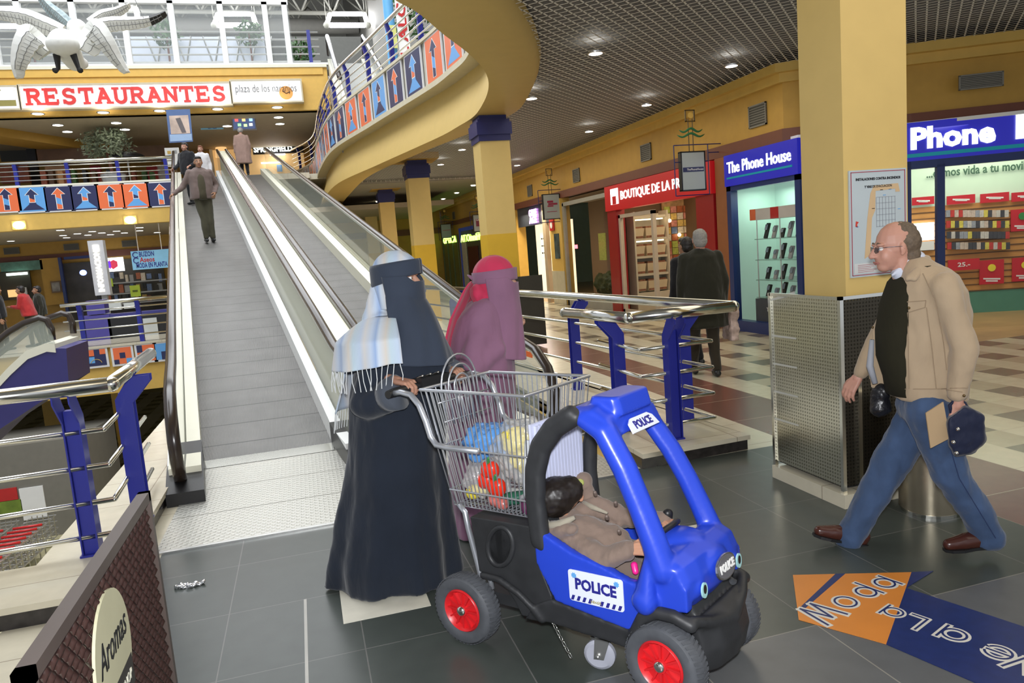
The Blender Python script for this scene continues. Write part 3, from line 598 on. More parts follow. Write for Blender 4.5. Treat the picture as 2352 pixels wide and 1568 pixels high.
# wheels
def wheel(a, b0, b1, sgn, ang=0, r=.155):
    b = MB(TM); m = (b0+b1)/2; hw = abs(b1-b0)/2; c = V((a, m, r))
    prof = [(r*.60, -hw*.75), (r*.66, -hw*.95), (r*.80, -hw*1.05), (r*.92, -hw*.95), (r*.985, -hw*.6), (r, 0), (r*.985, hw*.6), (r*.92, hw*.95), (r*.80, hw*1.05), (r*.66, hw*.95), (r*.60, hw*.75)]
    q = Matrix.Rotation(ang, 3, 'Z'); N = 48
    b.loft([[c+q@V((rr*math.cos(t), y, rr*math.sin(t))) for t in ss(0, 2*math.pi, N)[:-1]] for rr, y in prof], cap=False)
    # tread blocks
    for i in range(N):
        for s in (-1, 1):
            t0 = 2*math.pi*i/N; P = []
            for dt, y in ((0, 0), (.07, 0), (.13, s*hw*.8), (.06, s*hw*.8)):
                P.append((t0+dt, y))
            def pt(t, y, rr): return c+q@V((rr*math.cos(t), y, rr*math.sin(t)))
            lo = [pt(t, y, r*.985-abs(y)*.06) for t, y in P]; hi = [pt(t, y, r*1.012-abs(y)*.10) for t, y in P]
            b.add(lo+hi, [(4, 5, 6, 7), (0, 1, 5, 4), (1, 2, 6, 5), (2, 3, 7, 6), (3, 0, 4, 7)])
    ty = b.build('wheel', TYRE, car, 40)
    b = MB(TM); y = sgn*hw
    rp = [(r*.60, -hw*.8*sgn), (r*.62, y*.82), (r*.585, y*.98), (r*.55, y*.85), (r*.50, y*.45), (r*.18, y*.55), (r*.17, y*.9), (.004, y*.95)]
    b.loft([[c+q@V((rr*math.cos(t), yy, rr*math.sin(t))) for t in ss(0, 2*math.pi, 36)[:-1]] for rr, yy in rp], cap=False)
    for i in range(12):
        t = 2*math.pi*i/12; d = V((math.cos(t), 0, math.sin(t))); n = V((-math.sin(t), 0, math.cos(t)))
        vs = [c+q@(d*r*rr+n*s*.0035+V((0, yy, 0))) for rr, yy in ((.17, y*.5), (.55, y*.42), (.55, y*.75), (.17, y*.78)) for s in (-1, 1)]
        b.add(vs, [(0, 2, 4, 6), (1, 3, 5, 7), (6, 4, 5, 7), (0, 1, 3, 2), (2, 3, 5, 4)])
    b.build('rim', RIM, ty, 40)
    b = MB(TM); b.loft([[c+q@V((rr*math.cos(t), yy, rr*math.sin(t))) for t in ss(0, 2*math.pi, 18)[:-1]] for rr, yy in ((.022, y*.8), (.022, y*1.0), (.016, y*1.14), (.004, y*1.2))]); b.build('hub_cap', CHROME, ty, True)
wheel(0, 0, .085, -1); wheel(.927, 0, .085, -1, -.12); wheel(0, .455, .54, 1); wheel(.927, .455, .54, -1, -.12)
for a_ in (0, .927): b = MB(TM); b.cap((a_, .03, .155), .012, (a_, .51, .155), .012); b.build('axle', STEEL, car, True)
# small swivel castor and chain
b = MB(TM); q = Matrix.Rotation(.25, 3, 'Z'); c = V((.60, .12, .062))
b.loft([[c+q@V((rr*math.cos(t), yy, rr*math.sin(t))) for t in ss(0, 2*math.pi, 26)[:-1]] for rr, yy in ((.03, -.014), (.05, -.017), (.062, -.009), (.062, .009), (.05, .017), (.03, .014))]); cs = b.build('castor', mat('castor_grey', (.36, .37, .43), .5), car, 40)
b = MB(TM); 
for s in (-.021, .021): b.prism([c+q@V((-.02, s, -.015)), c+q@V((.02, s, -.015)), c+q@V((.05, s, .075)), c+q@V((-.01, s, .085))], q@V((0, .003, 0)))
b.box((.58, .09, .137), (.66, .15, .142)); b.cap(c+q@V((0, -.025, 0)), .01, c+q@V((0, .025, 0)), .01); b.build('castor_fork', STEEL, cs, 30)
b = MB(TM)
for i in range(7):
    c = V((.44+.012*i, .045, .195-.021*i)); ux = V((.5, 0, -.87)); uy = V((0, 1, 0)) if i % 2 else V((.87, 0, .5))
    b.tube([c+ux*.014*math.cos(t)+uy*.006*math.sin(t) for t in ss(0, 2*math.pi, 12)[:-1]], .0018, 5, closed=True)
b.build('chain', CHROME, car, True)
# basket
def bk(z):  # rectangle of the basket at height z
    k = (z-.585)/(1.11-.585); L = lambda a, c: a+(c-a)*k
    return L(-.10, -.205), L(.30, .352), L(.125, .09), L(.49, .535)
def rect(z, n=None):
    a0, a1, b0, b1 = bk(z); return [V((a0, b0, z)), V((a1, b0, z)), V((a1, b1, z)), V((a0, b1, z))]
for z, r_ in ((1.11, .0075), (.85, .0045), (.655, .0045)):
    b = MB(TM); R_ = rect(z)
    for i in range(4): b.cap(R_[i], r_, R_[(i+1) % 4], r_, 8)
    b.build('basket_rim', WIRE, car, True)
b = MB(TM)
def wires(i, n):
    t0, t1 = rect(1.11), rect(.585); j = (i+1) % 4
    for k in range(n+1):
        u = k/n; P0 = t0[i].lerp(t0[j], u); P1 = t1[i].lerp(t1[j], u); b.tube([P0, P1], .0026, 5)
for i, n in ((0, 20), (1, 15), (2, 20), (3, 15)): wires(i, n)
a0, a1, b0, b1 = bk(.585)
for k in range(19): a = a0+(a1-a0)*k/18; b.tube([(a, b0, .60), (a, b0+.01, .585), (a, b1-.01, .585), (a, b1, .60)], .0026, 5)
for k in range(9): y = b0+(b1-b0)*k/8; b.tube([(a0, y, .585), (a1, y, .585)], .0026, 5)
b.build('basket_wires', WIRE, car)
b = MB(TM)
for rr, hh, dx in ((.115, .165, 0), (.082, .115, .01), (.05, .065, .015)):
    b.tube([(-.16+dx, .30-rr, .93)]+[(-.175+dx, .30-rr*math.cos(t), 1.09+hh*.9*math.sin(t)) for t in ss(0, math.pi, 14)]+[(-.16+dx, .30+rr, .93)], .0045, 6)
b.tube([(-.15, .16, .95), (-.15, .46, .95)], .004, 6); b.tube([(-.16, .14, 1.04), (-.16, .47, 1.04)], .004, 6)
for k in range(-2, 3): b.tube([(-.155, .30+k*.02, 1.12), (-.14, .30+k*.02, .93)], .003, 5)
b.build('child_seat_flap', WIRE, car, True)
TUBEM = mat('trolley_tube', (.50, .52, .56), .3, .7)
for y in (.085, .56): b = MB(TM); b.tube([(-.375, y, 1.085), (-.32, y, 1.095), (-.26, y, 1.085), (-.215, y, 1.04), (-.185, y, .97), (-.165, y, .90), (-.135, y, .865), (-.07, y, .86), (.1, y, .86)], .0135, 10); b.build('handle_tube', TUBEM, car, True)
for y in (.10, .50): b = MB(TM); b.tube([(-.05, y, .60), (-.02, y, .57), (-.01, y, .50), (.03, y, .33), (.05, y, .22), (.02, y, .16)], .0125, 10); b.build('leg_tube', TUBEM, car, True)
b = MB(TM); b.tube([(.10, .10, .20), (.09, .10, .28), (.12, .10, .33)], .012, 8); b.build('short_tube', TUBEM, car, True)
b = MB(TM); b.tube([(-.375, .06, 1.085), (-.378, .1, 1.088), (-.38, .32, 1.09), (-.378, .545, 1.088), (-.375, .585, 1.085)], [.018, .021, .020, .021, .018], 12); b.box((-.405, .24, 1.085), (-.345, .42, 1.125)); b.build('push_handle', BLACK, car, 40)
b = MB(TM); 
for y in (.26, .31, .36): b.cap((-.39, y, 1.125), .008, (-.36, y, 1.135), .006)
b.build('handle_fitting', CHROME, car, True)
# shopping in the basket
BAG = mat('clear_plastic_bag', (.80, .80, .78), .08, 0, var=0, alpha=.30, spec=.9); BAGB = mat('blue_plastic_bag', (.12, .35, .78), .15, 0, var=.1, alpha=.75)
YB_ = mat('yellow_packet', (.75, .62, .06), .3, var=.2, scale=20); REDP = mat('red_pepper', (.75, .03, .01), .25, var=.1); GRNP = mat('green_stalk', (.04, .22, .06), .5)
def crumple(sc_, am):
    def f(co, n): return co+n*(noise.fractal(co*sc_, 1, 2, 3)*am+abs(noise.noise(co*sc_*.6))*am*.8)
    return f
G = 'groceries in the wire basket'
def item(name, label, cat, prims, mt, vox=.009, fn=None, **k): return tag(blob(name, lb(prims), mt, None, vox, 3, fn, **k), label, cat, G)
item('shopping_bag', 'clear crumpled plastic bag with a yellow packet showing, top of the basket', 'plastic bag', [('e', (.18, .27, .82), (.125, .11, .135)), ('e', (.22, .24, .91), (.07, .06, .05))], BAG, fn=crumple(18, .03))
item('snack_packet', 'yellow packet seen through the clear bag at the top of the basket', 'packet', [('e', (.17, .24, .87), (.07, .06, .06)), ('e', (.20, .26, .80), (.075, .06, .07))], YB_, fn=crumple(25, .012))
item('shopping_bag', 'light blue plastic bag at the handle side of the basket', 'plastic bag', [('e', (-.03, .30, .85), (.10, .13, .07))], BAGB, fn=crumple(16, .03))
item('shopping_bag', 'clear crinkled plastic bag at the bottom left corner of the wire basket', 'plastic bag', [('e', (-.01, .26, .69), (.09, .13, .085))], BAG, fn=crumple(18, .03))
item('fruit_net', 'yellow fruit at the bottom rear corner of the basket', 'fruit', [('e', (-.045, .19, .63), (.035, .04, .035)), ('e', (-.02, .25, .64), (.04, .04, .035)), ('e', (-.05, .3, .63), (.03, .04, .035))], YB_)
for (x, y, z), lab in (((.085, .16, .755), 'uppermost red pepper with green stalk against the basket wires'), ((.05, .17, .70), 'red pepper at the left of the three peppers in the basket'), ((.11, .165, .68), 'lowest red pepper pressed against the near basket wires')):
    p = item('red_pepper', lab, 'pepper', [('e', (x-.015, y, z), (.028, .03, .04)), ('e', (x+.015, y, z), (.028, .03, .042))], REDP, .006)
    b = MB(TM); b.cap((x, y-.01, z+.035), .009, (x+.015, y-.02, z+.06), .006); b.build('stalk', GRNP, p, True)
item('jar', 'green glass jar lying near the bottom of the basket', 'jar', [('c', (.15, .19, .625), .03, (.22, .24, .63), .03)], mat('green_glass', (.02, .10, .06), .1), .006)
item('food_tray', 'white food tray on the bottom of the basket by the jar', 'tray', [('l', [[(.06, .16, .60), (.14, .16, .60), (.14, .16, .635), (.06, .16, .635)], [(.06, .3, .60), (.14, .3, .60), (.14, .3, .635), (.06, .3, .635)]])], mat('tray_white', (.7, .72, .72), .3), .008)
item('jar', 'round jar with red and white label beside the peppers', 'jar', [('c', (.10, .15, .625), .027, (.15, .15, .615), .027)], mat('label_red', (.45, .12, .10), .3, var=.5, scale=40), .006)
item('folded_coat', 'folded purple garment against the front wires of the basket', 'garment', [('c', (.26, .2, .62), .045, (.30, .22, .80), .03), ('c', (.22, .3, .61), .05, (.28, .4, .74), .04)], mat('plum_cloth', (.16, .035, .11), .5), fn=crumple(14, .02))
item('shoulder_strap', 'pale grey strap hanging inside the front end of the basket', 'strap', [('t', [(.24, .16, .65), (.29, .13, .68), (.31, .12, .80), (.325, .12, .92)], .012)], mat('strap_grey', (.5, .52, .53), .5), .006)
# ================= PEOPLE =================
def cloth(name, c, rough=.85, stripes=None, var=.10, scale=5, sheen=.2, bump=.35):
    m = mat(name, c, rough, var=var, scale=scale, bump=0, spec=.25); nt = m.node_tree; b = nt.nodes['Principled BSDF']; N = nt.nodes.new; L = nt.links.new
    if 'Sheen Weight' in b.inputs: b.inputs['Sheen Weight'].default_value = sheen
    tc = N('ShaderNodeTexCoord'); n = N('ShaderNodeTexNoise'); n.inputs['Scale'].default_value = 9; n.inputs['Detail'].default_value = 6; n.inputs['Distortion'].default_value = .6; mp = N('ShaderNodeMapping'); mp.inputs['Scale'].default_value = (1, 1, .35)
    L(tc.outputs['Object'], mp.inputs['Vector']); L(mp.outputs['Vector'], n.inputs['Vector'])
    bp = N('ShaderNodeBump'); bp.inputs['Strength'].default_value = bump; bp.inputs['Distance'].default_value = .03; L(n.outputs['Fac'], bp.inputs['Height']); L(bp.outputs['Normal'], b.inputs['Normal'])
    if stripes:
        sx = N('ShaderNodeSeparateXYZ'); L(tc.outputs['Object'], sx.inputs['Vector'])
        ad = N('ShaderNodeMath'); ad.operation = 'MULTIPLY_ADD'; ad.inputs[1].default_value = stripes[0][0]; L(sx.outputs['X'], ad.inputs[0])
        ml = N('ShaderNodeMath'); ml.operation = 'MULTIPLY'; ml.inputs[1].default_value = stripes[0][1]; L(sx.outputs['Y'], ml.inputs[0]); L(ml.outputs[0], ad.inputs[2])
        fr = N('ShaderNodeMath'); fr.operation = 'FRACT'; L(ad.outputs[0], fr.inputs[0])
        cr = N('ShaderNodeValToRGB'); el = cr.color_ramp.elements
        for i, (p, cc) in enumerate(stripes[1]):
            e = el[i] if i < 2 else el.new(p); e.position = p; e.color = (*cc, 1)
        L(fr.outputs[0], cr.inputs['Fac']); L(cr.outputs['Color'], b.inputs['Base Color'])
    return m
def skin(name, c): 
    m = mat(name, c, .5, var=.07, scale=14, spec=.4); b = m.node_tree.nodes['Principled BSDF']; b.inputs['Subsurface Weight'].default_value = .12; b.inputs['Subsurface Radius'].default_value = (.02, .008, .004); b.inputs['Subsurface Scale'].default_value = .3; return m
def person(label, o, fwd, name='person'):
    M = frame(o, fwd, (0, 0, 1)); r = thing(name, label, 'person', M=M); r['_local'] = 1; return r, M
def onp(M, px, py, yo=0.):   # photo pixel -> local point on the body plane y = yo
    Mi = M.inverted(); c = Mi @ EYEP; d = Mi.to_3x3() @ ray(px, py); t = (yo-c.y)/d.y; return c+d*t
def ring(cx, cy, cz, rx, ry, n=28, p=2.2, tilt=0., fold=0., k=9, ph=0.):
    out = []
    for i in range(n):
        t = 2*math.pi*i/n; c, s = math.cos(t), math.sin(t); f = 1+fold*math.sin(k*t+ph)+fold*.6*math.sin(k*1.7*t+2*ph)
        x = math.copysign(abs(c)**(2/p), c)*rx*f; y = math.copysign(abs(s)**(2/p), s)*ry*f
        out.append(V((cx+x, cy+y, cz+tilt*x)))
    return out
def limb(pts, rs): return chain(pts, rs)
def wrinkle(sc_=9, am=.006, zs=.5, seed=0):
    def f(co, n): 
        q = V((co.x*sc_+seed, co.y*sc_, co.z*sc_*zs)); return co+n*noise.fractal(q, 1, 2, 3)*am
    return f
EYEW = mat('eye_white', (.75, .73, .70), .2, var=0); IRIS = mat('eye_iris', (.03, .018, .01), .15, var=0); LIP = mat('lip', (.38, .14, .11), .5, var=.03)
def head(par, H, sk, hair=None, hmat=None, s=1., ears=True, lips=True, extra=[], brow=None, vox=.0048):
    # H: local matrix of the head centre (between the ears), x forward, z up.  hair(co)->bool on the scalp shell
    A = lambda *p: H @ V((p[0]*s, p[1]*s, p[2]*s)); R3 = H.to_3x3()
    pr_ = [('e', A(-.012, 0, .025), (.098*s, .075*s, .100*s), R3), ('e', A(.035, 0, -.035), (.062*s, .058*s, .075*s), R3), ('e', A(.055, 0, -.085), (.034*s, .036*s, .030*s), R3), ('c', A(-.02, 0, -.05), .052*s, A(-.035, 0, -.15), .055*s),
           ('c', A(.088, 0, .012), .010*s, A(.112, 0, -.030), .0145*s), ('e', A(.104, .012, -.034), (.010*s, .008*s, .008*s), R3), ('e', A(.104, -.012, -.034), (.010*s, .008*s, .008*s), R3),
           ('e', A(.078, .03, .022), (.018*s, .026*s, .010*s), R3), ('e', A(.078, -.03, .022), (.018*s, .026*s, .010*s), R3), ('e', A(.046, .036, -.034), (.038*s, .024*s, .040*s), R3), ('e', A(.046, -.036, -.034), (.038*s, .024*s, .040*s), R3)]
    if ears:
        for g in (-1, 1): pr_ += [('e', A(-.008, g*.078, -.005), (.017*s, .010*s, .030*s), R3 @ Matrix.Rotation(.3*g, 3, 'Z')), ('e', A(-.002, g*.078, -.030), (.010*s, .008*s, .010*s), R3)]
    hd = blob('head', pr_+extra, sk, par, vox*s, 4)
    for g in (-1, 1):
        b = MB(); b.ball(A(.0745, g*.029, .004), .0120*s, 12); e = b.build('eye', EYEW, hd, True); b = MB(); b.ball(A(.0825, g*.029, .004), .0055*s, 10); b.build('iris', IRIS, e, True)
        if brow: b = MB(); b.tube([A(.086, g*.012, .026), A(.089, g*.03, .032), A(.078, g*.048, .026)], [.003*s, .0045*s, .002*s], 6); b.build('eyebrow', brow, hd, True)
    if lips:
        b = MB(); b.tube([A(.088, .024, -.064), A(.100, .010, -.060), A(.102, 0, -.062), A(.100, -.010, -.060), A(.088, -.024, -.064)], [.002*s, .0035*s, .004*s, .0035*s, .002*s], 8); b.tube([A(.086, .02, -.068), A(.097, 0, -.070), A(.086, -.02, -.068)], [.002*s, .0045*s, .002*s], 8); b.build('mouth', LIP, hd, True)
    if hair:
        hp = [('e', A(*c), tuple(x*s for x in r), R3) for c, r in hair]; 
        blob('hair', hp, hmat, hd, .006*s, 2, crumple(45, .003*s))
    return hd
def hand(name, par, W, sk, side=1, curl=(.5, .6, .5), s=1., spread=.05, thumb=(.6, .5), vox=.0042, fc=None):
    # W: wrist matrix: x along the hand, z out of the back of the hand, thumb at +y*side
    pr_ = []; P = lambda x, y, z: W @ V((x*s, y*s*side, z*s))
    pr_ += [('c', P(-.05, 0, 0), .025*s, P(.01, 0, 0), .023*s)]
    for y0, y1 in ((.026, .030), (.010, .011), (-.008, -.010), (-.022, -.028)): pr_.append(('c', P(.008, y0*.7, 0), .015*s, P(.082, y1, .002), .0115*s))
    for i, (y, L) in enumerate(((.031, .072), (.0105, .080), (-.010, .075), (-.030, .058))):
        a = 0; p = V((.084-(.006 if i in (0, 3) else 0), y, .002)); dy = (1.5-i)*spread; cc = fc[i] if fc else curl
        for sg, (f, r) in enumerate(((.44, .0098), (.31, .0090), (.25, .0080))):
            a += cc[sg]; q = p+V((math.cos(a)*L*f, dy*L*f*math.cos(a), -math.sin(a)*L*f)); pr_.append(('c', P(*p), r*s, P(*q), (r-.0008)*s)); p = q
    p0 = V((.018, .024, -.006)); p1 = p0+V((.030, .026, -.012)); d = V((math.cos(thumb[0]), .35, -math.sin(thumb[0]))).normalized(); p2 = p1+d*.030; d = V((math.cos(thumb[0]+thumb[1]), .05, -math.sin(thumb[0]+thumb[1]))).normalized(); p3 = p2+d*.026
    pr_ += [('c', P(*p0), .014*s, P(*p1), .0125*s), ('c', P(*p1), .0115*s, P(*p2), .0105*s), ('c', P(*p2), .0105*s, P(*p3), .009*s)]
    return blob(name, pr_, sk, par, vox*s, 1)
def sheet(name, mt, par, fn, nu, nv, thick=.004, sub=1):
    b = MB(); b.add([fn(i/nu, j/nv) for j in range(nv+1) for i in range(nu+1)], [(j*(nu+1)+i, j*(nu+1)+i+1, (j+1)*(nu+1)+i+1, (j+1)*(nu+1)+i) for j in range(nv) for i in range(nu)])
    o = b.build(name, mt, par, True); md = o.modifiers.new('solid', 'SOLIDIFY'); md.thickness = thick; md.offset = 0
    return o
SK_F = skin('skin_warm', (.42, .22, .15)); SK_M = skin('skin_ruddy', (.50, .26, .19)); SK_C = skin('skin_child', (.46, .24, .15)); SK_T = skin('skin_tan', (.36, .19, .11))
# ---------- woman in dark robe pushing the trolley ----------
ABA = cloth('dark_denim_robe', (.012, .017, .028), .9, var=.15); NIQ = cloth('slate_niqab', (.028, .038, .060), .8, bump=.2); CUFF = cloth('cuff_grey', (.06, .07, .09), .8)
BLS = cloth('pale_striped_shawl', (.5, .6, .75), .85, stripes=((5.2, 1.5), [(0, (.42, .50, .62)), (.12, (.56, .55, .54)), (.3, (.44, .52, .64)), (.42, (.26, .36, .56)), (.5, (.48, .55, .64)), (.68, (.53, .49, .44)), (.8, (.42, .52, .58)), (1, (.42, .50, .62))]), bump=.3)
w1, M1 = person('person in dark robe, slate face veil and pale striped shawl pushing the trolley', atz(908, 1322), (.86, -.50, 0))
S1 = lambda x, y, yo=0.: onp(M1, x, y, yo)
hc = S1(915, 640); hx, hz = hc.x, hc.z-.005
foldv = lambda z: .075*max(0, 1-z/1.0)
rings = []
for px0, px1, py, ry, sk_ in ((768, 1046, 1322, .30, 0), (772, 1040, 1270, .30, 0), (788, 1030, 1180, .27, 0), (802, 1022, 1080, .24, 0), (812, 1015, 990, .22, 0), (815, 1012, 910, .21, 0), (822, 1015, 850, .22, 0), (838, 1003, 800, .215, 0), (860, 975, 760, .18, 0), (880, 955, 730, .11, 0), (890, 945, 700, .06, 0)):
    a, c = S1(px0, py), S1(px1, py); z = (a.z+c.z)/2
    rings.append(ring((a.x+c.x)/2, 0, z, abs(c.x-a.x)/2, ry, 56, 2.1, (c.z-a.z)/(c.x-a.x), foldv(z), 7, z*1.2))
rings[0] = [V((p.x, p.y, .012)) for p in rings[0]]
TLi = M1.inverted() @ TM
r_dummy = 0; hN, hF = TLi @ V((-.38, .20, 1.09)), TLi @ V((-.38, .52, 1.09))
sN, sF = V((hx-.04, -.14, 1.33)), V((hx-.02, .17, 1.34)); eN = S1(836, 928, hN.y+.09); 
sleeve = [('c', sN, .07, eN, .068), ('c', eN, .07, hN+(eN-hN)*.40, .052), ('c', sF, .08, V((hx+.10, .24, 1.12)), .07), ('c', V((hx+.10, .24, 1.12)), .07, hF+V((-.09, -.02, .03)), .055)]
sleeve += [('c', eN+V((.02, 0, -.01)), .062, hN+(eN-hN)*.45+V((0, 0, -.03)), .058)]
robe = blob('robe', [('l', rings)]+sleeve, ABA, w1, .013, 5, wrinkle(7, .012, .35))
for nm, hp, e, r in (('cuff', hN, eN, .070), ('cuff', hF, V((hx+.10, .24, 1.12)), .05)):
    d = (hp-e).normalized(); L0 = e+d*((hp-e).length-.17); b = MB(); b.tube([L0, L0+d*.04, L0+d*.09], [r*.98, r*1.03, r*1.08], 20, sy=1.15); b.build(nm, CUFF, robe, True)
hd = head(w1, Matrix.Translation((hx, 0, hz)) @ Matrix.Rotation(-.0, 4, 'Z'), SK_F, lips=False, ears=False, brow=IRIS)
def headwrap(par, nm, mt, r=(.125, .108, .13), dz=.035, dx=-.012, extra=[], fn=None, cut=None):
    return blob(nm, [('e', V((hx+dx, 0, hz+dz)), r)]+extra, mt, par, .008, 4, fn)
def cyl(ang, r, z, cx, ry=1.): return V((cx+r*math.cos(ang), r*ry*math.sin(ang), z))
# head scarf (open at the face): shell of revolution
def scarf_fn(z0, z1, open_):
    def f(u, v):
        z = z1+(z0-z1)*v; t = max(-1, min(1, (z-(hz+.02))/.128)); r = .124*math.sqrt(max(0, 1-t*t)) if z > hz+.02 else .124-.02*max(0, (hz-.0-z))/.2
        oa = open_(z); a = oa+(2*math.pi-2*oa)*u; return cyl(a, r*(1+.02*math.sin(9*a+z*30)), z, hx-.012, .86)
    return f
sheet('head_scarf', BLS, w1, scarf_fn(hz-.14, hz+.147, lambda z: 0 if z > hz+.055 else 1.05), 60, 40, .006)
# scarf lower end bulging behind the neck
blob('scarf_fold', [('c', V((hx-.10, -.03, hz-.05)), .05, V((hx-.13, -.03, hz-.20)), .075), ('c', V((hx-.08, .04, hz-.05)), .05, V((hx-.11, .05, hz-.20)), .07), ('e', V((hx-.10, 0, hz-.19)), (.09, .12, .06))], BLS, w1, .009, 4, wrinkle(14, .012, .5))
sheet('niqab_band', NIQ, w1, lambda u, v: cyl(2*math.pi*u, (.133 if v > .1 else .129), hz+.088+.012*math.cos(2*math.pi*u)-.074*v-(.035*v*(1-math.cos(2*math.pi*u))/2), hx-.008, .87), 48, 6, .005)
def veil(u, v, zb=None, zt=None, fr=(.136, .262), wid=(1.8, 1.35)):
    a = (u-.5)*2*(wid[0]+(wid[1]-wid[0])*v); z0 = zt+.034*min(1, max(0, (abs(a)-.55)/.35)); z = z0+(zb-z0)*v-.03*math.cos(a)*v
    k = max(0, (v-.22)/.78)**.85*max(.62, math.cos(a*.6)); r = fr[0]+(fr[1]-fr[0])*k
    r *= 1+(.035*math.sin(7*a+4*v)+.02*math.sin(13*a+1+6*v))*v
    return cyl(a, r, z, hx-.008, .88)
zb = S1(950, 822).z; sheet('veil', NIQ, w1, lambda u, v: veil(u, v, zb, hz-.012), 70, 50, .005)
b = MB(); b.prism([V((hx+.16, -.06, zb+.06)), V((hx+.17, -.03, zb+.06)), V((hx+.20, -.05, zb-.10)), V((hx+.175, -.10, zb-.12))], (.004, 0, 0)); b.build('veil_ribbon', cloth('ribbon_mauve', (.09, .085, .12), .8), w1)
# shawl over the back and near shoulder
def shawl(u, v):
    a = math.radians(75)+math.radians(225)*u; z = 1.415-.20*v*(.75+.35*math.sin(math.pi*min(1, u*1.05)))-.06*v*u; r = .10+.17*min(1, v*2.2)**.7+.045*v
    r *= 1+.03*math.sin(12*a)*v; return V((hx-.045+r*1.0*math.cos(a), r*1.14*math.sin(a), z))
sh = sheet('shawl', BLS, w1, shawl, 70, 30, .006)
b = MB()
for i in range(46):
    u = (i+.5)/46; p = shawl(u, 1); q = p+V((random.uniform(-.012, .012), random.uniform(-.008, .008), -.055)); r_ = q+V((random.uniform(-.012, .012), 0, -.05)); b.tube([p, q, r_], .0022, 4)
tag(b.build('fringe', mat('fringe_thread', (.62, .64, .64), .8), sh), None, None, None, 'stuff')
# trailing end down the back
def trail(u, v):
    p0 = S1(822, 760, -.06); p1 = S1(800, 940, -.02); p = p0.lerp(p1, v); return p+V((.025*math.sin(5*u+v*3)-.02, (u-.5)*.22, 0))
tr = sheet('shawl_end', BLS, w1, trail, 16, 20, .006)
b = MB()
for i in range(16): p = trail(i/15, 1); b.tube([p, p+V((-.012, 0, -.06)), p+V((-.02, 0, -.10))], .0022, 4)
b.build('fringe', MATS['fringe_thread'], tr)['kind'] = 'stuff'
# hands on the handle
def gripM(P, down=.0, fwd=V((1, 0, 0)), up=V((0, 0, 1))): return frame(P, fwd, up)
hd3 = (TLi.to_3x3() @ V((1, 0, 0))).normalized()
hand('hand', w1, frame(hN+V((0, 0, .030))-hd3*.085, hd3+V((0, 0, -.12)), (0, 0, 1)), SK_F, 1, (.55, 1.05, .7), .98, .04, (.9, .5))
hand('hand', w1, frame(hF+V((0, 0, .030))-hd3*.085, hd3+V((0, 0, -.12)), (0, 0, 1)), SK_F, -1, (.5, .95, .7), .98, .04, (.9, .5))
b = MB(); q = S1(797, 1305, -.08); b.cap(V((q.x-.03, -.08, .035)), .034, V((q.x+.12, -.08, .03)), .036); b.build('shoe', BLACK, w1, True)
# ---------- woman in mauve robe ----------
MAU = cloth('mauve_robe', (.235, .115, .185), .85, bump=.25); PNK = cloth('crimson_scarf', (.52, .035, .09), .85, bump=.35); MAUD = cloth('plum_skirt', (.12, .035, .065), .85)
w2, M2 = person('person in mauve robe and face veil with crimson head scarf behind the basket', atz(1105, 1215), (.93, -.36, 0))
S2 = lambda x, y, yo=0.: onp(M2, x, y, yo)
hc = S2(1140, 642); hx, hz = hc.x, hc.z-.005
rings = []
for px0, px1, py, ry in ((1040, 1185, 1215, .22), (1035, 1190, 1120, .22), (1030, 1188, 1000, .21), (1026, 1182, 900, .22), (1028, 1178, 830, .215), (1034, 1172, 770, .21), (1048, 1168, 725, .19), (1075, 1162, 695, .15), (1105, 1155, 675, .08)):
    a, c = S2(px0, py), S2(px1, py); z = (a.z+c.z)/2; rings.append(ring((a.x+c.x)/2, 0, z, abs(c.x-a.x)/2, ry, 56, 2.1, (c.z-a.z)/(c.x-a.x), .05*max(0, 1-z), 8, z))
fh = S2(1193, 742, .0)
blob('robe', [('l', rings), ('c', V((hx-.11, -.15, hz-.31)), .078, S2(1085, 850, -.23), .075), ('c', S2(1085, 850, -.23), .075, S2(1140, 800, -.14), .055)], MAU, w2, .013, 5, wrinkle(7, .014, .35, 3))
sk_r = [ring(x.x, 0, z, .17, .17, 40, 2, 0, .05, 7, z) for x, z in ((S2(1120, 1230), .02), (S2(1115, 1100), .3), (S2(1110, 960), .7))]
head(w2, Matrix.Translation((hx, 0, hz)), SK_F, lips=False, ears=False, brow=IRIS)
sheet('head_scarf', PNK, w2, scarf_fn(hz-.13, hz+.147, lambda z: 0 if z > hz+.055 else 1.15), 60, 40, .006)
sheet('niqab_band', MAU, w2, lambda u, v: cyl(2*math.pi*u, .132, hz+.07-.068*v-.008*(1-math.cos(2*math.pi*u)), hx-.008, .87), 48, 6, .005)
b = MB(); b.tube([V((hx-.13, -.03, hz+.02)), V((hx-.15, -.03, hz+.035)), V((hx-.165, -.02, hz+.045))], [.014, .009, .004], 8); b.build('band_knot', MAU, w2, True)
zb = S2(1160, 815).z; sheet('veil', MAU, w2, lambda u, v: veil(u, v, zb, hz-.016, (.134, .150), (1.9, 1.55)), 70, 50, .005)
pA, pB, pC, pD = S2(1085, 665, -.07), S2(1055, 730, -.14), S2(1038, 800, -.17), S2(1028, 870, -.16)
def drape(u, v):
    L = [pA+V((.03, 0, .04)), pA, pB, pC, pD]; t = v*3.999; i = int(t); p = L[i].lerp(L[i+1], t-i); wd = .15+.05*math.sin(math.pi*v)
    return p+V((-.02+.035*(u-.5)+.008*math.sin(14*u), (u-.3)*wd*1.9*.9, .01*math.sin(9*u)))
sheet('scarf_end', PNK, w2, drape, 22, 40, .007)
blob('scarf_fold', [('c', V((hx-.09, -.04, hz-.05)), .055, pA+V((.03, 0, -.03)), .05), ('c', V((hx-.04, -.05, hz-.10)), .055, V((hx-.08, -.05, hz-.16)), .06)], PNK, w2, .009, 3, wrinkle(16, .012, .4))
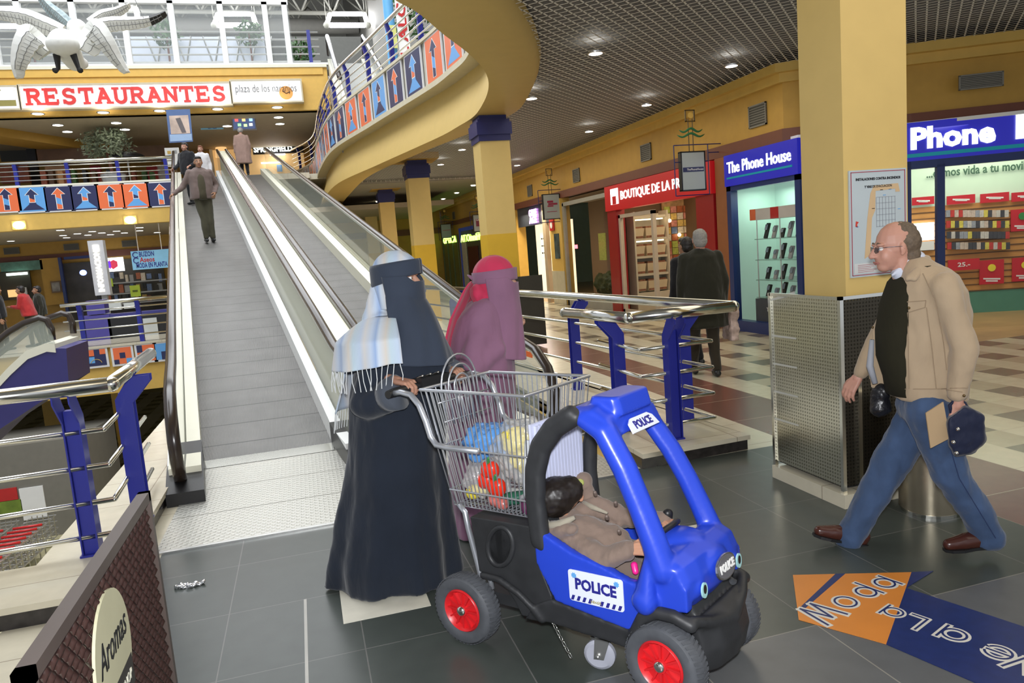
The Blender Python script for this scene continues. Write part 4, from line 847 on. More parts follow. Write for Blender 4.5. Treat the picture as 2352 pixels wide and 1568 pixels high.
hand('hand', w2, frame(fh+V((-.04, .0, -.045)), V((.55, 0, .8)), V((.3, -.9, 0))), SK_F, 1, (1.1, 1.3, .9), .95, .03, (.7, .6))
# ---------- child in the trolley ----------
C1 = lambda x, y, b_: onp(TM, x, y, b_)
JT = cloth('taupe_jacket', (.20, .145, .115), .9, bump=.5); LIN = cloth('cream_lining', (.30, .27, .21), .9); HAIRD = mat('hair_dark', (.012, .008, .006), .45, var=.3, scale=60)
kid = thing('person', 'toddler in taupe jacket leaning back in the toy car seat holding its wheel', 'person', TM @ V((.5, .25, .33)))
hw_ = TM @ C1(1284, 1140, .215)
F_ = (RT*.86+FW*.36+UP*.22).normalized(); Rv = (RT*.5-UP*.75-FW*.25); Rv = (Rv-F_*Rv.dot(F_)).normalized(); U_ = Rv.cross(F_)
HM_ = Matrix(((F_.x, -Rv.x, U_.x, hw_.x), (F_.y, -Rv.y, U_.y, hw_.y), (F_.z, -Rv.z, U_.z, hw_.z), (0, 0, 0, 1)))
def hpts(): return None
hd = head(kid, HM_, SK_C, hair=[((-.034, 0, .034), (.100, .083, .100)), ((-.060, 0, -.01), (.072, .076, .085)), ((.018, 0, .080), (.062, .060, .048))], hmat=HAIRD, s=1.0, extra=[])
nk, pv = C1(1305, 1205, .22), V((.60, .26, .42)); shN, elN, wrN = C1(1305, 1235, .15), C1(1385, 1285, .10), C1(1440, 1265, .12)
shF, elF, wrF = C1(1365, 1160, .36), C1(1430, 1190, .38), V((.76, .38, .56))
pr_ = [('c', nk, .07, pv, .10), ('c', C1(1330, 1225, .2), .085, V((.58, .25, .46)), .10), ('c', shN, .055, elN, .048), ('c', elN, .048, wrN, .040), ('c', nk, .05, shF, .05), ('c', shF, .05, elF, .045), ('c', elF, .042, wrF, .032), ('e', C1(1262, 1218, .2), (.065, .085, .06)), ('c', C1(1255, 1215, .12), .035, C1(1310, 1215, .10), .03)]
jk = blob('jacket', lb(pr_), JT, kid, .008, 4, wrinkle(16, .009, 1, 5))
hoodp = [C1(1245, 1188, .12), C1(1262, 1210, .10), C1(1290, 1205, .10), C1(1320, 1190, .12)]
b = MB(TM); b.tube([p+V((0, .0, .004)) for p in hoodp], [.008, .018, .018, .008], 10); b.build('hood_lining', LIN, jk, True)
b = MB(TM); b.tube([C1(1335, 1150, .30), C1(1362, 1165, .29), C1(1395, 1178, .28)], [.006, .011, .005], 10); b.build('collar_lining', LIN, jk, True)
blob('hood', lb([('e', C1(1335, 1105, .40), (.05, .05, .045)), ('c', C1(1335, 1110, .40), .04, C1(1350, 1140, .36), .04)]), JT, jk, .008, 3, wrinkle(16, .006))
q = C1(1333, 1108, .34); b = MB(TM); b.rev([(.016, -.003), (.016, .003)], q, (.1, -1, .3), 16); b.build('round_badge', mat('badge_green', (.35, .38, .10), .6), jk)
for (x, y) in ((1368, 1135), (1415, 1158), (1423, 1223), (1395, 1190)):
    q = C1(x, y, .25 if y < 1180 else .17); b = MB(TM); b.cap(q, .008, q+V((.004, -.01, .012)), .007); b.build('toggle', mat('toggle_taupe', (.16, .12, .10), .5), jk, True)
W = frame(TM @ (wrN+(C1(1462, 1253, .12)-wrN)*.25), (TM.to_3x3() @ V((.9, .15, .18))).normalized(), (TM.to_3x3() @ V((0, -.75, .6))).normalized())
hand('hand', kid, W, SK_C, 1, (.9, 1.1, .8), .72, .02, (.8, .6))
hand('hand', kid, frame(TM @ wrF, TM.to_3x3() @ V((.9, -.3, -.1)), (0, 0, 1)), SK_C, -1, (.9, 1.1, .8), .68, .02, (.8, .6))
b = MB(TM); blob('trousers', lb([('c', (.60, .22, .40), .07, (.80, .18, .40), .05), ('c', (.60, .33, .40), .07, (.80, .37, .40), .05)]), cloth('child_trousers', (.16, .12, .10), .9), kid, .01, 3)
# ---------- older man striding ----------
BEI = cloth('beige_jacket', (.40, .30, .195), .85, var=.05, bump=.35); JEAN = cloth('blue_jeans', (.045, .078, .155), .85, var=.22, scale=10, bump=.3); OLV = cloth('olive_sweater', (.020, .018, .009), .95, sheen=0); BRSH = mat('brown_leather', (.06, .018, .012), .25, var=.2)
BEIS = mat('jacket_seam', (.30, .22, .14), .9)
SHIRT = mat('white_shirt', (.55, .58, .68), .8); HAIRG = mat('hair_greybrown', (.12, .085, .055), .7, var=.3, scale=80)
om, MO = person('older person with glasses, beige jacket and blue jeans striding past the column', atz(2105, 1262), (-.93, .37, 0))
O_ = lambda x, y, yo=0.: onp(MO, x, y, yo)
# local x forward(image left); camera side is local y>0 ?
cs = 1 if (MO.inverted() @ EYEP).y > 0 else -1
NR, FR_ = cs*.10, -cs*.10
hipN, hipF = O_(2135, 945, NR), O_(2120, 945, FR_)
# front leg = far side, rear leg = near side
kF, aF = O_(2035, 1080, FR_), O_(1958, 1222, FR_); kN, aN = O_(2182, 1085, NR), O_(2268, 1222, NR)
pr_ = [('c', hipN, .112, kN, .086), ('c', kN, .086, aN, .070), ('c', hipF, .112, kF, .088), ('c', kF, .088, aF, .074), ('e', (hipN+hipF)/2+V((0, 0, .03)), (.13, .17, .12))]
pr_ += [('c', aN, .070, aN+(aN-kN)*.08, .074), ('c', aF, .074, aF+(aF-kF)*.08, .077)]
jn = blob('jeans', pr_, JEAN, om, .011, 4, wrinkle(11, .012, .6, 2))
b = MB(); 
for h_, k_, a_, s_ in ((hipN, kN, aN, 1),):
    b.tube([h_+V((0, cs*.112, 0)), h_.lerp(k_, .5)+V((0, cs*.102, 0)), k_+V((0, cs*.089, 0)), k_.lerp(a_, .5)+V((0, cs*.081, 0)), a_+V((0, cs*.073, 0))], .0022, 5)
b.build('side_seam', mat('seam_blue', (.015, .03, .09), .8), jn)
def shoe(par, heel, toe, mt, w=.045, sole=BLACK):
    d = (toe-heel); L = d.length; d.normalize(); u = V((0, 0, 1)) if abs(d.z) < .9 else V((1, 0, 0)); u = (u-d*u.dot(d)).normalized()
    P = lambda t, z: heel+d*L*t+u*z
    o = blob('shoe', [('c', P(.12, .042), .040, P(.30, .048), .042), ('c', P(.30, .04), .040, P(.62, .032), .042), ('c', P(.62, .030), .042, P(.90, .024), .030), ('c', P(.12, .02), .034, P(.55, .02), .034)], mt, par, .007, 3)
    s_ = d.cross(u); b = MB(); pts = [(0.0, .55), (.05, .85), (.2, .9), (.5, .8), (.72, 1.05), (.9, .85), (1.0, .35)]
    b.prism([P(t, -.008)+s_*w*q for t, q in pts]+[P(t, -.008)-s_*w*q for t, q in pts[::-1]], u*.014); b.build('sole', sole, o); return o
shoe(om, O_(1992, 1250, FR_), O_(1868, 1226, FR_), BRSH); shoe(om, O_(2300, 1247, NR), O_(2168, 1262, NR), BRSH)
# jacket
rg = []
for x0, x1, y, ry in ((2040, 2222, 913, .165), (2038, 2222, 880, .175), (2036, 2225, 800, .185), (2036, 2225, 720, .19), (2042, 2218, 665, .185), (2052, 2195, 630, .165), (2065, 2150, 605, .11), (2070, 2120, 592, .065)):
    a, c = O_(x1, y), O_(x0, y); rg.append(ring((a.x+c.x)/2, 0, (a.z+c.z)/2, abs(c.x-a.x)/2*.93, ry, 32, 2.3, (c.z-a.z)/(c.x-a.x)))
sN, eN, wN = O_(2165, 660, cs*.17), O_(2218, 800, cs*.24), O_(2200, 905, cs*.23)
sF, eF, wF = O_(2075, 668, -cs*.14), O_(2022, 772, -cs*.24), O_(1980, 852, -cs*.24)
pr_ = [('l', rg), ('c', sN, .070, eN, .060), ('c', eN, .060, wN, .046), ('c', sF, .068, eF, .056), ('c', eF, .055, wF, .044)]
pr_ += [('l', [[O_(x, y, yo) for x, y in ((2062, 640), (2030, 690), (2002, 760), (1990, 850), (1998, 893), (2030, 900), (2062, 760))] for yo in (-cs*.125, -cs*.145)])]
jk = blob('jacket', pr_, BEI, om, .011, 4, wrinkle(9, .011, .6, 8))
# opening at the front: sweater, lining, collar, pockets, buttons
# sweater front follows the jacket front edge
fr = [(2060, 612), (2040, 650), (2022, 700), (2012, 760), (2014, 820), (2030, 868), (2036, 905)]
b = MB(); R2 = []
for i, (x, y) in enumerate(fr):
    p = O_(x, y, 0); R2.append(ring(p.x-.092, -cs*.0, p.z, .084 if i else .05, .120, 24))
b.loft(R2); b.build('sweater', OLV, om, True)
def side_pt(x, y, off=.0): return O_(x, y, cs*off)
def ribbon(name, pts, w_, mt, par, t=.006):
    b = MB(); b.tube(pts, [w_]*len(pts), 8, sy=t/w_); return b.build(name, mt, par, True)
# find surface offset by raycast onto the jacket
def onsurf(obj, M, x, y, lift=.002):
    Mi = M.inverted(); c = Mi @ EYEP; d = (Mi.to_3x3() @ ray(x, y)).normalized(); ok, loc, nn, _ = obj.ray_cast(c, d)
    return (loc+nn*lift) if ok else None
def seam(pts, name='seam', mt=None, r=.0025, obj=None, M=None, par=None):
    P = []
    for (x0, y0), (x1, y1) in zip(pts, pts[1:]):
        for k in range(7): 
            q = onsurf(obj, M, x0+(x1-x0)*k/6, y0+(y1-y0)*k/6)
            if q is not None: P.append(q)
    if len(P) > 1: b = MB(); b.tube(P, r, 5); return b.build(name, mt, par)
bpy.context.view_layer.update()
for pts in ([(2040, 905), (2040, 790), (2055, 720), (2062, 700)], [(2005, 893), (2150, 893), (2222, 890)], [(2052, 708), (2085, 718), (2125, 706)], [(2125, 706), (2127, 690), (2060, 695), (2052, 708)], [(2085, 718), (2088, 893)], [(2128, 706), (2140, 800), (2150, 893)], [(2120, 628), (2150, 690), (2165, 770), (2175, 850)], [(2175, 895), (2210, 900)]):
    seam(pts, 'seam', BEIS, .0022, jk, MO, jk)
for (x, y) in ((2088, 707), (2043, 770), (2047, 840), (2213, 908), (2006, 752)):
    q = onsurf(jk, MO, x, y, .003)
    if q is not None: b = MB(); b.ball(q, .007, 10); b.build('button', mat('bronze_button', (.16, .11, .05), .3, .8), jk, True)
b = MB(); A1, A2, A3 = O_(2050, 605, cs*.07), O_(2105, 598, cs*.10), O_(2118, 640, cs*.17); A4, A5 = O_(2075, 655, cs*.16), O_(2045, 640, cs*.09)
cl = blob('collar', [('c', O_(2125, 600, cs*.02), .03, O_(2118, 612, cs*.09), .02), ('c', O_(2118, 612, cs*.09), .022, O_(2085, 640, cs*.14), .014), ('c', O_(2120, 610, cs*.08), .02, O_(2100, 640, cs*.15), .016), ('c', O_(2125, 598, -cs*.02), .03, O_(2100, 605, -cs*.09), .02), ('c', O_(2100, 605, -cs*.09), .02, O_(2040, 650, -cs*.10), .012)], BEI, jk, .008, 3)
blob('shirt_collar', [('c', O_(2104, 596, cs*.0), .046, O_(2068, 626, cs*.01), .042), ('c', O_(2098, 590, cs*.045), .013, O_(2050, 632, cs*.035), .008)], SHIRT, om, .007, 3)
b = MB(); b.tube([O_(2003, 780, -cs*.02), O_(1998, 840, -cs*.03), O_(2010, 880, -cs*.02)], [.012, .018, .014], 8); b.build('jacket_lining', mat('lining_grey', (.30, .31, .34), .7), jk, True)
hcen = O_(2055, 568, 0); HMo = Matrix.Translation(hcen) @ Matrix.Rotation(.06, 4, 'Y')
hd = head(om, HMo, SK_M, hair=[((-.050, 0, .022), (.072, .079, .082)), ((-.03, 0, .070), (.078, .064, .052)), ((-.065, 0, -.045), (.048, .066, .052)), ((-.02, 0, .02), (.035, .081, .03))], hmat=HAIRG, s=1.0, brow=HAIRG, extra=[])
b = MB(); zc = lambda x, y, z: HMo @ V((x, y, z))
for g in (-1, 1):
    b.tube([zc(.098, g*.012, .008), zc(.100, g*.03, .014), zc(.093, g*.05, .008), zc(.095, g*.046, -.010), zc(.101, g*.028, -.016), zc(.101, g*.013, -.008)], .0013, 5, closed=True)
    b.tube([zc(.093, g*.05, .008), zc(.06, g*.074, .010), zc(.0, g*.086, .006), zc(-.012, g*.086, -.008)], .0014, 5)
b.tube([zc(.098, .012, .006), zc(.104, 0, .010), zc(.098, -.012, .006)], .0013, 5)
gl = b.build('glasses', mat('spectacle_metal', (.10, .10, .12), .3, .8), om, True)
for g in (-1, 1): b = MB(); b.prism([zc(.0985, g*.014, .005), zc(.100, g*.03, .012), zc(.094, g*.048, .006), zc(.095, g*.045, -.008), zc(.1005, g*.028, -.014), zc(.1005, g*.014, -.007)], (.001, 0, 0)); b.build('lens', mat('lens_smoke', (.05, .05, .06), .05, alpha=.5, var=0), gl)
hand('hand', om, frame(wF+V((.02, 0, -.03)), O_(1958, 885, -cs*.24)-wF, (.6, cs*.5, .6)), SK_M, -cs, (.35, .5, .35), 1.0, .05, (.4, .4))
hand('hand', om, frame(wN+V((0, 0, -.045)), V((.06, 0, -1)), V((.1, cs*1, 0))), SK_M, cs, (.8, 1.2, .9), 1.0, .02, (.6, .5))
bagM = MO
def Bw(x, y, yo): return MO @ O_(x, y, cs*yo)
b_o = blob('handbag', [('l', [[Bw(x, y, yo) for x, y in ((2178, 960), (2215, 932), (2255, 955), (2260, 1010), (2235, 1040), (2195, 1045), (2178, 1015))] for yo in (.17, .29)])], cloth('navy_bag', (.008, .012, .035), .6), None, .008, 3, crumple(10, .012))
tag(b_o, 'small dark navy bag hanging from the hand of the older person in beige jacket', 'bag')
b = MB(); b.tube([Bw(2188, 965, .23), Bw(2182, 930, .23), Bw(2195, 915, .23), Bw(2215, 925, .23), Bw(2230, 950, .23)], .009, 8); b.build('handle', cloth('navy_bag', (.008, .012, .035), .6), b_o, True)
for x, y in ((2200, 985), (2190, 1015), (2197, 1040)):
    b = MB(); b.ball(Bw(x, y, .30), .010, 10); b.build('buckle', CHROME, b_o, True)
b = MB(); b.prism([Bw(2125, 948, .25), Bw(2165, 922, .25), Bw(2180, 1005, .25), Bw(2136, 1028, .25)], (MO.to_3x3() @ V((0, cs*.008, 0)))); tag(b.build('envelope', mat('kraft_paper', (.42, .29, .16), .8)), 'brown paper envelope held beside the dark bag against the jeans', 'envelope')
b = blob('crossbody_pouch', [('c', Bw(2022, 900, -.14), .045, Bw(2022, 935, -.14), .05)], mat('black_nylon', (.012, .012, .014), .3, bump=.6, scale=30), None, .008, 3, crumple(20, .01))
tag(b, 'shiny black pouch hanging below the open beige jacket front', 'bag')
# ---------- generic figure for people further away ----------
def figure(label, M, H, top, legs_m, shoe_m, sk, hairm, arms, stance=((.06, .09), (-.06, -.09)), coat=0., lean=0., hat=None, hairp=None, coatw=(.17, .24), hands=True, turn=0., crossed=None):
    # M feet matrix (x fwd), H height; arms: [(elbow, wrist)] in local metres (for H=1.7), y<0 first
    r = thing('person', label, 'person', M=M); r['_local'] = 1; k = H/1.7; Q = lambda x, y, z: V((x*k, y*k, z*k))
    hz_ = .90; hip = Q(lean*.4, 0, hz_)
    pr_ = []
    for (fx, fy) in stance:
        g = 1 if fy > 0 else -1
        kn = Q(fx*.5+.03, fy*.95 if crossed is None else (fy+g*.09)/2*.9, .48); pr_ += [('c', hip+Q(0, g*.085, 0), .10*k, kn, .072*k), ('c', kn, .072*k, Q(fx, fy, .10), .055*k)]
    pr_.append(('e', hip+Q(0, 0, .02), (.12*k, .165*k, .11*k)))
    blob('trousers', pr_, legs_m, r, .016, 3, wrinkle(9, .01, .5))
    for (fx, fy) in stance:
        o = blob('shoe', [('c', Q(fx-.05, fy, .045), .042*k, Q(fx+.08, fy, .035), .038*k), ('c', Q(fx+.08, fy, .034), .038*k, Q(fx+.16, fy*1.05, .03), .030*k)], shoe_m, r, .012, 2)
    zb_ = .86-coat; rr = [ring(lean*.3*k, 0, zb_*k, coatw[0]*k*(1+coat*.3), coatw[1]*k*(1+coat*.15), 28, 2.3, 0, .04 if coat > .1 else .01, 6)]
    for z, rx, ry, lx in ((.95, coatw[0], coatw[1]*.93, .4), (1.12, coatw[0]*.97, coatw[1]*.9, .6), (1.30, .15, .225, .8), (1.40, .13, .20, .9), (1.46, .09, .12, 1.), (1.49, .06, .07, 1.)): rr.append(ring(lean*lx*k, 0, z*k, rx*k, ry*k, 28, 2.3))
    pr_ = [('l', rr)]
    for (e, w_), g in zip(arms, (-1, 1)):
        s_ = Q(lean*.85, g*.185, 1.385); e = Q(*e); w_ = Q(*w_); pr_ += [('c', s_, .07*k, e, .058*k), ('c', e, .056*k, w_, .042*k)]
    blob('coat', pr_, top, r, .015, 3, wrinkle(9, .012, .5, 4))
    hm = Matrix.Translation(Q(lean*1.15+.015, 0, 1.585)) @ Matrix.Rotation(turn, 4, 'Z')
    hp = hairp or [((-.03, 0, .035), (.096, .082, .095)), ((-.05, 0, -.01), (.07, .08, .085)), ((.03, 0, .08), (.055, .065, .04))]
    hd = head(r, hm, sk, hair=hp, hmat=hairm, s=k, vox=.009, brow=hairm)
    if hands:
        for (e, w_), g in zip(arms, (-1, 1)):
            e, w_ = Q(*e), Q(*w_); d = (w_-e).normalized(); z = V((0, g, .3)) if abs(d.z) > .5 else V((0, 0, 1)); hand('hand', r, frame(w_+d*.03, d, z), sk, -g if abs(d.z) > .5 else -g, (.4, .5, .4), k, .03, (.4, .3), .007)
    return r
def FM(x, y, z, fwd): return frame(atz(x, y, z), (*fwd, 0), (0, 0, 1))
OVC = cloth('dark_overcoat', (.022, .022, .014), .95); TRD = cloth('dark_trousers', (.035, .028, .018), .9); BRC = cloth('mauve_brown_jacket', (.17, .125, .11), .9); OLT = cloth('olive_trousers', (.07, .065, .04), .9)
HG = mat('hair_grey', (.30, .29, .27), .8, var=.2, scale=60); BLK = cloth('black_cloth', (.012, .012, .014), .9); WHC = cloth('white_cloth', (.6, .58, .58), .9); REDC = cloth('red_jacket', (.42, .03, .03), .85); COATL = cloth('rose_beige_coat', (.30, .20, .165), .9)
hang = [((-.03, -.25, 1.10), (.03, -.26, .86)), ((-.03, .25, 1.10), (.03, .26, .86))]
figure('person with grey hair in long dark overcoat seen from behind near red shop', FM(1622, 862, 0, (.30, .95)), 1.74, OVC, TRD, BLACK, SK_M, HG, hang, ((.16, .10), (-.10, -.10)), coat=.28, lean=.02, coatw=(.19, .27))
b = blob('shopping_bag', [('l', [[atz(1640, 862)+V((dx+.22, dy-.05, z)) for dx, dy in ((-.05, -.1), (.05, -.1), (.05, .1), (-.05, .1))] for z in (.42, .78)])], mat('printed_plastic_bag', (.52, .40, .36), .4, var=.5, scale=12), None, .012, 3, crumple(10, .02))
tag(b, 'printed pale plastic bag carried at the right side of the person in dark overcoat', 'bag')
figure('dark clothed person mostly hidden in front of the grey-haired person in overcoat', FM(1588, 838, 0, (-.2, 1)), 1.66, BLK, BLK, BLACK, SK_T, HAIRD, hang)
SWT = cloth('olive_shirt', (.07, .06, .035), .9)
def ramp_at(x, y):
    d = ray(x, y); t = (-KR*6.72-EYE)/(d.z-KR*d.y); return EYEP+d*t
p = ramp_at(478, 556)
man = figure('person in mauve-brown jacket standing on the left ramp, hand on the handrail', frame(p, (.22, -1, 0), (0, 0, 1)), 1.74, BRC, OLT, BLACK, SK_T, HAIRD, [((-.02, -.33, 1.12), (.10, -.52, .98)), ((-.06, .30, 1.14), (.10, .24, .98))], ((.05, -.03), (.02, .10)), lean=.03)
o = MB(); o.loft([ring(.135*q, 0, z, .06, .075*q, 16) for z, q in ((.86, 1.05), (.98, 1.08), (1.15, 1.10), (1.3, 1.0), (1.43, .6))]); o.build('shirt', SWT, man, True)
p = ramp_at(430, 470)
wm = figure('person in black top high on the left ramp behind the brown jacket person', frame(RP(.25, (p.y-6.72), 0), (-.5, -.85, 0), (0, 0, 1)), 1.62, BLK, BLK, BLACK, SK_F, HAIRD, [((.05, -.28, 1.12), (.25, -.30, 1.0)), ((.05, .28, 1.12), (.22, .25, 1.05))], lean=.05)
figure('child in pale top behind the person in black and white on the left ramp', frame(RP(.62, (p.y-5.6), 0), (-.2, -1, 0), (0, 0, 1)), 1.45, WHC, BLK, BLACK, SK_F, mat('hair_auburn', (.16, .05, .02), .7), hang)
figure('person in a long rose-beige coat and pale hat at the top of the right-hand ramp', frame(RP(2.1, STOP+.25, 0), (-.1, 1, 0), (0, 0, 1)), 1.66, COATL, BLK, BLACK, SK_F, HG, hang, coat=.42, coatw=(.18, .26), hairp=[((-.01, 0, .03), (.11, .10, .10)), ((0, 0, .06), (.09, .09, .08))])
figure('person in a red jacket leaning over at the far left rail of the lower escalator', FM(85, 795, 0, (-1, .1)), 1.72, REDC, TRD, BLACK, SK_T, HAIRD, [((.22, -.2, 1.12), (.42, -.12, 1.15)), ((.22, .2, 1.12), (.42, .12, 1.15))], lean=.16)
figure('person in dark clothes at the left edge of the photo beyond the escalator', FM(12, 805, 0, (.8, .2)), 1.78, BLK, TRD, BLACK, SK_T, HAIRD, hang)
figure('person in dark grey coat standing behind the person in red jacket', FM(105, 790, 0, (-.8, -.3)), 1.68, OVC, TRD, BLACK, SK_T, HAIRD, hang)
# ================= THINGS OF THE BUILDING =================
def R4(Y, x0, y0, x1, y1):
    xm, ym = (x0+x1)/2, (y0+y1)/2; return atY(x0, ym, Y).x, atY(x1, ym, Y).x, atY(xm, y1, Y).z, atY(xm, y0, Y).z
def RX(X, x0, y0, x1, y1):
    xm, ym = (x0+x1)/2, (y0+y1)/2; return atX(x0, ym, X).y, atX(x1, ym, X).y, atX(xm, y1, X).z, atX(xm, y0, X).z   # Y0 (far), Y1 (near)
def bxY(Y, r, d, mb, mi=0, dy=0.):
    X0, X1, Z0, Z1 = r; mb.box((X0, Y+dy, Z0), (X1, Y+dy+d, Z1), mi)
FC = lambda x, y, z: frame((x, y, z), (1, 0, 0), (0, -1, 0))       # faces the camera side (-Y)
FS = lambda x, y, z: frame((x, y, z), (0, -1, 0), (-1, 0, 0))     # on the right facade, faces -X
def box_thing(name, label, cat, a, b_, mt, group=None, **k):
    b = MB(); b.box(a, b_); return tag(b.build(name, mt), label, cat, group)
PERF = bpy.data.materials.new('perforated_steel'); PERF.use_nodes = True
nt = PERF.node_tree; bs = nt.nodes['Principled BSDF']; tc = nt.nodes.new('ShaderNodeTexCoord'); sp = nt.nodes.new('ShaderNodeSeparateXYZ'); ad = nt.nodes.new('ShaderNodeMath'); cb = nt.nodes.new('ShaderNodeCombineXYZ')
nt.links.new(tc.outputs['Object'], sp.inputs[0]); nt.links.new(sp.outputs['X'], ad.inputs[0]); nt.links.new(sp.outputs['Y'], ad.inputs[1]); nt.links.new(ad.outputs[0], cb.inputs['X']); nt.links.new(sp.outputs['Z'], cb.inputs['Y'])
br = nt.nodes.new('ShaderNodeTexBrick'); br.offset = 0; br.inputs['Scale'].default_value = 1; br.inputs['Brick Width'].default_value = .022; br.inputs['Row Height'].default_value = .022; br.inputs['Mortar Size'].default_value = .0055; br.inputs['Mortar Smooth'].default_value = .1
nt.links.new(cb.outputs[0], br.inputs['Vector']); mr = nt.nodes.new('ShaderNodeMapRange'); mr.inputs['To Min'].default_value = .45; mr.inputs['To Max'].default_value = 1.; nt.links.new(br.outputs['Fac'], mr.inputs['Value'])
nt.links.new(mr.outputs['Result'], bs.inputs['Alpha']); bs.inputs['Base Color'].default_value = (.80, .77, .64, 1); bs.inputs['Metallic'].default_value = 1; bs.inputs['Roughness'].default_value = .22
# ---- near column with perforated planter casing, evacuation plan, bin ----
cA, cB_ = atX(1848, 660, 3.12), atX(1943, 684, 3.12); cR = atY(2084, 400, cB_.y)
t = thing('column', 'large pale yellow square column in the right foreground carrying the evacuation plan', 'column', (3.4, 3.8, 0))
b = MB(); b.box((3.12, cB_.y, 0), (cR.x, cA.y, 4.12)); b.build('shaft', CREAMC, t)
px0, px1, py0, py1, pzt = 3.0, 3.78, 3.56, 4.22, 1.27
t = thing('column_casing', 'shiny perforated steel casing wrapped in tape around the foot of the near yellow column', 'casing', (3.4, 3.9, 0))
b = MB(); b.box((px0-.03, py0-.04, 0), (px1, py1, .085)); b.build('stone_base', MARB, t)
b = MB(); b.box((px0, py0, .12), (px0+.004, py1, pzt)); b.build('perforated_sheet', PERF, t); PERF2 = PERF.copy(); PERF2.name = 'perforated_shaded'; PERF2.node_tree.nodes['Principled BSDF'].inputs['Base Color'].default_value = (.10, .09, .07, 1); PERF2.node_tree.nodes['Principled BSDF'].inputs['Roughness'].default_value = .4; b = MB(); b.box((px0, py0, .12), (px1, py0+.004, pzt)); b.build('perforated_sheet', PERF2, t)  # front sheet is a darkened copy of the steel, its shade painted in
b = MB(); b.box((px0+.03, py0+.03, .1), (px1-.02, py1, pzt-.05)); b.build('dark_liner', mat('liner_black', (.01, .01, .012), .6), t)
b = MB()
for x, y in ((px0, py0), (px0, py1)): b.box((x-.012, y-.012, .085), (x+.012, y+.012, pzt))
b.box((px0-.012, py0-.012, pzt-.02), (px0+.012, py1, pzt)); b.box((px0-.012, py0-.012, pzt-.02), (px1, py0+.012, pzt)); b.box((px0+.10, py0-.02, .085), (px0+.125, py0, .85)); b.build('steel_frame', CHROME, t)
for z in (1.22, .98, .79, .60, .41):
    b = MB(); b.add([(px0-.003, py1-.01, z+.01), (px0-.003, py1-.26, z+(.07 if z > 1.2 else .012)), (px0-.003, py1-.26, z+(.045 if z > 1.2 else .0)), (px0-.003, py1-.01, z-.005)], [(0, 1, 2, 3)]); b.build('tape_strip', mat('clear_tape', (.8, .8, .75), .1, var=0, alpha=.5), t)
t = thing('litter_bin', 'round brushed steel bin beside the column casing behind the striding person', 'bin', (3.38, 3.30, 0))
b = MB(); b.rev([(.155, .0), (.155, .02), (.165, .025), (.165, .62), (.158, .65), (.12, .66), (.115, .64)], (3.38, 3.30, 0), n=40); b.build('body', mat('bin_steel', (.42, .37, .27), .3, .85, var=.1), t, 40)
b = MB(); b.rev([(.158, 0), (.158, .018)], (3.38, 3.30, .0), n=40); b.build('foot_ring', CHROME, t)
# evacuation plan
r = R4(cB_.y, 1949, 389, 2079, 632); t = thing('evacuation_plan', 'white evacuation plan notice with red border fixed to the near yellow column', 'notice', ((r[0]+r[1])/2, cB_.y-.005, r[2]))
Yp = cB_.y-.012
b = MB(); bxY(Yp, r, .011, b); b.build('board', mat('plan_board', (.48, .55, .58), .35, var=.02), t)
def inner(r, m): return (r[0]+m, r[1]-m, r[2]+m, r[3]-m)
b = MB(); q = inner(r, .012)
for a, c in (((q[0], q[2]), (q[1], q[2])), ((q[1], q[2]), (q[1], q[3])), ((q[1], q[3]), (q[0], q[3])), ((q[0], q[3]), (q[0], q[2]))): b.box((min(a[0], c[0])-.002, Yp-.002, min(a[1], c[1])-.002), (max(a[0], c[0])+.002, Yp, max(a[1], c[1])+.002))
b.build('red_border', mat('plan_red', (.35, .03, .05), .5), t)
cx = (r[0]+r[1])/2; Wd = r[1]-r[0]; Hh = r[3]-r[2]
text('plan_lettering', 'INSTALACIONES CONTRA INCENDIOS', FC(cx, Yp-.001, r[3]-.052*Hh/.6), .02, BLACK, t, .0006, .0008, Wd*.78)
text('plan_lettering', 'Y VIAS DE EVACUACION', FC(cx, Yp-.001, r[3]-.095*Hh/.6), .02, BLACK, t, .0006, .0008, Wd*.48)
def pp(u, v): return V((r[0]+Wd*u, Yp-.0015, r[3]-Hh*v))
b = MB()
for pl_ in ([(.42, .15), (.85, .14), (.88, .22), (.80, .22), (.80, .19), (.45, .20), (.44, .38), (.38, .45), (.34, .80), (.24, .83), (.30, .45), (.36, .22)],): b.prism([pp(*p) for p in pl_], (0, .0008, 0))
b.build('plan_tan', mat('plan_tan', (.62, .44, .25), .5), t)
b = MB(); 
for i in range(7): b.box(tuple(pp(.46+.055*i, .26)-V((.001, 0, Hh*.28))), tuple(pp(.46+.055*i, .26)+V((.001, .001, 0))))
for j in range(6): b.box(tuple(pp(.46, .26+.055*j)-V((0, 0, .001))), tuple(pp(.80, .26+.055*j)+V((0, .001, .001))))
b.build('plan_grid', mat('plan_ink', (.25, .26, .3), .5), t)
b = MB(); 
for u, v in ((.55, .19), (.70, .19), (.60, .24), (.86, .38), (.40, .36), (.12, .52)): b.box(tuple(pp(u-.02, v+.006)), tuple(pp(u+.03, v)+V((0, .001, 0))))
b.build('plan_blue', LBLUE, t)
b = MB(); b.prism([pp(.10, .47), pp(.15, .48), pp(.12, .50), pp(.13, .53), pp(.09, .52)], (0, .0008, 0)); b.build('plan_arrow', mat('plan_red2', (.6, .05, .03), .5), t)
b = MB(); b.box(tuple(pp(.06, .965)), tuple(pp(.62, .87)+V((0, .0006, 0)))); lg = b.build('plan_legend', mat('legend_white', (.6, .62, .62), .5), t)
b = MB()
for j in range(5): b.box(tuple(pp(.12, .888+.016*j)-V((0, .001, .001))), tuple(pp(.45-.05*(j % 3), .888+.016*j)+V((0, 0, .001))))
b.build('legend_lines', MATS['plan_red'], lg)
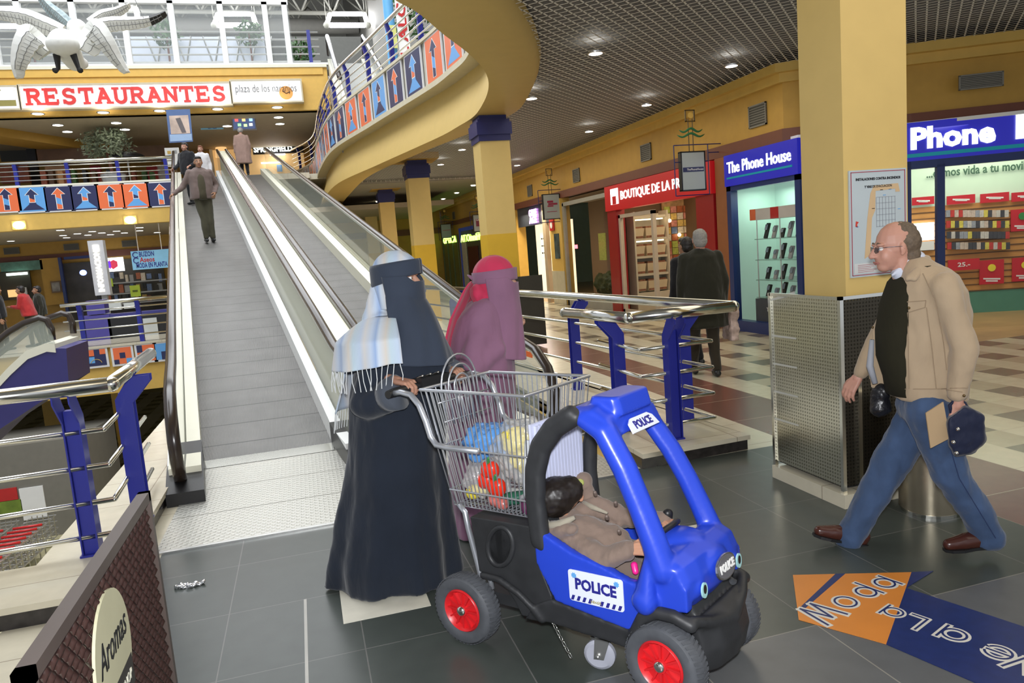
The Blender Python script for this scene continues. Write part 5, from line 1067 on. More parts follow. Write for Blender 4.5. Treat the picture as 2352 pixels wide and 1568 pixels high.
# ---- further columns ----
def column(x0, Y, w_, zc, label, perf=False, flare=False):
    t = thing('column', label, 'column', (x0+w_/2, Y+w_/2, 0))
    b = MB(); b.box((x0, Y, 0), (x0+w_, Y+w_, zc-.44)); sh_ = b.build('shaft', CREAMC, t)
    b = MB(); b.box((x0-.004, Y-.004, 0), (x0+w_+.004, Y+w_+.004, 1.95)); b.build('lower_paint', mat('saturated_yellow', (.66, .40, .02), .5, var=.04), t)
    b = MB(); b.box((x0-.02, Y-.02, zc-.44), (x0+w_+.02, Y+w_+.02, zc-.09)); b.box((x0-.045, Y-.045, zc-.34), (x0+w_+.045, Y+w_+.045, zc-.14)); b.box((x0+.02, Y+.02, zc-.1), (x0+w_-.02, Y+w_-.02, zc)); b.build('capital', NAVY, t)
    if flare: b = MB(); b.prism([(x0-.25, Y-.25, zc), (x0+w_+.25, Y-.25, zc), (x0+w_+.25, Y+w_+.25, zc), (x0-.25, Y+w_+.25, zc)], (0, 0, .16)); b.build('ceiling_collar', YEL2, t)
    if perf:
        b = MB(); b.box((x0-.12, Y-.3, .05), (x0+w_+.3, Y-.29, 1.22)); b.box((x0-.12, Y-.3, .05), (x0-.11, Y+w_, 1.22)); b.box((x0-.1, Y-.27, .05), (x0+w_+.27, Y+w_, 1.15), 1); b.build('perforated_casing', [mat('perforated_black', (.05, .045, .035), .5, .5), BLACK], t)
c2 = R4(12., 1103, 300, 1184, 500); column(c2[0]+.04, 12., c2[1]-c2[0]-.1, 3.92, 'yellow column with navy capital standing under the curved gallery behind the woman in mauve', True)
for (xa, xb, Y, lab) in ((942, 990, 18.5, 'second yellow column with navy capital, left of the nearest gallery column'), (871, 905, 26, 'third yellow column with navy capital beyond the right-hand ramp rail'), (835, 862, 33, 'farthest yellow column with navy capital seen over the ramp rail')):
    q = R4(Y, xa, 420, xb, 500); column(q[0], Y, q[1]-q[0], 4.05, lab, flare=True)
# ---- downlights ----
def downlight(loc, r_, group, label):
    t = thing('ceiling_downlight', label, 'downlight', loc, group)
    b = MB(); b.loft([[V((loc[0]+rr*math.cos(2*math.pi*k/20), loc[1]+rr*math.sin(2*math.pi*k/20), loc[2]-zz)) for k in range(20)] for rr, zz in ((r_, .004), (r_, .02), (r_*1.22, .016), (r_*1.25, 0))], cap=False); b.build('trim_ring', STEEL, t)
    b = MB(); b.rev([(.001, 0), (r_, 0), (r_, .004), (.001, .004)], (loc[0], loc[1], loc[2]-.014), n=20); b.build('lamp', LAMP, t); return t
near_l = [(1368, 121), (1680, 150), (1485, 240), (1353, 301), (1221, 225), (1061, 343), (1188, 379), (1012, 377), (1087, 426), (1049, 443), (1018, 457), (936, 490), (920, 503), (855, 475), (868, 463), (843, 484), (816, 508), (868, 512)]
for i, (x, y) in enumerate(near_l):
    p = atz(x, y, 4.045); downlight((p.x, p.y, 4.05), .085, 'round downlights in the gallery grid ceiling', 'round lit downlight in the egg-crate ceiling of the right-hand gallery')
for x, y in [(87, 262), (267, 283), (237, 259), (133, 288), (155, 303), (287, 298), (367, 255), (500, 251), (637, 247), (640, 270), (643, 285), (522, 290)]:
    p = atz(x, y, zb0-.02); downlight((p.x, p.y, zb0), .16, 'downlights under the restaurants level', 'round lit downlight in the ceiling below the red lettered sign')
zg = zq(200, 520)+.02
for x, y in [(139, 529), (145, 541), (153, 546), (178, 537), (212, 532), (202, 540), (234, 535), (254, 539), (268, 531), (286, 535), (321, 530), (321, 523), (361, 534), (25, 554)]:
    p = atz(x, y, zg-.02); 
    if p.y > YB+.6 and p.y < 60: downlight((p.x, p.y if p.y < 39.8 else 39.5, zg), .13, 'downlights under the poster balcony', 'small lit downlight in the dim ceiling under the poster balcony')
for (x, y), lab in zip([(43, 517), (299, 505)], ('bright spot lamp on the yellow balcony face at the far left', 'bright spot lamp on the yellow balcony face below the posters, right one')):
    p = atY(x, y, YB-.05); t = thing('spot_lamp', lab, 'spotlight', p); b = MB(); b.ball(p, (.17, .06, .12), 14); b.build('lamp', LAMP, t, True); b = MB(); b.box((p.x-.2, p.y+.02, p.z-.14), (p.x+.2, p.y+.05, p.z+.14)); b.build('back_plate', YEL, t)
# ---- frieze vents ----
def vent(name, label, M, w_, h):
    t = thing(name, label, 'vent', M.translation); b = MB(M)
    b.box((-w_/2, -h/2, 0), (w_/2, h/2, .012)); b.build('backing', mat('vent_dark', (.07, .065, .05), .6), t); b = MB(M)
    b.box((-w_/2, -h/2, .01), (-w_/2+.02, h/2, .03)); b.box((w_/2-.02, -h/2, .01), (w_/2, h/2, .03)); b.box((-w_/2, -h/2, .01), (w_/2, -h/2+.02, .03)); b.box((-w_/2, h/2-.02, .01), (w_/2, h/2, .03)); fr_ = b.build('frame', mat('vent_grey', (.20, .19, .16), .5), t)
    b = MB(M); n = 9
    for i in range(n): y = -h/2+h*(i+.5)/n; b.box((-w_/2, y-.006, .012), (w_/2, y+.006, .022))
    b.build('louvres', MATS['vent_grey'], fr_)
for (x, y), lab in zip([(1742, 265), (1485, 350), (1325, 403), (1218, 438), (1043, 495)], ('square grille vent in the ochre frieze next to the near column', 'square grille vent above the red shop sign', 'square grille vent above the dark shop window', 'small grille vent above the neon shop right of the capital column', 'farthest small grille vent above the green neon shop')):
    p = atX(x, y, FX); vent('wall_vent', lab, FS(FX-.002, p.y, p.z), .45, .34)
# the diagonal shop front: along direction dg
D0, D1 = V((7.15, 9.6, 0)), V((14, 5.2, 0)); P0_, P1_ = atz(2088, 370, 2.46), atz(2352, 348, 2.46)
dg = V((P1_.x-P0_.x, P1_.y-P0_.y, 0)); dg = V((.86, -.51, 0)) if dg.length < .1 else V((1.26, -.67, 0)).normalized(); dn = V((dg.y, -dg.x, 0))
if dn.y > 0: dn = -dn
DB = V((8.55, 8.55, 0))+dn*.05
def onD(x, y, off=0.):   # pixel onto the diagonal front plane
    d = ray(x, y); n = dn; p0 = DB+dn*off; t = (p0-EYEP).dot(n)/d.dot(n); return EYEP+d*t
def FD(p): return frame(p, dg, dn)
p = onD(2250, 187, .0); vent('wall_vent', 'wide grille vent in the ochre frieze at the upper right corner', FD(p+dn*.03), .55, .2)
def quadD(x0, y0, x1, y1, off, th, mb, mi=0):
    a = onD(x0, (y0+y1)/2, off); c = onD(x1, (y0+y1)/2, off); z1 = onD((x0+x1)/2, y0, off).z; z0 = onD((x0+x1)/2, y1, off).z
    mb.prism([V((a.x, a.y, z0)), V((c.x, c.y, z0)), V((c.x, c.y, z1)), V((a.x, a.y, z1))], dn*-th, mi); return a, c, z0, z1
# ================= SHOPS =================
PHB = mat('shop_blue_sign', (.012, .012, .20), .3, emit=.35, var=0, ecol=(.02, .02, .5)); TEAL = mat('teal_stripe', (.0, .22, .28), .4, emit=.25, var=0); LET = glow('sign_letters', (.95, 1, .92), 1.5)
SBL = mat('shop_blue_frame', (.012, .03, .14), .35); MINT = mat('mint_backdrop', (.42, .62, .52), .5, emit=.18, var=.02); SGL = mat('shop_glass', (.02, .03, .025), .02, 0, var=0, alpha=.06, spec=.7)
t = thing('shop_sign', 'blue illuminated fascia sign with white lettering on the left shop window by the near column', 'sign', (FX-.06, 10.1, 2.45))
b = MB(); b.box((FX-.08, 9.2, 2.44), (FX+.1, 11.1, 2.95)); b.build('fascia', PHB, t)
text('sign_lettering', 'The Phone House', FS(FX-.085, 10.17, 2.73), .26, LET, t, .006, .002, 1.66)
b = MB(); b.box((FX-.088, 9.32, 2.555), (FX-.08, 11.02, 2.585)); b.build('stripe', TEAL, t)
t = thing('shopfront', 'blue framed shop window with pale mint backdrop and glass shelves of phones', 'shop window', (FX, 10.1, 0))
b = MB(); b.box((FX-.05, 10.98, 0), (FX+.08, 11.1, 2.44)); b.box((FX-.05, 9.2, 0), (FX+.08, 9.32, 2.44)); b.box((FX-.05, 9.2, 2.36), (FX+.08, 11.1, 2.44)); b.box((FX-.06, 9.2, 0), (FX+.1, 11.1, .18)); b.build('frame', SBL, t)
b = MB(); b.box((FX, 9.3, .18), (FX+.01, 11.0, 2.38)); b.build('pane', SGL, t)
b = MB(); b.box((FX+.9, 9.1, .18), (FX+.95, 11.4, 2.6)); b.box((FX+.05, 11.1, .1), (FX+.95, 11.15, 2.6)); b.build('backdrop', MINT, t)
b = MB(); b.box((FX+.1, 9.3, .16), (FX+.9, 10.6, .55)); cnt = b.build('display_base', mat('base_slate', (.05, .06, .08), .5), t)
text('base_lettering', 'TheMoviStore', FS(FX+.095, 10.0, .38), .09, WHITE, cnt, .002, .001, .6)
for z in (.56, .85, 1.18, 1.52):
    b = MB(); b.box((FX+.12, 9.3, z), (FX+.85, 10.6, z+.012)); s_ = b.build('glass_shelf', mat('shelf_glass', (.25, .4, .35), .1, alpha=.6, var=0), t)
for y in (9.35, 9.95, 10.55):
    b = MB(); b.cap((FX+.14, y, .5), .009, (FX+.14, y, 1.85), .009); b.build('upright', STEEL, t, True)
b = MB(); b.box((FX+.12, 9.3, 1.84), (FX+.6, 10.7, 2.02)); hb = b.build('header_board', mat('header_white', (.62, .58, .55), .4), t)
for y0, y1, c in ((10.55, 10.7, ORANGE), (9.95, 10.15, RED), (9.3, 9.42, RED)):
    b = MB(); b.box((FX+.113, y0, 1.842), (FX+.12, y1, 2.018)); b.build('header_panel', c, hb)
for z in (.575, .865, 1.195, 1.53):
    for k in range(6):
        y = 9.45+.2*k; b = MB(); h = .15+.05*((k*7+int(z*10)) % 3)
        q = Matrix.Rotation(.3, 3, 'Y'); b.box((FX+.25, y-.042, z), (FX+.275, y+.042, z+h), R=q); b.box((FX+.245, y-.032, z+h*.55), (FX+.25, y+.032, z+h*.92), 1, R=q)
        tag(b.build('mobile_phone', [BLACK if k % 2 else GREY, mat('phone_screen', (.25, .32, .4), .2)]), 'small handset on a stand on a glass shelf of the mint shop window', 'phone', 'handsets on the glass shelves')
# pillar between shops
b = MB(); b.box((FX-.04, 11.12, 0), (FX+.2, 11.45, 2.95)); struct(b.build('wall_pilaster', mat('orange_brown', (.28, .095, .03), .5)))
# red press shop
RSH = mat('shop_red', (.30, .008, .012), .35, var=.04); RSS = mat('shop_red_sign', (.42, .008, .012), .35, emit=.25, var=0)
t = thing('shop_sign', 'red illuminated fascia sign with white press shop lettering', 'sign', (FX-.06, 13.7, 2.4))
b = MB(); b.box((FX-.1, 11.5, 2.37), (FX+.1, 16.1, 2.93)); b.build('fascia', RSS, t)
text('sign_lettering', 'BOUTIQUE DE LA PRENSA', FS(FX-.105, 13.55, 2.66), .27, LET, t, .006, .001, 3.35)
b = MB(); b.box((FX-.11, 15.35, 2.50), (FX-.10, 15.75, 2.85)); lg = b.build('emblem', LET, t)
b = MB(); b.box((FX-.115, 15.45, 2.50), (FX-.11, 15.65, 2.68)); b.build('emblem_door', RSS, lg)
t = thing('shopfront', 'red press shop front with a glass door and shelves of lit goods inside', 'shop front', (FX, 13.7, 0))
b = MB(); b.box((FX-.06, 15.6, 0), (FX+.15, 16.1, 2.37)); b.build('pilaster', RSH, t); b = MB(); b.box((FX-.06, 11.5, 0), (FX+.15, 12.1, 2.37)); b.build('pilaster', RSH, t)
b = MB()
for y in (15.5, 13.9): b.box((FX-.02, y, 0), (FX+.06, y+.09, 2.25))
b.box((FX-.02, 13.9, 2.18), (FX+.06, 15.59, 2.26)); b.box((FX-.02, 13.9, .0), (FX+.06, 15.59, .1)); b.build('door_frame', mat('door_cream', (.5, .42, .34), .4), t)
b = MB(); b.box((FX+.01, 13.95, .1), (FX+.02, 15.55, 2.2)); b.build('pane', SGL, t)
WARM = glow('warm_shelf_light', (1, .82, .5), 3.0); GOOD = mat('goods_cream', (.62, .52, .34), .5, var=.5, scale=14); SHW = mat('shelf_white', (.55, .5, .4), .5)
YS = 16.0; SX0, SX1, SZ0, SZ1 = R4(YS, 1447, 512, 1518, 700)
sb = thing('shelf_unit', 'white lit shelf unit with rows of cream baskets behind the press shop glass', 'shelf', ((SX0+SX1)/2, YS, 0))
b = MB(); b.box((SX0, YS, 0), (SX1, YS+.05, 2.25)); b.box((SX0, YS-.4, 0), (SX1, YS, .42)); b.box((SX0-.04, YS-.4, 0), (SX0, YS, 2.3)); b.box((SX1, YS-.4, 0), (SX1+.04, YS, 2.3))
SZ = (.45, .86, 1.27, 1.68)
for z in SZ[1:]+(2.2,): b.box((SX0, YS-.35, z-.05), (SX1, YS, z))
b.build('carcass', SHW, sb)
for z in (2.10, 1.60): b = MB(); b.box((SX0+.05, YS-.30, z), (SX1-.05, YS-.27, z+.03)); b.build('strip_light', WARM, sb)
for z in SZ:
    for i in range(3):
        w_ = (SX1-SX0)/3; x = SX0+w_*i+.02; b = MB(); b.loft([[V((x+.02, YS-.30, z)), V((x+w_-.06, YS-.30, z)), V((x+w_-.06, YS-.08, z)), V((x+.02, YS-.08, z))], [V((x, YS-.34, z+.24)), V((x+w_-.04, YS-.34, z+.24)), V((x+w_-.04, YS-.06, z+.24)), V((x, YS-.06, z+.24))]]); b.box((x+.02, YS-.31, z+.01), (x+w_-.06, YS-.1, z+.06), 1); b.box((x+.02, YS-.3, z+.2), (x+w_-.06, YS-.1, z+.28), 1)
        tag(b.build('storage_basket', [mat('basket_cream', (.62, .52, .36), .5), mat('goods_brown', (.22, .09, .05), .6, var=.5, scale=20)]), 'cream basket of goods on the lit shelves of the press shop', 'basket', 'baskets on the lit press shop shelves')
MX0, MX1, _a, _b = R4(YS, 1527, 480, 1648, 700)
mg = thing('magazine_rack', 'warmly lit wall of magazines and racks in the press shop opening', 'rack', ((MX0+MX1)/2, YS, 0))
b = MB(); b.box((MX0, YS, 0), (MX1+.3, YS+.05, 2.6)); b.build('back_panel', mat('rack_tan', (.42, .26, .12), .6, var=.4, scale=8), mg)
random.seed(3)
MAGC = [mat('cover_%s' % n, c, .4, var=.3, scale=25) for n, c in (('gold', (.7, .48, .15)), ('pale', (.7, .62, .5)), ('pink', (.6, .25, .2)), ('blue', (.15, .22, .4)), ('rust', (.4, .12, .05)), ('lime', (.4, .45, .1)))]
nx = int((MX1-MX0)/.17)
for i in range(nx):
    for j in range(10):
        b = MB(); x = MX0+.02+i*.17; z = .75+j*.165; b.box((x, YS-.06, z), (x+.145, YS-.03, z+.15)); tag(b.build('magazine', random.choice(MAGC[:3]+MAGC)), 'magazine standing in the warmly lit rack of the press shop', 'magazine', 'magazines in the press shop rack')
for k in range(6): b = MB(); b.ball((MX0+.1+k*(MX1-MX0)/6, YS-.14, 2.05-.35*(k % 3)), .045, 10); tag(b.build('shelf_spot', WARM, None, True), 'small warm spot above the magazines in the press shop', 'spotlight', 'warm spots in the press shop')
for z in (2.28,): b = MB(); b.box((FX+.5, 12.4, 2.5), (FX+.6, 15.4, 2.55)); tag(b.build('ceiling_light_strip', WARM), 'long warm light strip under the ceiling of the press shop', 'light')
b = MB(); b.box((FX+1.9, 11.5, 0), (FX+2.0, 22, 3)); b.box((FX, 16.12, 0), (FX+1.9, 16.2, 3)); struct(b.build('wall_shop_rear', mat('rear_brown', (.12, .07, .035), .7)))
b = MB(); b.box((FX+.1, 11.2, 2.95), (FX+6, 22, 3.05)); struct(b.build('ceiling_shops', mat('shop_ceiling', (.3, .25, .18), .7)))
area('press_shop_light', (FX+.8, 13.6, 2.9), (0, 0, 0), 1.2, 3.5, 34, (1, .82, .52)); area('phone_shop_light', (10.2, 9.0, 2.9), (0, 0, 0), 3, 1.6, 42, (1, .97, .8)); area('window_light', (FX+.5, 10.2, 2.35), (0, 0, 0), .5, 1.4, 11, (.85, 1, .9))
area('dark_shop_light', (FX+.7, 17.6, 2.7), (0, 0, 0), .8, 2, 8, (1, .75, .45)); area('poster_shop_light', (FX-.3, 21.6, 2.9), (0, .5, 0), .5, 3, 90, (1, .9, .66))
# dark glazed shop left of the press shop
t = thing('shopfront', 'dark glazed shop window between the yellow pilaster and the red press shop', 'shop front', (FX, 17.3, 0))
b = MB(); b.box((FX-.03, 16.12, 2.72), (FX+.05, 19.2, 2.82)); b.box((FX-.03, 19.1, 0), (FX+.05, 19.22, 2.8)); b.box((FX-.03, 16.1, 0), (FX+.05, 16.16, 2.8)); b.box((FX-.03, 16.1, 0), (FX+.1, 19.2, .35)); b.build('frame', mat('frame_grey', (.35, .34, .3), .4), t)
b = MB(); b.box((FX, 16.15, .35), (FX+.01, 19.1, 2.74)); b.build('pane', SGL, t)
b = MB(); b.box((FX+1.2, 16.3, 0), (FX+1.25, 19.2, 2.5)); b.build('inner_wall', mat('inner_brown', (.12, .05, .02), .6), t)
for (y, z, h, c, lab) in ((16.5, .9, 1.2, 'gold', 'tall warm lit panel inside the dark shop window'), (17.6, 1.2, .7, 'lime', 'yellow poster hanging inside the dark shop window')):
    b = MB(); b.box((FX+.5, y, z), (FX+.52, y+.45, z+h)); tag(b.build('poster', MATS['cover_'+c]), lab, 'poster')
b = MB(); b.box((FX+.1, 18.6, 1.55), (FX+.12, 18.8, 1.65)); tag(b.build('neon_label', glow('neon_red', (1, .1, .12), 4)), 'small red neon sign inside the dark shop window', 'neon sign')
random.seed(9)
for k in range(7):
    b = blob('shop_plant', [('e', (FX+.8, 16.6+.35*k, .55), (.2, .16, .3))], mat('dim_leaves', (.04, .06, .02), .6, var=.5, scale=20), None, .03, 2, crumple(8, .08)); tag(b, 'dim bushy plant on the floor inside the dark shop window', 'plant', 'plants in the dark shop window')
# yellow pilaster with poster, fire box
b = MB(); b.box((FX-.08, 19.22, 0), (FX+.2, 20.2, 2.95)); struct(b.build('wall_pilaster', YEL)); b = MB(); b.box((FX-.09, 19.2, 0), (FX-.075, 20.22, .95)); struct(b.build('trim_pilaster', MARB))
b = MB(); b.box((FX-.095, 19.45, 1.3), (FX-.08, 19.85, 2.0)); tag(b.build('poster', mat('dark_poster', (.06, .09, .10), .2, var=.5, scale=4)), 'dark framed poster on the yellow pilaster', 'poster')
t = thing('fire_alarm_box', 'red fire equipment sign on the yellow pilaster beside the hanging sign', 'fire sign', (FX-.1, 19.9, 2.1)); b = MB(); b.box((FX-.12, 19.75, 2.1), (FX-.08, 20.1, 2.55)); b.build('plate', RED, t); b = MB(); b.rev([(.001, 0), (.09, 0), (.09, .005)], (FX-.122, 19.93, 2.25), (-1, 0, 0), 16); b.build('symbol', WHITE, t)
# poster shop with purple neon
t = thing('shopfront', 'bright poster covered shop front under purple neon lettering', 'shop front', (FX, 21.5, 0))
b = MB(); b.box((FX+.02, 20.2, 2.35), (FX+.1, 23.6, 2.95)); b.build('fascia', mat('dark_fascia', (.04, .045, .06), .4), t)
b = MB(); b.box((FX+.6, 20.2, 0), (FX+.65, 23.6, 2.4)); b.build('glowing_interior', mat('glowing_cream', (.75, .62, .42), .5, emit=1.1, var=.15), t)  # cream wall glows in place of the shop's own lighting
b = MB(); 
b.box((FX-.02, 20.75, 0), (FX+.1, 21.0, 2.9)); b.build('door_post', mat('post_tan', (.42, .32, .22), .5), t)
text('neon_lettering', 'GAME', FS(FX-.01, 21.9, 2.72), .28, glow('neon_violet', (.8, .35, 1), 5), t, .01, .008, .75); text('neon_lettering', 'AGE', FS(FX-.01, 21.9, 2.5), .28, MATS['neon_violet'], t, .01, .008, .75)
for (y, z, h, w_, c, lab) in ((21.15, 1.35, .75, .8, 'pale', 'white poster of small glasses pictures in the neon shop window'), (21.1, .1, 1.15, .85, 'pale', 'tall white poster with scribbled figures and a red 20 in the neon shop'), (20.3, 1.75, .2, .42, 'rust', 'red and white sale poster hung near the pilaster, topmost'), (20.3, 1.48, .22, .42, 'lime', 'green and white sale poster hung near the pilaster, middle'), (20.3, 1.22, .22, .42, 'rust', 'red and white sale poster hung near the pilaster, lowest'), (20.3, .1, 1.0, .42, 'pale', 'tall narrow white poster by the pilaster')):
    p = tag((lambda b: (b.box((FX+.2, y, z), (FX+.22, y+w_, z+h)), b.build('poster', mat('glowing_paper', (.68, .66, .58), .5, emit=.6) if c == 'pale' else MATS['cover_'+c]))[1])(MB()), lab, 'poster')  # pale paper gets a glow of its own so that it looks lit
    if lab.startswith('tall white'): text('poster_lettering', '20', FS(FX+.195, y+.25, z+.2), .36, RED, p, .002, .006, .4)
    if lab.startswith('red'): b = MB(); b.box((FX+.193, y+.05, z+.09), (FX+.2, y+.37, z+.14)); b.build('text_line', WHITE, p)
    if 'glasses' in lab:
        b = MB()
        for i in range(4):
            for j in range(3): b.box((FX+.193, y+.06+i*.18, z+.1+j*.22), (FX+.2, y+.17+i*.18, z+.14+j*.22))
        b.build('poster_pictures', BLACK, p)
# far right-hand shops with green lettering
t = thing('shopfront', 'blue framed far shop with green neon lettering left of the gallery column', 'shop front', (FX, 30, 0))
for y0, y1, z0, z1 in ((27.7, 27.95, 0, 2.75), (32.4, 32.7, 0, 2.75), (27.7, 32.7, 2.6, 2.75)): b = MB(); b.box((FX-.05, y0, z0), (FX+.05, y1, z1)); b.build('frame', mat('far_blue', (.03, .06, .30), .4, emit=.1), t)
b = MB(); b.box((FX-.03, 27.9, 0), (FX-.02, 32.5, 2.6)); b.build('glazing', mat('glazing_blue', (.03, .035, .07), .15), t)
b = MB(); b.box((FX-.05, 29.3, 0), (FX-.04, 31.2, 1.9)); b.build('dark_panel', mat('maroon_panel', (.10, .01, .015), .5), t)
b = MB(); b.box((FX-.06, 31.4, 0), (FX-.04, 32.3, 2.1)); b.build('product_panel', MATS['cover_pale'], t)
GN = glow('neon_green', (.55, 1, .12), 3.5)
text('neon_lettering', 'AT OmniFIO', FS(FX-.07, 30.2, 2.26), .42, GN, t, .01, .006, 4.2)
t = thing('shopfront', 'farthest glazed shop with green neon lettering', 'shop front', (FX, 35, 0))
b = MB(); b.box((FX-.05, 33, 0), (FX-.02, 36.7, 2.5)); b.build('glazing', mat('green_glazing', (.10, .14, .05), .2), t); text('neon_lettering', 'OPTICA', FS(FX-.07, 34.9, 2.3), .42, GN, t, .01, .006, 3.0)
for k, y in enumerate((33, 34.2, 35.4, 36.6)): b = MB(); b.box((FX-.08, y, 0), (FX-.04, y+.1, 2.5)); b.build('mullion', mat('green_frame', (.16, .20, .10), .4), t)
# ---- hanging shop signs ----
def hanging(px, Ya, label, s, art):
    x0, y0, x1, y1 = px; Y = Ya; X0, X1, Z0, Z1 = R4(Y, x0, y0, x1, y1)
    t = thing('hanging_shop_sign', label, 'hanging sign', ((X0+X1)/2, Y, Z0))
    b = MB(); b.box((X0, Y-.04, Z0), (X1, Y+.04, Z1)); pn = b.build('panel', mat('sign_panel', (.36, .40, .40), .4, var=.02), t)
    b = MB()
    for a, c in (((X0-.01, Z0-.01), (X1+.01, Z0+.012)), ((X0-.01, Z1-.012), (X1+.01, Z1+.01)), ((X0-.01, Z0), (X0+.012, Z1)), ((X1-.012, Z0), (X1+.01, Z1))): b.box((a[0], Y-.045, a[1]), (c[0], Y+.045, c[1]))
    b.build('panel_edge', BLACK, pn)
    b = MB(); w_ = X1-X0; h = Z1-Z0; T = .009*s
    for a, c in (((X0-.12*w_*2, Z1+.12), (FX, Z1+.12)), ((X0-.24*w_, Z1+.12), (X0-.24*w_, Z0-.08)), ((X0-.24*w_, Z0-.08), (X1+.2*w_, Z0-.08)), ((X1+.2*w_, Z0-.08), (X1+.2*w_, Z1+.12)), ((X1+.1, Z1-.02), (FX, Z1-.02)), ((X0-.24*w_, Z1-.25*h), (X0, Z1-.25*h)), ((X1, Z1-.25*h), (X1+.2*w_, Z1-.25*h))): b.tube([(a[0], Y, a[1]), (c[0], Y, c[1])], T, 6)
    b.build('bracket', NAVY, t)
    m_ = (X0+X1)/2; b = MB()
    for q in (-1, 1):
        b.tube([(m_+q*.04, Y, Z1), (m_+q*.04, Y, Z1+.55)], .008, 6)
    b.box((m_-.09, Y-.012, Z1+.50), (m_+.09, Y+.012, Z1+.515)); b.box((m_-.09, Y-.012, Z1+.68), (m_+.09, Y+.012, Z1+.695)); b.box((m_-.09, Y-.012, Z1+.5), (m_-.075, Y+.012, Z1+.69)); b.box((m_+.075, Y-.012, Z1+.5), (m_+.09, Y+.012, Z1+.69)); b.build('finial_frame', mat('finial_brown', (.08, .05, .01), .5), t)
    b = MB(); b.rev([(.001, 0), (.05, 0), (.05, .01)], (m_, Y-.02, Z1+.6), (0, -1, 0), 12); b.build('finial_sun', YEL, t)
    for dz, ww in ((.28, .26), (.36, .22)):
        b = MB(); b.tube([(m_+ww*u, Y-.01, Z1+dz+.03*math.cos(u*5)) for u in ss(-1, 1, 12)], [.004+.016*(1-u*u)**.5 for u in ss(-1, 1, 12)], 6); b.build('leaf_bar', mat('leaf_green', (.02, .14, .05), .5), t, True)
    if art == 0: b = MB(); b.box((X0+.06*w_, Y-.046, Z0+.48*h), (X1-.06*w_, Y-.04, Z0+.60*h)); l_ = b.build('logo', DNAVY, pn); text('logo_lettering', 'ThePhoneHouse', FC(m_+.03, Y-.048, Z0+.54*h), .05, WHITE, l_, .001, 0, w_*.7)
    if art == 1:
        b = MB(); b.box((X0+.25*w_, Y-.046, Z0+.66*h), (X0+.6*w_, Y-.04, Z0+.74*h)); b.box((X0+.3*w_, Y-.046, Z0+.57*h), (X0+.85*w_, Y-.04, Z0+.64*h)); b.box((X0+.25*w_, Y-.046, Z0+.50*h), (X0+.6*w_, Y-.04, Z0+.55*h)); b.build('logo', mat('logo_crimson', (.32, .02, .06), .5), pn); b = MB(); b.box((X0+.2*w_, Y-.046, Z0+.29*h), (X1-.2*w_, Y-.04, Z0+.31*h)); b.build('logo_line', MATS['logo_crimson'], pn)
    if art == 2: b = MB(); b.box((X0+.22*w_, Y-.046, Z0+.3*h), (X1-.14*w_, Y-.04, Z0+.75*h)); l_ = b.build('logo', mat('logo_plum', (.20, .02, .06), .5), pn); text('logo_lettering', 'GAME', FC(m_, Y-.048, Z0+.68*h), .09, WHITE, l_, .001, .002, w_*.5)
    if art == 3: b = MB(); b.box((X0+.15*w_, Y-.046, Z0+.55*h), (X1-.1*w_, Y-.04, Z0+.58*h)); b.build('logo_line', RED, pn)
hanging((1563, 349, 1617, 437), 11.3, 'nearest hanging sign panel with a dark blue logo strip in front of the red fascia', 1, 0)
hanging((1247, 446, 1285, 503), 19.3, 'hanging sign panel with stepped crimson logo above the poster shop', 1.1, 1)
hanging((1087, 493, 1113, 531), 26.5, 'hanging sign panel with plum square logo left of the capital column', 1.2, 2)
hanging((1013, 515, 1036, 546), 33.5, 'farthest hanging sign panel with a thin red line', 1.2, 3)
# ---- diagonal shop on the right ----
t = thing('shop_sign', 'large blue illuminated fascia sign cut by the right edge of the photo', 'sign', onD(2230, 340)); b = MB(); a, c, z0, z1 = quadD(2030, 300, 2440, 368, .02, .2, b)
b = MB(); zl, zh = 2.47, 3.0; A_ = onD(2040, 340); B_ = onD(2560, 330); b.prism([V((A_.x, A_.y, zl)), V((B_.x, B_.y, zl)), V((B_.x, B_.y, zh)), V((A_.x, A_.y, zh))], dn*-.15); b.build('fascia', PHB, t)
LT = onD(2352, 300, .02)
Ls = onD(2090, 330, .02); Lw = (onD(2285, 310, .02)-Ls).length
text('sign_lettering', 'Phone', FD(Ls.lerp(onD(2285, 310, .02), .5)+V((0, 0, 2.76-Ls.lerp(onD(2285, 310, .02), .5).z))), .40, LET, t, .006, .016, Lw)
q = onD(2385, 300, .02); text('sign_lettering', 'H', FD(V((q.x, q.y, 2.79))), .46, LET, t, .006, .016, (onD(2425, 300, .02)-onD(2322, 300, .02)).length)
b = MB(); A2_, B2_ = onD(2040, 340, .02), onD(2560, 330, .02); b.prism([V((A2_.x, A2_.y, 2.52)), V((B2_.x, B2_.y, 2.52)), V((B2_.x, B2_.y, 2.57)), V((A2_.x, A2_.y, 2.57))], dn*-.02); b.build('stripe', TEAL, t)
t = thing('shopfront', 'blue framed glazed shop front on the right with pale green backdrop and slat wall', 'shop front', DB)
b = MB()
for xx in (2162, 2085, 2420): a = onD(xx, 500); b.prism([V((a.x, a.y, 0))-dg*.05, V((a.x, a.y, 0))+dg*.05, V((a.x, a.y, 2.47))+dg*.05, V((a.x, a.y, 2.47))-dg*.05], dn*-.1)
b.prism([V((A_.x, A_.y, 2.36)), V((B_.x, B_.y, 2.36)), V((B_.x, B_.y, 2.47)), V((A_.x, A_.y, 2.47))], dn*-.1); b.build('frame', SBL, t)
a, c = onD(2168, 500, -.04), onD(2560, 480, -.04); b = MB(); b.prism([V((a.x, a.y, .05)), V((c.x, c.y, .05)), V((c.x, c.y, 2.36)), V((a.x, a.y, 2.36))], dn*-.01); b.build('pane', SGL, t)
IW = 2.2   # slat wall this far behind the front
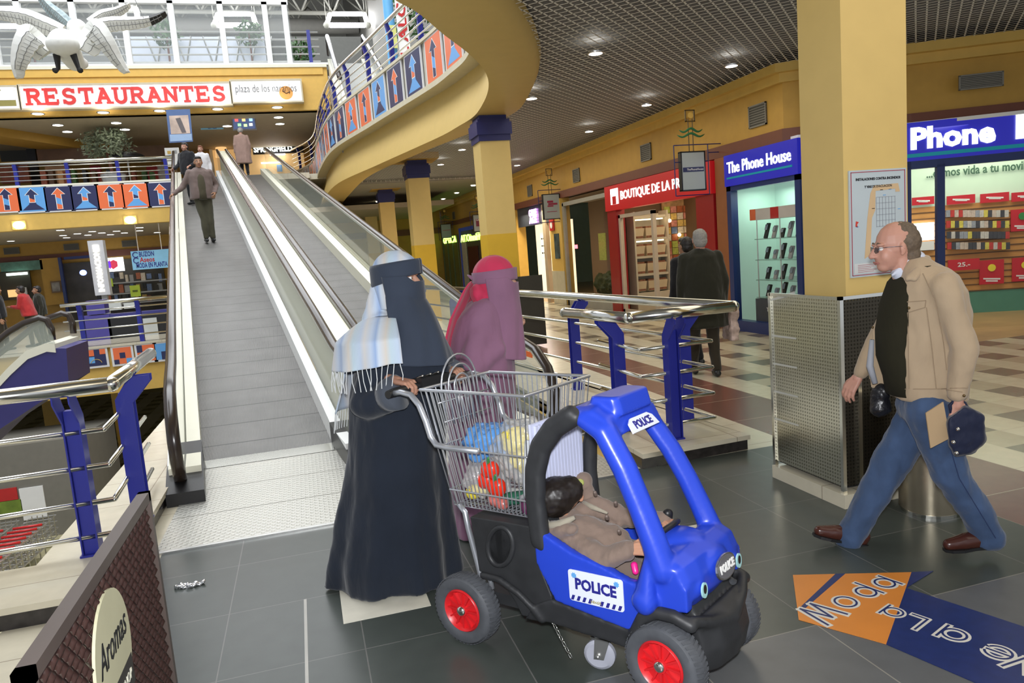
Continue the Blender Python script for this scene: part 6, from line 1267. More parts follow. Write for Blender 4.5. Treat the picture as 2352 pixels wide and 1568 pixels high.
def onI(x, y, off=0.): return onD(x, y, -IW+off)
a, c = onI(1990, 500), onI(2600, 480)
def slabI(z0, z1, mt, nm, off=0., th=.05, par=t): b = MB(); o_ = dn*off; b.prism([V((a.x, a.y, z0))+o_, V((c.x, c.y, z0))+o_, V((c.x, c.y, z1))+o_, V((a.x, a.y, z1))+o_], dn*-th); return b.build(nm, mt, par)
zI = lambda y: onI(2250, y).z
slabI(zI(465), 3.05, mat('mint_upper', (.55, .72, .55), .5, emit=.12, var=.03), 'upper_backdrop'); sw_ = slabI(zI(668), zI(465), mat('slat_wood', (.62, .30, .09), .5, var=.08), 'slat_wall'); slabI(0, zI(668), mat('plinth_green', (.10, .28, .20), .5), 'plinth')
b = MB()
for k in range(14): z = zI(668)+(zI(465)-zI(668))*k/14; b.prism([V((a.x, a.y, z))+dn*.01, V((c.x, c.y, z))+dn*.01, V((c.x, c.y, z+.018))+dn*.01, V((a.x, a.y, z+.018))+dn*.01], dn*-.012)
b.build('slat_grooves', mat('groove_brown', (.14, .07, .03), .6), sw_)
p = onI(2240, 390, .04); text('wall_lettering', '...damos vida a tu movil', FD(p), .2, mat('letter_green', (.06, .14, .09), .5), t, .003, .004, (onI(2335, 380)-onI(2110, 396)).length)
def cardI(x0, y0, x1, y1, name, label, cat, mt, group=None, off=.06, th=.02, txt=None):
    P_, Q_ = onI(x0, (y0+y1)/2, off), onI(x1, (y0+y1)/2, off); z1, z0 = onI((x0+x1)/2, y0, off).z, onI((x0+x1)/2, y1, off).z
    b = MB(); b.prism([V((P_.x, P_.y, z0)), V((Q_.x, Q_.y, z0)), V((Q_.x, Q_.y, z1)), V((P_.x, P_.y, z1))], dn*-th); o = tag(b.build(name, mt), label, cat, group)
    if txt and not txt[0][0].isdigit():
        u_ = (Q_-P_)
        for q_, wq in ((0, txt[3]), (-.09, txt[3]*.7)): m_ = (P_+Q_)/2+V((0, 0, (z1-z0)*(txt[1]+q_))); m_ += dn*.002; b = MB(); b.prism([m_-u_*wq/2+V((0, 0, -.012)), m_+u_*wq/2+V((0, 0, -.012)), m_+u_*wq/2+V((0, 0, .012)), m_-u_*wq/2+V((0, 0, .012))], dn*.003); b.build('text_line', txt[2], o)
    elif txt: m_ = (P_+Q_)/2; text('lettering', txt[0], FD(V((m_.x, m_.y, (z0+z1)/2+(z1-z0)*txt[1]))+dn*.004), .1, txt[2], o, .001, .002, (Q_-P_).length*txt[3])
    return o
RC = mat('red_card', (.50, .02, .03), .4, emit=.06, var=.02); YD = mat('yellow_dot', (.85, .70, .05), .4)
for x0, y0, x1, y1, lab in ((2095, 452, 2146, 470, 'red header card at the top of the slat wall beside the blue mullion, left'), (2175, 448, 2240, 468, 'red header card at the top of the slat wall, second from the left'), (2252, 443, 2318, 464, 'red header card at the top of the slat wall, third from the left'), (2324, 440, 2390, 461, 'red header card at the top of the slat wall by the photo edge')):
    cardI(x0, y0, x1, y1, 'header_card', lab, 'card', RC, 'red header cards on the slat wall', txt=('telefonos', 0, WHITE, .6))
for x0, y0, x1, y1, lab in ((2250, 597, 2306, 652, 'red poster with yellow dot low on the slat wall, left one'), (2325, 591, 2385, 645, 'red poster with yellow dot low on the slat wall, by the photo edge'), (2322, 480, 2375, 530, 'red poster with a green circle high on the slat wall')):
    o = cardI(x0, y0, x1, y1, 'red_poster', lab, 'poster', RC, None, .05, .02, ('oferta', -.28, WHITE, .7)); m_ = onI((x0+x1)/2, y0*.68+y1*.32, .06); b = MB(); b.rev([(.001, 0), (.06, 0), (.06, .006)], m_, tuple(dn), 18); b.build('dot', YD if 'yellow' in lab else GRNP, o)
cardI(2178, 595, 2250, 620, 'price_card', 'red price card reading 25 projecting under the products', 'card', RC, None, .12, .03, ('25.-', 0, WHITE, .4))
cardI(2093, 512, 2146, 552, 'display_screen', 'bright white display between the slat wall cards near the blue mullion', 'display', glow('screen_white', (.85, .92, 1), 2.2))
cardI(2095, 555, 2146, 575, 'notice_card', 'small pale card under the bright display', 'card', WHITE)
random.seed(5)
PK = [mat('pack_%d' % i, c, .35, var=.2, scale=30) for i, c in enumerate(((.55, .52, .48), (.06, .06, .07), (.50, .05, .04), (.65, .55, .10), (.30, .32, .36), (.55, .45, .38)))]
for row, y in enumerate((490, 515, 540, 565)):
    for k in range(15):
        x = 2178+k*9.6+row; m_ = onI(x, y-row*.3, .10); b = MB(); b.prism([m_-dg*.03+V((0, 0, -.06)), m_+dg*.03+V((0, 0, -.06)), m_+dg*.03+V((0, 0, .055)), m_-dg*.03+V((0, 0, .055))], dn*-.04)
        tag(b.build('accessory_pack', random.choice(PK)), 'small blister pack hanging on the wooden slat wall', 'package', 'blister packs on the slat wall')
b = MB(); b.prism([V((7.2, 9.35, 2.96)), V((14, 5.2, 2.96)), V((14, 12, 2.96)), V((7.2, 12, 2.96))], (0, 0, .05)); struct(b.build('ceiling_phone_shop', WHITE))
b = MB(); b.box((8.1, 9.25, 0), (8.2, 11.5, 3)); struct(b.build('wall_window_side', MINT))
# ---- floor sticker ----
Fz = lambda x, y, z=.003: atz(1700+x/3.607, 1250+y/3.607, z)
t = thing('floor_sticker', 'orange and blue arrow shaped floor sticker with white outlined lettering', 'floor sticker', Fz(900, 500))
SO = mat('sticker_orange', (.62, .22, .035), .35, var=.05); SB = mat('sticker_blue', (.012, .025, .12), .35, var=.15, scale=20); SW = mat('sticker_white', (.62, .60, .54), .4)
b = MB(); b.prism([Fz(*p, .001) for p in ((437, 255), (485, 625), (1210, 828), (1420, 232))], (0, 0, .002)); b.build('orange_field', SO, t)
b = MB(); b.prism([Fz(*p, .001) for p in ((1420, 232), (1210, 828), (1980, 1160), (3200, 1700), (3300, 1150), (2340, 680), (1375, 362), (1600, 222))], (0, 0, .0022)); b.build('blue_field', SB, t)
b = MB(); b.prism([Fz(*p, .001) for p in ((790, 246), (872, 244), (530, 540), (480, 540))], (0, 0, .0025)); b.build('blue_stripe', SB, t)
def fstroke(glyph, M_, h, par):   # outlined floor letters: white band with a navy core
    C = lambda cx, cy, r, n=22: [(cx+r*math.cos(2*math.pi*k/n), cy+r*math.sin(2*math.pi*k/n)) for k in range(n+1)]
    G = {'M': [[(-.42, -.5), (-.22, .45), (0, -.35), (.22, .45), (.42, -.5)]], 'o': [C(0, -.08, .34)], 'd': [C(-.04, -.08, .32), [(.30, .52), (.30, -.5)]], 'a': [C(-.04, -.08, .32), [(.30, .34), (.30, -.5)]], 'L': [[(-.22, .5), (-.22, -.42), (.28, -.42)]], 'e': [C(0, -.08, .34)[1:-2], [(-.3, -.08), (.3, -.08)]], 'V': [[(-.3, .5), (0, -.4), (.3, .5)]]}
    for w_, z0, m_, nm in ((.115*h, 0, SW, 'letter_band'), (.034*h, .0012, SB, 'letter_core')):
        b = MB(M_); d = 0
        for pl_ in G[glyph]:
            for (x0, y0), (x1, y1) in zip(pl_, pl_[1:]):
                a, c = V((x0*h, y0*h, z0)), V((x1*h, y1*h, z0)); t_ = (c-a).normalized(); n_ = V((-t_.y, t_.x, 0))*w_; ex_ = .15 if len(pl_) > 8 else .7; a -= t_*w_*ex_; c += t_*w_*ex_; b.prism([a-n_, c-n_, c+n_, a+n_], (0, 0, .0006+d)); d += .00001
        b.build(nm, m_, par)
def fput(glyph, pc, pd, h):
    o_, d_ = Fz(*pc), Fz(*pd); x = d_-o_; x.z = 0; fstroke(glyph, frame((o_.x, o_.y, .0036), x, (0, 0, 1)), h, t)
for g_, pc, h_ in (('M', (665, 565), .165), ('o', (855, 470), .135), ('d', (1030, 385), .135), ('a', (1185, 312), .135)): fput(g_, pc, (pc[0]+300, pc[1]-165), h_)
for g_, pc, h_ in (('L', (1450, 640), .125), ('a', (1255, 565), .115), ('a', (1755, 752), .135), ('e', (2130, 905), .135), ('V', (2330, 985), .135)): fput(g_, pc, (pc[0]-300, pc[1]-105), h_)
# ---- scrap of foil on the floor, orange arrow on the glass ----
p = atz(432, 1345, .01); o = blob('foil_scrap', [('c', p-V((.06, -.02, 0)), .012, p, .014), ('c', p, .012, p+V((.07, .01, 0)), .010)], mat('foil', (.7, .7, .7), .2, .8), None, .004, 1, crumple(60, .012)); tag(o, 'crumpled shiny plastic scrap lying on the grey floor by the wicker screen', 'litter')
gp = RP(2.78, 0, 0); pa = [atX(x, y, 2.12) for x, y in ((1181, 797), (1197, 796), (1196, 802), (1223, 810), (1222, 822), (1192, 813), (1190, 818))]
b = MB(); b.prism(pa, (.004, 0, 0)); tag(b.build('arrow_sticker', mat('arrow_orange', (.85, .13, .01), .4)), 'orange arrow sticker on the glass balustrade near the ramp handrail end', 'sticker')
# ================= POSTERS, RAILS AND FAR STOREYS =================
def poster(M, w_, h, kind, label, group=None, cat='poster panel', mb=None):
    # M: local x right, y up, z out; kind 0..6
    t = thing('arrow_poster', label, cat, M.translation, group)
    bgc, a1, a2, cone = [(ORANGE, DNAVY, LBLUE, 0), (LBLUE, DNAVY, ORANGE, 1), (DNAVY, ORANGE, LBLUE, 0), (DNAVY, LBLUE, ORANGE, 2), (ORANGE, DNAVY, LBLUE, 0), (ORANGE, LBLUE, DNAVY, 3), (DNAVY, ORANGE, LBLUE, 0)][kind % 7]
    b = MB(M); b.box((-w_/2, -h/2, -.03), (w_/2, h/2, 0)); b.build('frame', mat('poster_frame', (.68, .68, .68), .4, var=.02), t)
    f = .90; b = MB(M); b.box((-w_/2*f, -h/2*f, 0), (w_/2*f, h/2*f, .004)); bg = b.build('poster_sheet', bgc, t)
    e = .0045; P = lambda l: [V((x*w_, y*h, e)) for x, y in l]
    def lay(l, m_, dz, nm):
        nonlocal e; e = .0045+dz; b = MB(M); b.prism(P(l), (0, 0, .0008)); b.build(nm, m_, bg)
    if cone: lay([(-.06, .05), (.06, .05), (.12, -.18), (.36, -.40), (-.36, -.40), (-.12, -.18)], a1, 0, 'cone')
    lay([(-.10, .16), (-.23, .16), (0, .42), (.23, .16), (.10, .16), (.10, -.40 if not cone else -.12), (-.10, -.40 if not cone else -.12)], WHITE, .001, 'arrow_outline')
    lay([(-.20, .17), (0, .395), (.20, .17), (.08, .17), (.08, -.02), (-.08, .06), (-.08, .17)], a1, .002, 'arrow_head'); lay([(-.08, .06), (.08, -.02), (.08, -.24 if not cone else -.10), (-.08, -.18 if not cone else -.10)], a2, .002, 'arrow_shaft')
    if not cone: lay([(-.08, -.18), (.08, -.24), (.08, -.39), (-.08, -.39)], a1, .002, 'arrow_base')
    return t
names = ['orange poster with navy and blue arrow', 'light blue poster with navy cone arrow', 'navy poster with orange and blue arrow', 'navy poster with light blue cone arrow', 'orange poster with navy arrow', 'orange poster with navy cone arrow', 'navy poster with orange arrow']
where = ['at the far left end of the balcony row', 'second from the left of the balcony row', 'third from the left of the balcony row', 'in the middle of the balcony row', 'third from the right of the balcony row', 'second from the right of the balcony row', 'at the right end of the balcony row by the ramp']
for i, (xc, yc) in enumerate(((14, 458), (74, 458), (135, 456), (195, 454), (254, 451), (312, 449), (369, 446))):
    p = atY(xc, yc, YB-.04); poster(FC(p.x, YB-.04, p.z), 54*p.y/1680/ .985, 52*p.y/1680, i, names[i]+' '+where[i], 'arrow posters on the far balcony')
# along the curved gallery
def on_curve(s_):   # arclength fraction table
    return s_
D = [0]
for a, c in zip(CI, CI[1:]): D.append(D[-1]+(c-a).length)
def cpt(s_):
    i = max(j for j in range(len(D)-1) if D[j] <= s_); return CI[i].lerp(CI[i+1], (s_-D[i])/(D[i+1]-D[i])), nrm(CI, i)
s0 = next(D[i] for i in range(160) if CI[i].y > 9.5); kinds = [1, 0, 1, 5, 0, 3, 2, 1, 0, 5, 2, 3, 0, 2, 3, 5, 0, 1, 2, 5, 0, 3]
nm_ = ['nearest the camera', 'second along', 'third along', 'fourth along', 'fifth along', 'sixth along', 'seventh along', 'eighth along', 'ninth along', 'tenth along', 'eleventh along', 'twelfth along', 'thirteenth along', 'fourteenth along', 'fifteenth along', 'sixteenth along', 'seventeenth along', 'eighteenth along', 'nineteenth along', 'twentieth along', 'last but one', 'last']
k = 0; q = s0
while q < D[-1]-.5 and k < 22:
    p, n = cpt(q); o = -n; M_ = frame(V((p.x, p.y, 5.315))+o*.03, V((0, 0, 1)).cross(o) if True else n, o)
    poster(M_, .92, .86, kinds[k], 'arrow poster on the curved gallery edge, %s: %s' % (nm_[k], names[kinds[k]].replace('poster with ', 'with ')), 'arrow posters round the curved gallery', cat='poster panel'); k += 1; q += 1.12
# curved gallery railing
t = thing('gallery_railing', 'steel railing with blue posts along the curved upper gallery', 'railing', (CI[80].x, CI[80].y, 5.8))
cr = [p+nrm(CI, i)*.12 for i, p in enumerate(CI)]
b = MB(); b.tube([p+V((0, 0, 6.80)) for p in cr], .045, 8); b.build('top_rail', CHROME, t, True)
for z in (6.02, 6.20, 6.38, 6.56): b = MB(); b.tube([p+V((0, 0, z)) for p in cr], .018, 6); b.build('lower_rail', CHROME, t, True)
q = 3.
while q < D[-1]:
    p, n = cpt(q); M_ = frame(V((p.x, p.y, 5.8))+n*.2, V((0, 0, 1)).cross(n), (0, 0, 1)); b = MB(M_); b.box((-.04, -.05, 0), (.04, .05, .80)); b.prism([V((-.04, -.05, .74)), V((-.04, .05, .74)), V((-.04, .11, .98)), V((-.04, .04, .98))] if M_.to_3x3().col[1].dot(n) < 0 else [V((-.04, -.05, .74)), V((-.04, .05, .74)), V((-.04, -.04, .98)), V((-.04, -.11, .98))], (.08, 0, 0)); b.build('post', BLUE, t); q += 1.75
def rails(name, label, Y, x0, x1, ytop, zf, nbar, pxs, xs_ref=None, top=.05, bar=.022, endpx=None):
    # straight railing in plane Y between photo columns x0..x1
    a, c = atY(x0, ytop[0], Y), atY(x1, ytop[1], Y); zt_ = (a.z+c.z)/2; t = thing(name, label, 'railing', ((a.x+c.x)/2, Y, zf))
    b = MB(); b.tube([(a.x, Y, zt_), (c.x, Y, zt_)], top, 10); b.build('top_rail', CHROME, t, True)
    for k in range(nbar): z = zf+.12+(zt_-zf-.12)*(k+.35)/(nbar+.1); b = MB(); b.tube([(a.x, Y+.03, z), (c.x, Y+.03, z)], bar, 6); b.build('lower_rail', CHROME, t, True)
    for x in pxs: p = atY(x, (ytop[0]+ytop[1])/2+30, Y); b = MB(); b.box((p.x-.055, Y+.02, zf), (p.x+.055, Y+.14, zt_-.1)); b.prism([(p.x-.055, Y+.14, zt_-.3), (p.x-.055, Y+.02, zt_-.3), (p.x-.055, Y-.04, zt_-.03), (p.x-.055, Y+.06, zt_-.03)], (.11, 0, 0)); b.build('post', BLUE, t)
    return t
rails('balcony_railing', 'steel railing with blue posts above the row of arrow posters', YB+.1, -60, 400, (375, 364), Z2, 4, (35, 155, 272, 383), top=.06)
rails('floor_railing', 'steel railing with blue posts at the edge of the floor opening beyond the escalator', 21.45, 138, 384, (700, 683), 0, 4, (183, 318))
# poster squares below it
rb = R4(21.43, 183, 805, 196, 838)
for i, (xc, yc, lab) in enumerate(((223, 821, 'square poster of orange and navy blocks with a rainbow arc, leftmost below the rail'), (282, 816, 'square poster of orange blocks round a navy square, middle of the lower yellow edge'), (336, 810, 'square poster of navy and orange blocks behind the handrail end'), (378, 806, 'square poster at the ramp end of the lower yellow edge'))):
    p = atY(xc, yc, 21.4); t = thing('square_poster', lab, 'poster panel', (p.x, 21.4, p.z)); h = .27; M_ = FC(p.x, 21.41, p.z)
    b = MB(M_); b.box((-h, -h, 0), (h, h, .03)); b.build('frame', MATS['poster_frame'], t)
    for (u0, v0, u1, v1, m_) in [[(-.8, -.8, .8, .8, DNAVY), (-.8, .2, -.2, .8, ORANGE), (.3, .3, .8, .8, ORANGE), (-.8, -.5, -.2, .1, LBLUE)], [(-.8, -.8, .8, .8, ORANGE), (-.25, -.25, .25, .3, DNAVY), (-.8, -.8, -.35, -.35, DNAVY), (.3, -.8, .8, -.3, LBLUE)], [(-.8, -.8, .8, .8, ORANGE), (-.8, .1, -.3, .8, DNAVY), (.2, -.5, .8, .0, LBLUE)], [(-.8, -.8, .8, .8, LBLUE), (-.3, -.8, .8, 0, DNAVY)]][i]:
        e = .034 if (u0, v0, u1, v1) == (-.8, -.8, .8, .8) else .038; b = MB(M_); b.box((u0*h, v0*h, .03), (u1*h, v1*h, e)); b.build('colour_block', m_, t)
    if i == 0: b = MB(M_); b.tube([V((.5*h*math.cos(a)-.1*h, .45*h*math.sin(a)-.6*h, .04)) for a in ss(.2, 2.9, 10)], .008, 5); b.build('rainbow_arc', YEL, t)
# ---- big sign ----
def glyph(ch):   # slab-serif strokes in a 0..1 x 0..1 cell: (points, serif?)
    arc = lambda cx, cy, rx, ry, a0, a1, n=10: [(cx+rx*math.cos(math.radians(a0+(a1-a0)*k/n)), cy+ry*math.sin(math.radians(a0+(a1-a0)*k/n))) for k in range(n+1)]
    G = {'R': ([[(.22, .08), (.22, .92)], [(.22, .92), (.55, .92)]+arc(.55, .72, .22, .20, 90, -90)+[(.22, .52)], [(.50, .52), (.80, .08)]], [(.22, .06), (.84, .06), (.14, .94, 'l')]),
         'E': ([[(.22, .08), (.22, .92)], [(.22, .92), (.80, .92)], [(.22, .50), (.62, .50)], [(.22, .08), (.82, .08)]], [(.15, .06, 'l'), (.15, .94, 'l'), (.82, .80, 'v'), (.84, .20, 'v'), (.62, .5, 'v')]),
         'S': ([arc(.5, .71, .26, .21, 20, 270)+arc(.5, .29, .28, .21, 90, -160)[1:]], [(.79, .82, 'v'), (.20, .18, 'v')]),
         'T': ([[(.10, .92), (.90, .92)], [(.5, .92), (.5, .08)]], [(.5, .06), (.12, .80, 'v'), (.88, .80, 'v')]),
         'A': ([[(.5, .92), (.18, .08)], [(.5, .92), (.82, .08)], [(.28, .36), (.72, .36)]], [(.16, .06), (.84, .06), (.42, .94, 's')]),
         'U': ([[(.22, .92), (.22, .38)]+arc(.5, .36, .28, .29, 180, 360)+[(.78, .92)]], [(.22, .94), (.78, .94)]),
         'N': ([[(.20, .08), (.20, .92)], [(.20, .92), (.80, .08)], [(.80, .08), (.80, .92)]], [(.20, .06), (.15, .94, 's'), (.80, .94)])}
    return G[ch]
def slab_text(s_, M_, w_, h, mt, par):
    cw = w_/len(s_); x = -w_/2
    for ch in s_:
        b = MB(M_); st, sf = glyph(ch); T = .10*h; d = 0
        for pl_ in st:
            for (u0, v0), (u1, v1) in zip(pl_, pl_[1:]):
                a = V((x+u0*cw, (v0-.5)*h, 0)); c = V((x+u1*cw, (v1-.5)*h, 0)); dd = (c-a).normalized(); n = V((-dd.y, dd.x, 0))*T; a -= dd*T*.3; c += dd*T*.3
                b.prism([a-n, c-n, c+n, a+n], (0, 0, .02+d)); d += .0003
        for f in sf:
            cx_, cy_ = x+f[0]*cw, (f[1]-.5)*h; ty = f[2] if len(f) > 2 else 'h'
            wx, wy = {'h': (.21*cw, .065*h), 'v': (.06*cw, .13*h), 'l': (.14*cw, .065*h), 's': (.14*cw, .065*h)}[ty]
            b.prism([V((cx_-wx, cy_-wy, 0)), V((cx_+wx, cy_-wy, 0)), V((cx_+wx, cy_+wy, 0)), V((cx_-wx, cy_+wy, 0))], (0, 0, .021+d)); d += .0003
        b.build('sign_letter', mt, par); x += cw
SGW = mat('sign_white', (.78, .77, .76), .4, emit=.25, var=.01)
def bigsign(px, label, M_extra=None):
    x0, y0, x1, y1 = px; r = R4(YB-.3, *px); t = thing('wall_sign', label, 'sign', ((r[0]+r[1])/2, YB-.3, r[2]))
    b = MB(); b.box((r[0], YB-.3, r[2]), (r[1], YB, r[3])); b.build('panel', SGW, t); b = MB(); e = .05
    for a, c in (((r[0]-e, r[2]-e), (r[1]+e, r[2])), ((r[0]-e, r[3]), (r[1]+e, r[3]+e)), ((r[0]-e, r[2]), (r[0], r[3])), ((r[1], r[2]), (r[1]+e, r[3]))): b.box((a[0], YB-.33, a[1]), (c[0], YB, c[1]))
    b.build('edge', mat('sign_edge', (.55, .48, .33), .5), t); return t, r
t, r = bigsign((47, 194, 529, 244), 'long white sign with red slab lettering on the restaurants level beam')
slab_text('RESTAURANTES', FC((r[0]+r[1])/2, YB-.305, (r[2]+r[3])/2), (r[1]-r[0])*.965, (r[3]-r[2])*.74, mat('letter_red', (.62, .035, .03), .4, emit=.12), t)
t, r = bigsign((533, 185, 692, 233), 'white sign with thin handwritten lettering and an orange clock face beside the red lettered sign')
text('lettering', 'plaza de los naranjos', FC((r[0]+r[1])/2-.02, YB-.325, (r[2]+r[3])/2+.08), .38, BLACK, t, .004, -.006, (r[1]-r[0])*.88)
b = MB(); p = atY(657, 213, YB-.30); b.rev([(.001, 0), (.23, 0), (.23, .005)], p, (0, -1, 0), 24); cl = b.build('orange_clock', mat('clock_orange', (.80, .36, .08), .5), t); b = MB(); b.tube([p+V((-.12, -.02, .06)), p+V((0, -.02, -.02)), p+V((.14, -.02, .03))], .012, 5); b.build('clock_hands', BLACK, cl)
t, r = bigsign((-60, 200, 42, 250), 'olive and white sign cut by the left edge of the photo'); b = MB(); b.box((r[0], YB-.31, r[2]+.08), (r[1]-.9, YB-.3, r[3]-.08)); b.box((r[1]-.9, YB-.31, r[2]+.08), (r[1]-.08, YB-.3, r[3]-.08)); b.build('olive_field', mat('sign_olive', (.30, .26, .07), .5), t)
for k, (u0, u1, v) in enumerate(((.50, .80, .20), (.30, .62, .36), (.12, .45, .50))): b = MB(); b.box((r[1]-u1, YB-.32, r[2]+.08+v*.9), (r[1]-.08, YB-.31, r[2]+.08+(v+.16)*.9)); b.build('white_step', SGW, t)
# ---- white glazed screen of the restaurants level ----
t = thing('glazed_screen', 'white framed glazed screen with thin rails along the upper restaurants level', 'screen', (-6, YB, zt)); Ym = YB+.1
zs_ = zq(400, 3, Ym)
for xa, xb in ((-20, -6), (40, 58), (168, 180), (285, 296), (393, 406), (507, 518), (610, 618), (655, 664)):
    p = atY((xa+xb)/2, 80, Ym); b = MB(); b.box((p.x-.09, Ym-.09, zt), (p.x+.09, Ym+.09, zs_)); b.build('mullion', WHITE, t)
a, c = atY(-40, 8, Ym), atY(660, 3, Ym); b = MB(); b.box((a.x, Ym-.09, zs_-.09), (c.x, Ym+.09, zs_+.09)); b.build('top_bar', WHITE, t); b = MB(); b.box((a.x, Ym-.1, zt), (c.x+1.5, Ym+.1, zt+.08)); b.build('bottom_bar', WHITE, t)
b = MB(); b.box((a.x, Ym-.01, zt+.1), (c.x, Ym+.01, zs_-.1)); b.build('pane', mat('screen_glass', (.8, .85, .85), .03, alpha=.10, var=0), t)
ex = atY(735, 120, Ym).x
for k in range(5): z = zt+.18+.25*k; b = MB(); b.tube([(a.x, Ym+.15, z), (ex, Ym+.15, z)], .03, 6); b.build('rail', STEEL, t)
p = atY(714, 130, Ym); b = MB(); b.box((p.x-.06, Ym+.1, zt), (p.x+.06, Ym+.25, zt+1.25)); b.build('blue_post', BLUE, t)
# things behind the screen
GP = mat('frosted_panel', (.55, .60, .68), .3, emit=.10, var=.12, scale=1.2)
for i, (x0, y0, x1, y1, lab) in enumerate(((300, 84, 500, 150, 'pale frosted partition behind the glazed screen, left part'), (500, 84, 610, 150, 'pale frosted partition behind the glazed screen, right part'))):
    r = R4(YB+4, x0, y0, x1, y1); t = thing('partition', lab, 'partition', (r[0], YB+4, zt)); b = MB(); b.box((r[0], YB+4, zt-.1), (r[1], YB+4.05, r[3])); b.build('panel', GP, t)
    b = MB()
    for k in range(6): u = r[0]+(r[1]-r[0])*(k+.2)/6; b.tube([(u, YB+3.95, zt), (u+.9*(1 if k % 2 else -1)*.6, YB+3.95, r[3])], .03, 5)
    b.build('lattice', STEEL, t)
LEAF = mat('plant_leaves', (.05, .13, .03), .6, var=.5, scale=8); LEAFP = mat('pale_leaves', (.22, .26, .17), .7, var=.4, scale=10)
def foliage(name, parent, c, R_, n, mt, ls=.12, seed=1, shell=.5):
    random.seed(seed); b = MB()
    for k in range(n):
        d = V((random.gauss(0, 1), random.gauss(0, 1), random.gauss(0, 1))).normalized()*(shell+(1-shell)*random.random()); p = V((c[0]+d.x*R_[0], c[1]+d.y*R_[1], c[2]+d.z*R_[2]))
        u = V((random.gauss(0, 1), random.gauss(0, 1), random.gauss(0, 1))).normalized(); v = u.orthogonal().normalized(); l = ls*random.uniform(.6, 1.3)
        b.add([p-u*l, p+v*l*.35, p+u*l, p-v*l*.35], [(0, 1, 2, 3)])
    return b.build(name, mt, parent)
for i, (x, y, lab) in enumerate(((382, 78, 'bushy green plant on the upper level behind the screen, left'), (572, 76, 'bushy green plant on the upper level behind the screen, right'), (690, 120, 'dark green plant near the escalator top on the upper level'), (75, 105, 'dark green plant on the upper level behind the gull sculpture'))):
    p = atY(x, y, YB+3.2); t = thing('potted_plant', lab, 'plant', (p.x, p.y, zt)); foliage('foliage', t, p, (.55, .5, .5), 160, LEAF, .16, i); b = MB(); b.tube([(p.x, p.y, zt+.4), p], .04, 6); b.build('stem', BROWN, t); b = MB(); b.rev([(.2, 0), (.28, .5)], (p.x, p.y, zt-.1), n=16); b.build('pot', GREY, t)
b = MB(); r = R4(YB+5, -60, 95, 300, 150); b.box((r[0], YB+5, zt-.1), (r[1]+1, YB+5.3, r[3])); b.box((r[1]+6, YB+5, zt-.1), (r[1]+9.5, YB+5.3, r[3]+.2)); struct(b.build('wall_upper_low', mat('dark_wall', (.2, .2, .18), .7)))
# roof trusses, ducts and hanging frames of tubes
TR = mat('truss_paint', (.55, .54, .46), .5, var=.03)
def truss(Y, z, x0, x1, label):
    t = thing('roof_truss', label, 'truss', (x0, Y, z)); 
    for zz in (z, z+1.8): b = MB(); b.tube([(x0, Y, zz), (x1, Y, zz)], .12, 8); b.build('chord', TR, t, True)
    n = int((x1-x0)/1.8); b = MB()
    for k in range(n): xa = x0+(x1-x0)*k/n; xb = x0+(x1-x0)*(k+1)/n; m_ = (xa+xb)/2; b.tube([(xa, Y, z), (m_, Y, z+1.8)], .06, 6); b.tube([(m_, Y, z+1.8), (xb, Y, z)], .06, 6); b.tube([(xa, Y, z), (m_, Y+2.5, z+1.8)], .05, 6); b.tube([(xb, Y, z), (m_, Y+2.5, z+1.8)], .05, 6)
    b.build('web', TR, t, True)
za = atY(550, 28, 46).z; truss(46, za, -20, 5.4, 'white tubular roof truss just behind the frames of light tubes'); truss(54, atY(550, 50, 54).z, -24, 5.4, 'farther white tubular roof truss under the roof deck'); truss(40, atY(550, -10, 40).z, -20, 5.4, 'nearest white tubular roof truss crossing the top edge')
b = MB(); b.tube([(-24, 50, atY(550, 60, 50).z), (5.4, 50, atY(700, 60, 50).z)], .45, 16); tag(b.build('air_duct', mat('duct_grey', (.48, .47, .42), .5), None, True), 'fat pale air duct running under the roof behind the light frames', 'duct')
def tubeframe(x0, y0, x1, y1, label, Y=42):
    t = thing('tube_light_fixture', label, 'ceiling light', atY((x0+x1)/2, y0, Y)); A = atY(x0, y1, Y); B = atY(x1, y1, Y); Cc = atY(x0+8, y0, Y+3); Dd = atY(x1-8, y0, Y+3)
    for p, q in ((A, B), (Cc, Dd), (A, Cc), (B, Dd)): d = (q-p)*.08; b = MB(); b.tube([p+d, q-d], .13, 8); b.build('tube_lamp', TUBE, t, True)
    for p in (A, B, Cc, Dd): b = MB(); b.ball(p, .18, 8); b.tube([p, p+V((0, 0, 2.5))], .02, 5); b.build('corner_hanger', TR, t, True)
tubeframe(492, 32, 588, 58, 'rectangular hanging frame of fluorescent tubes above the frosted partition'); tubeframe(750, 32, 845, 58, 'rectangular hanging frame of fluorescent tubes above the up escalator'); tubeframe(-30, 20, 52, 60, 'rectangular hanging frame of fluorescent tubes at the top left corner'); tubeframe(265, 18, 320, 60, 'rectangular hanging frame of fluorescent tubes behind the gull wing')
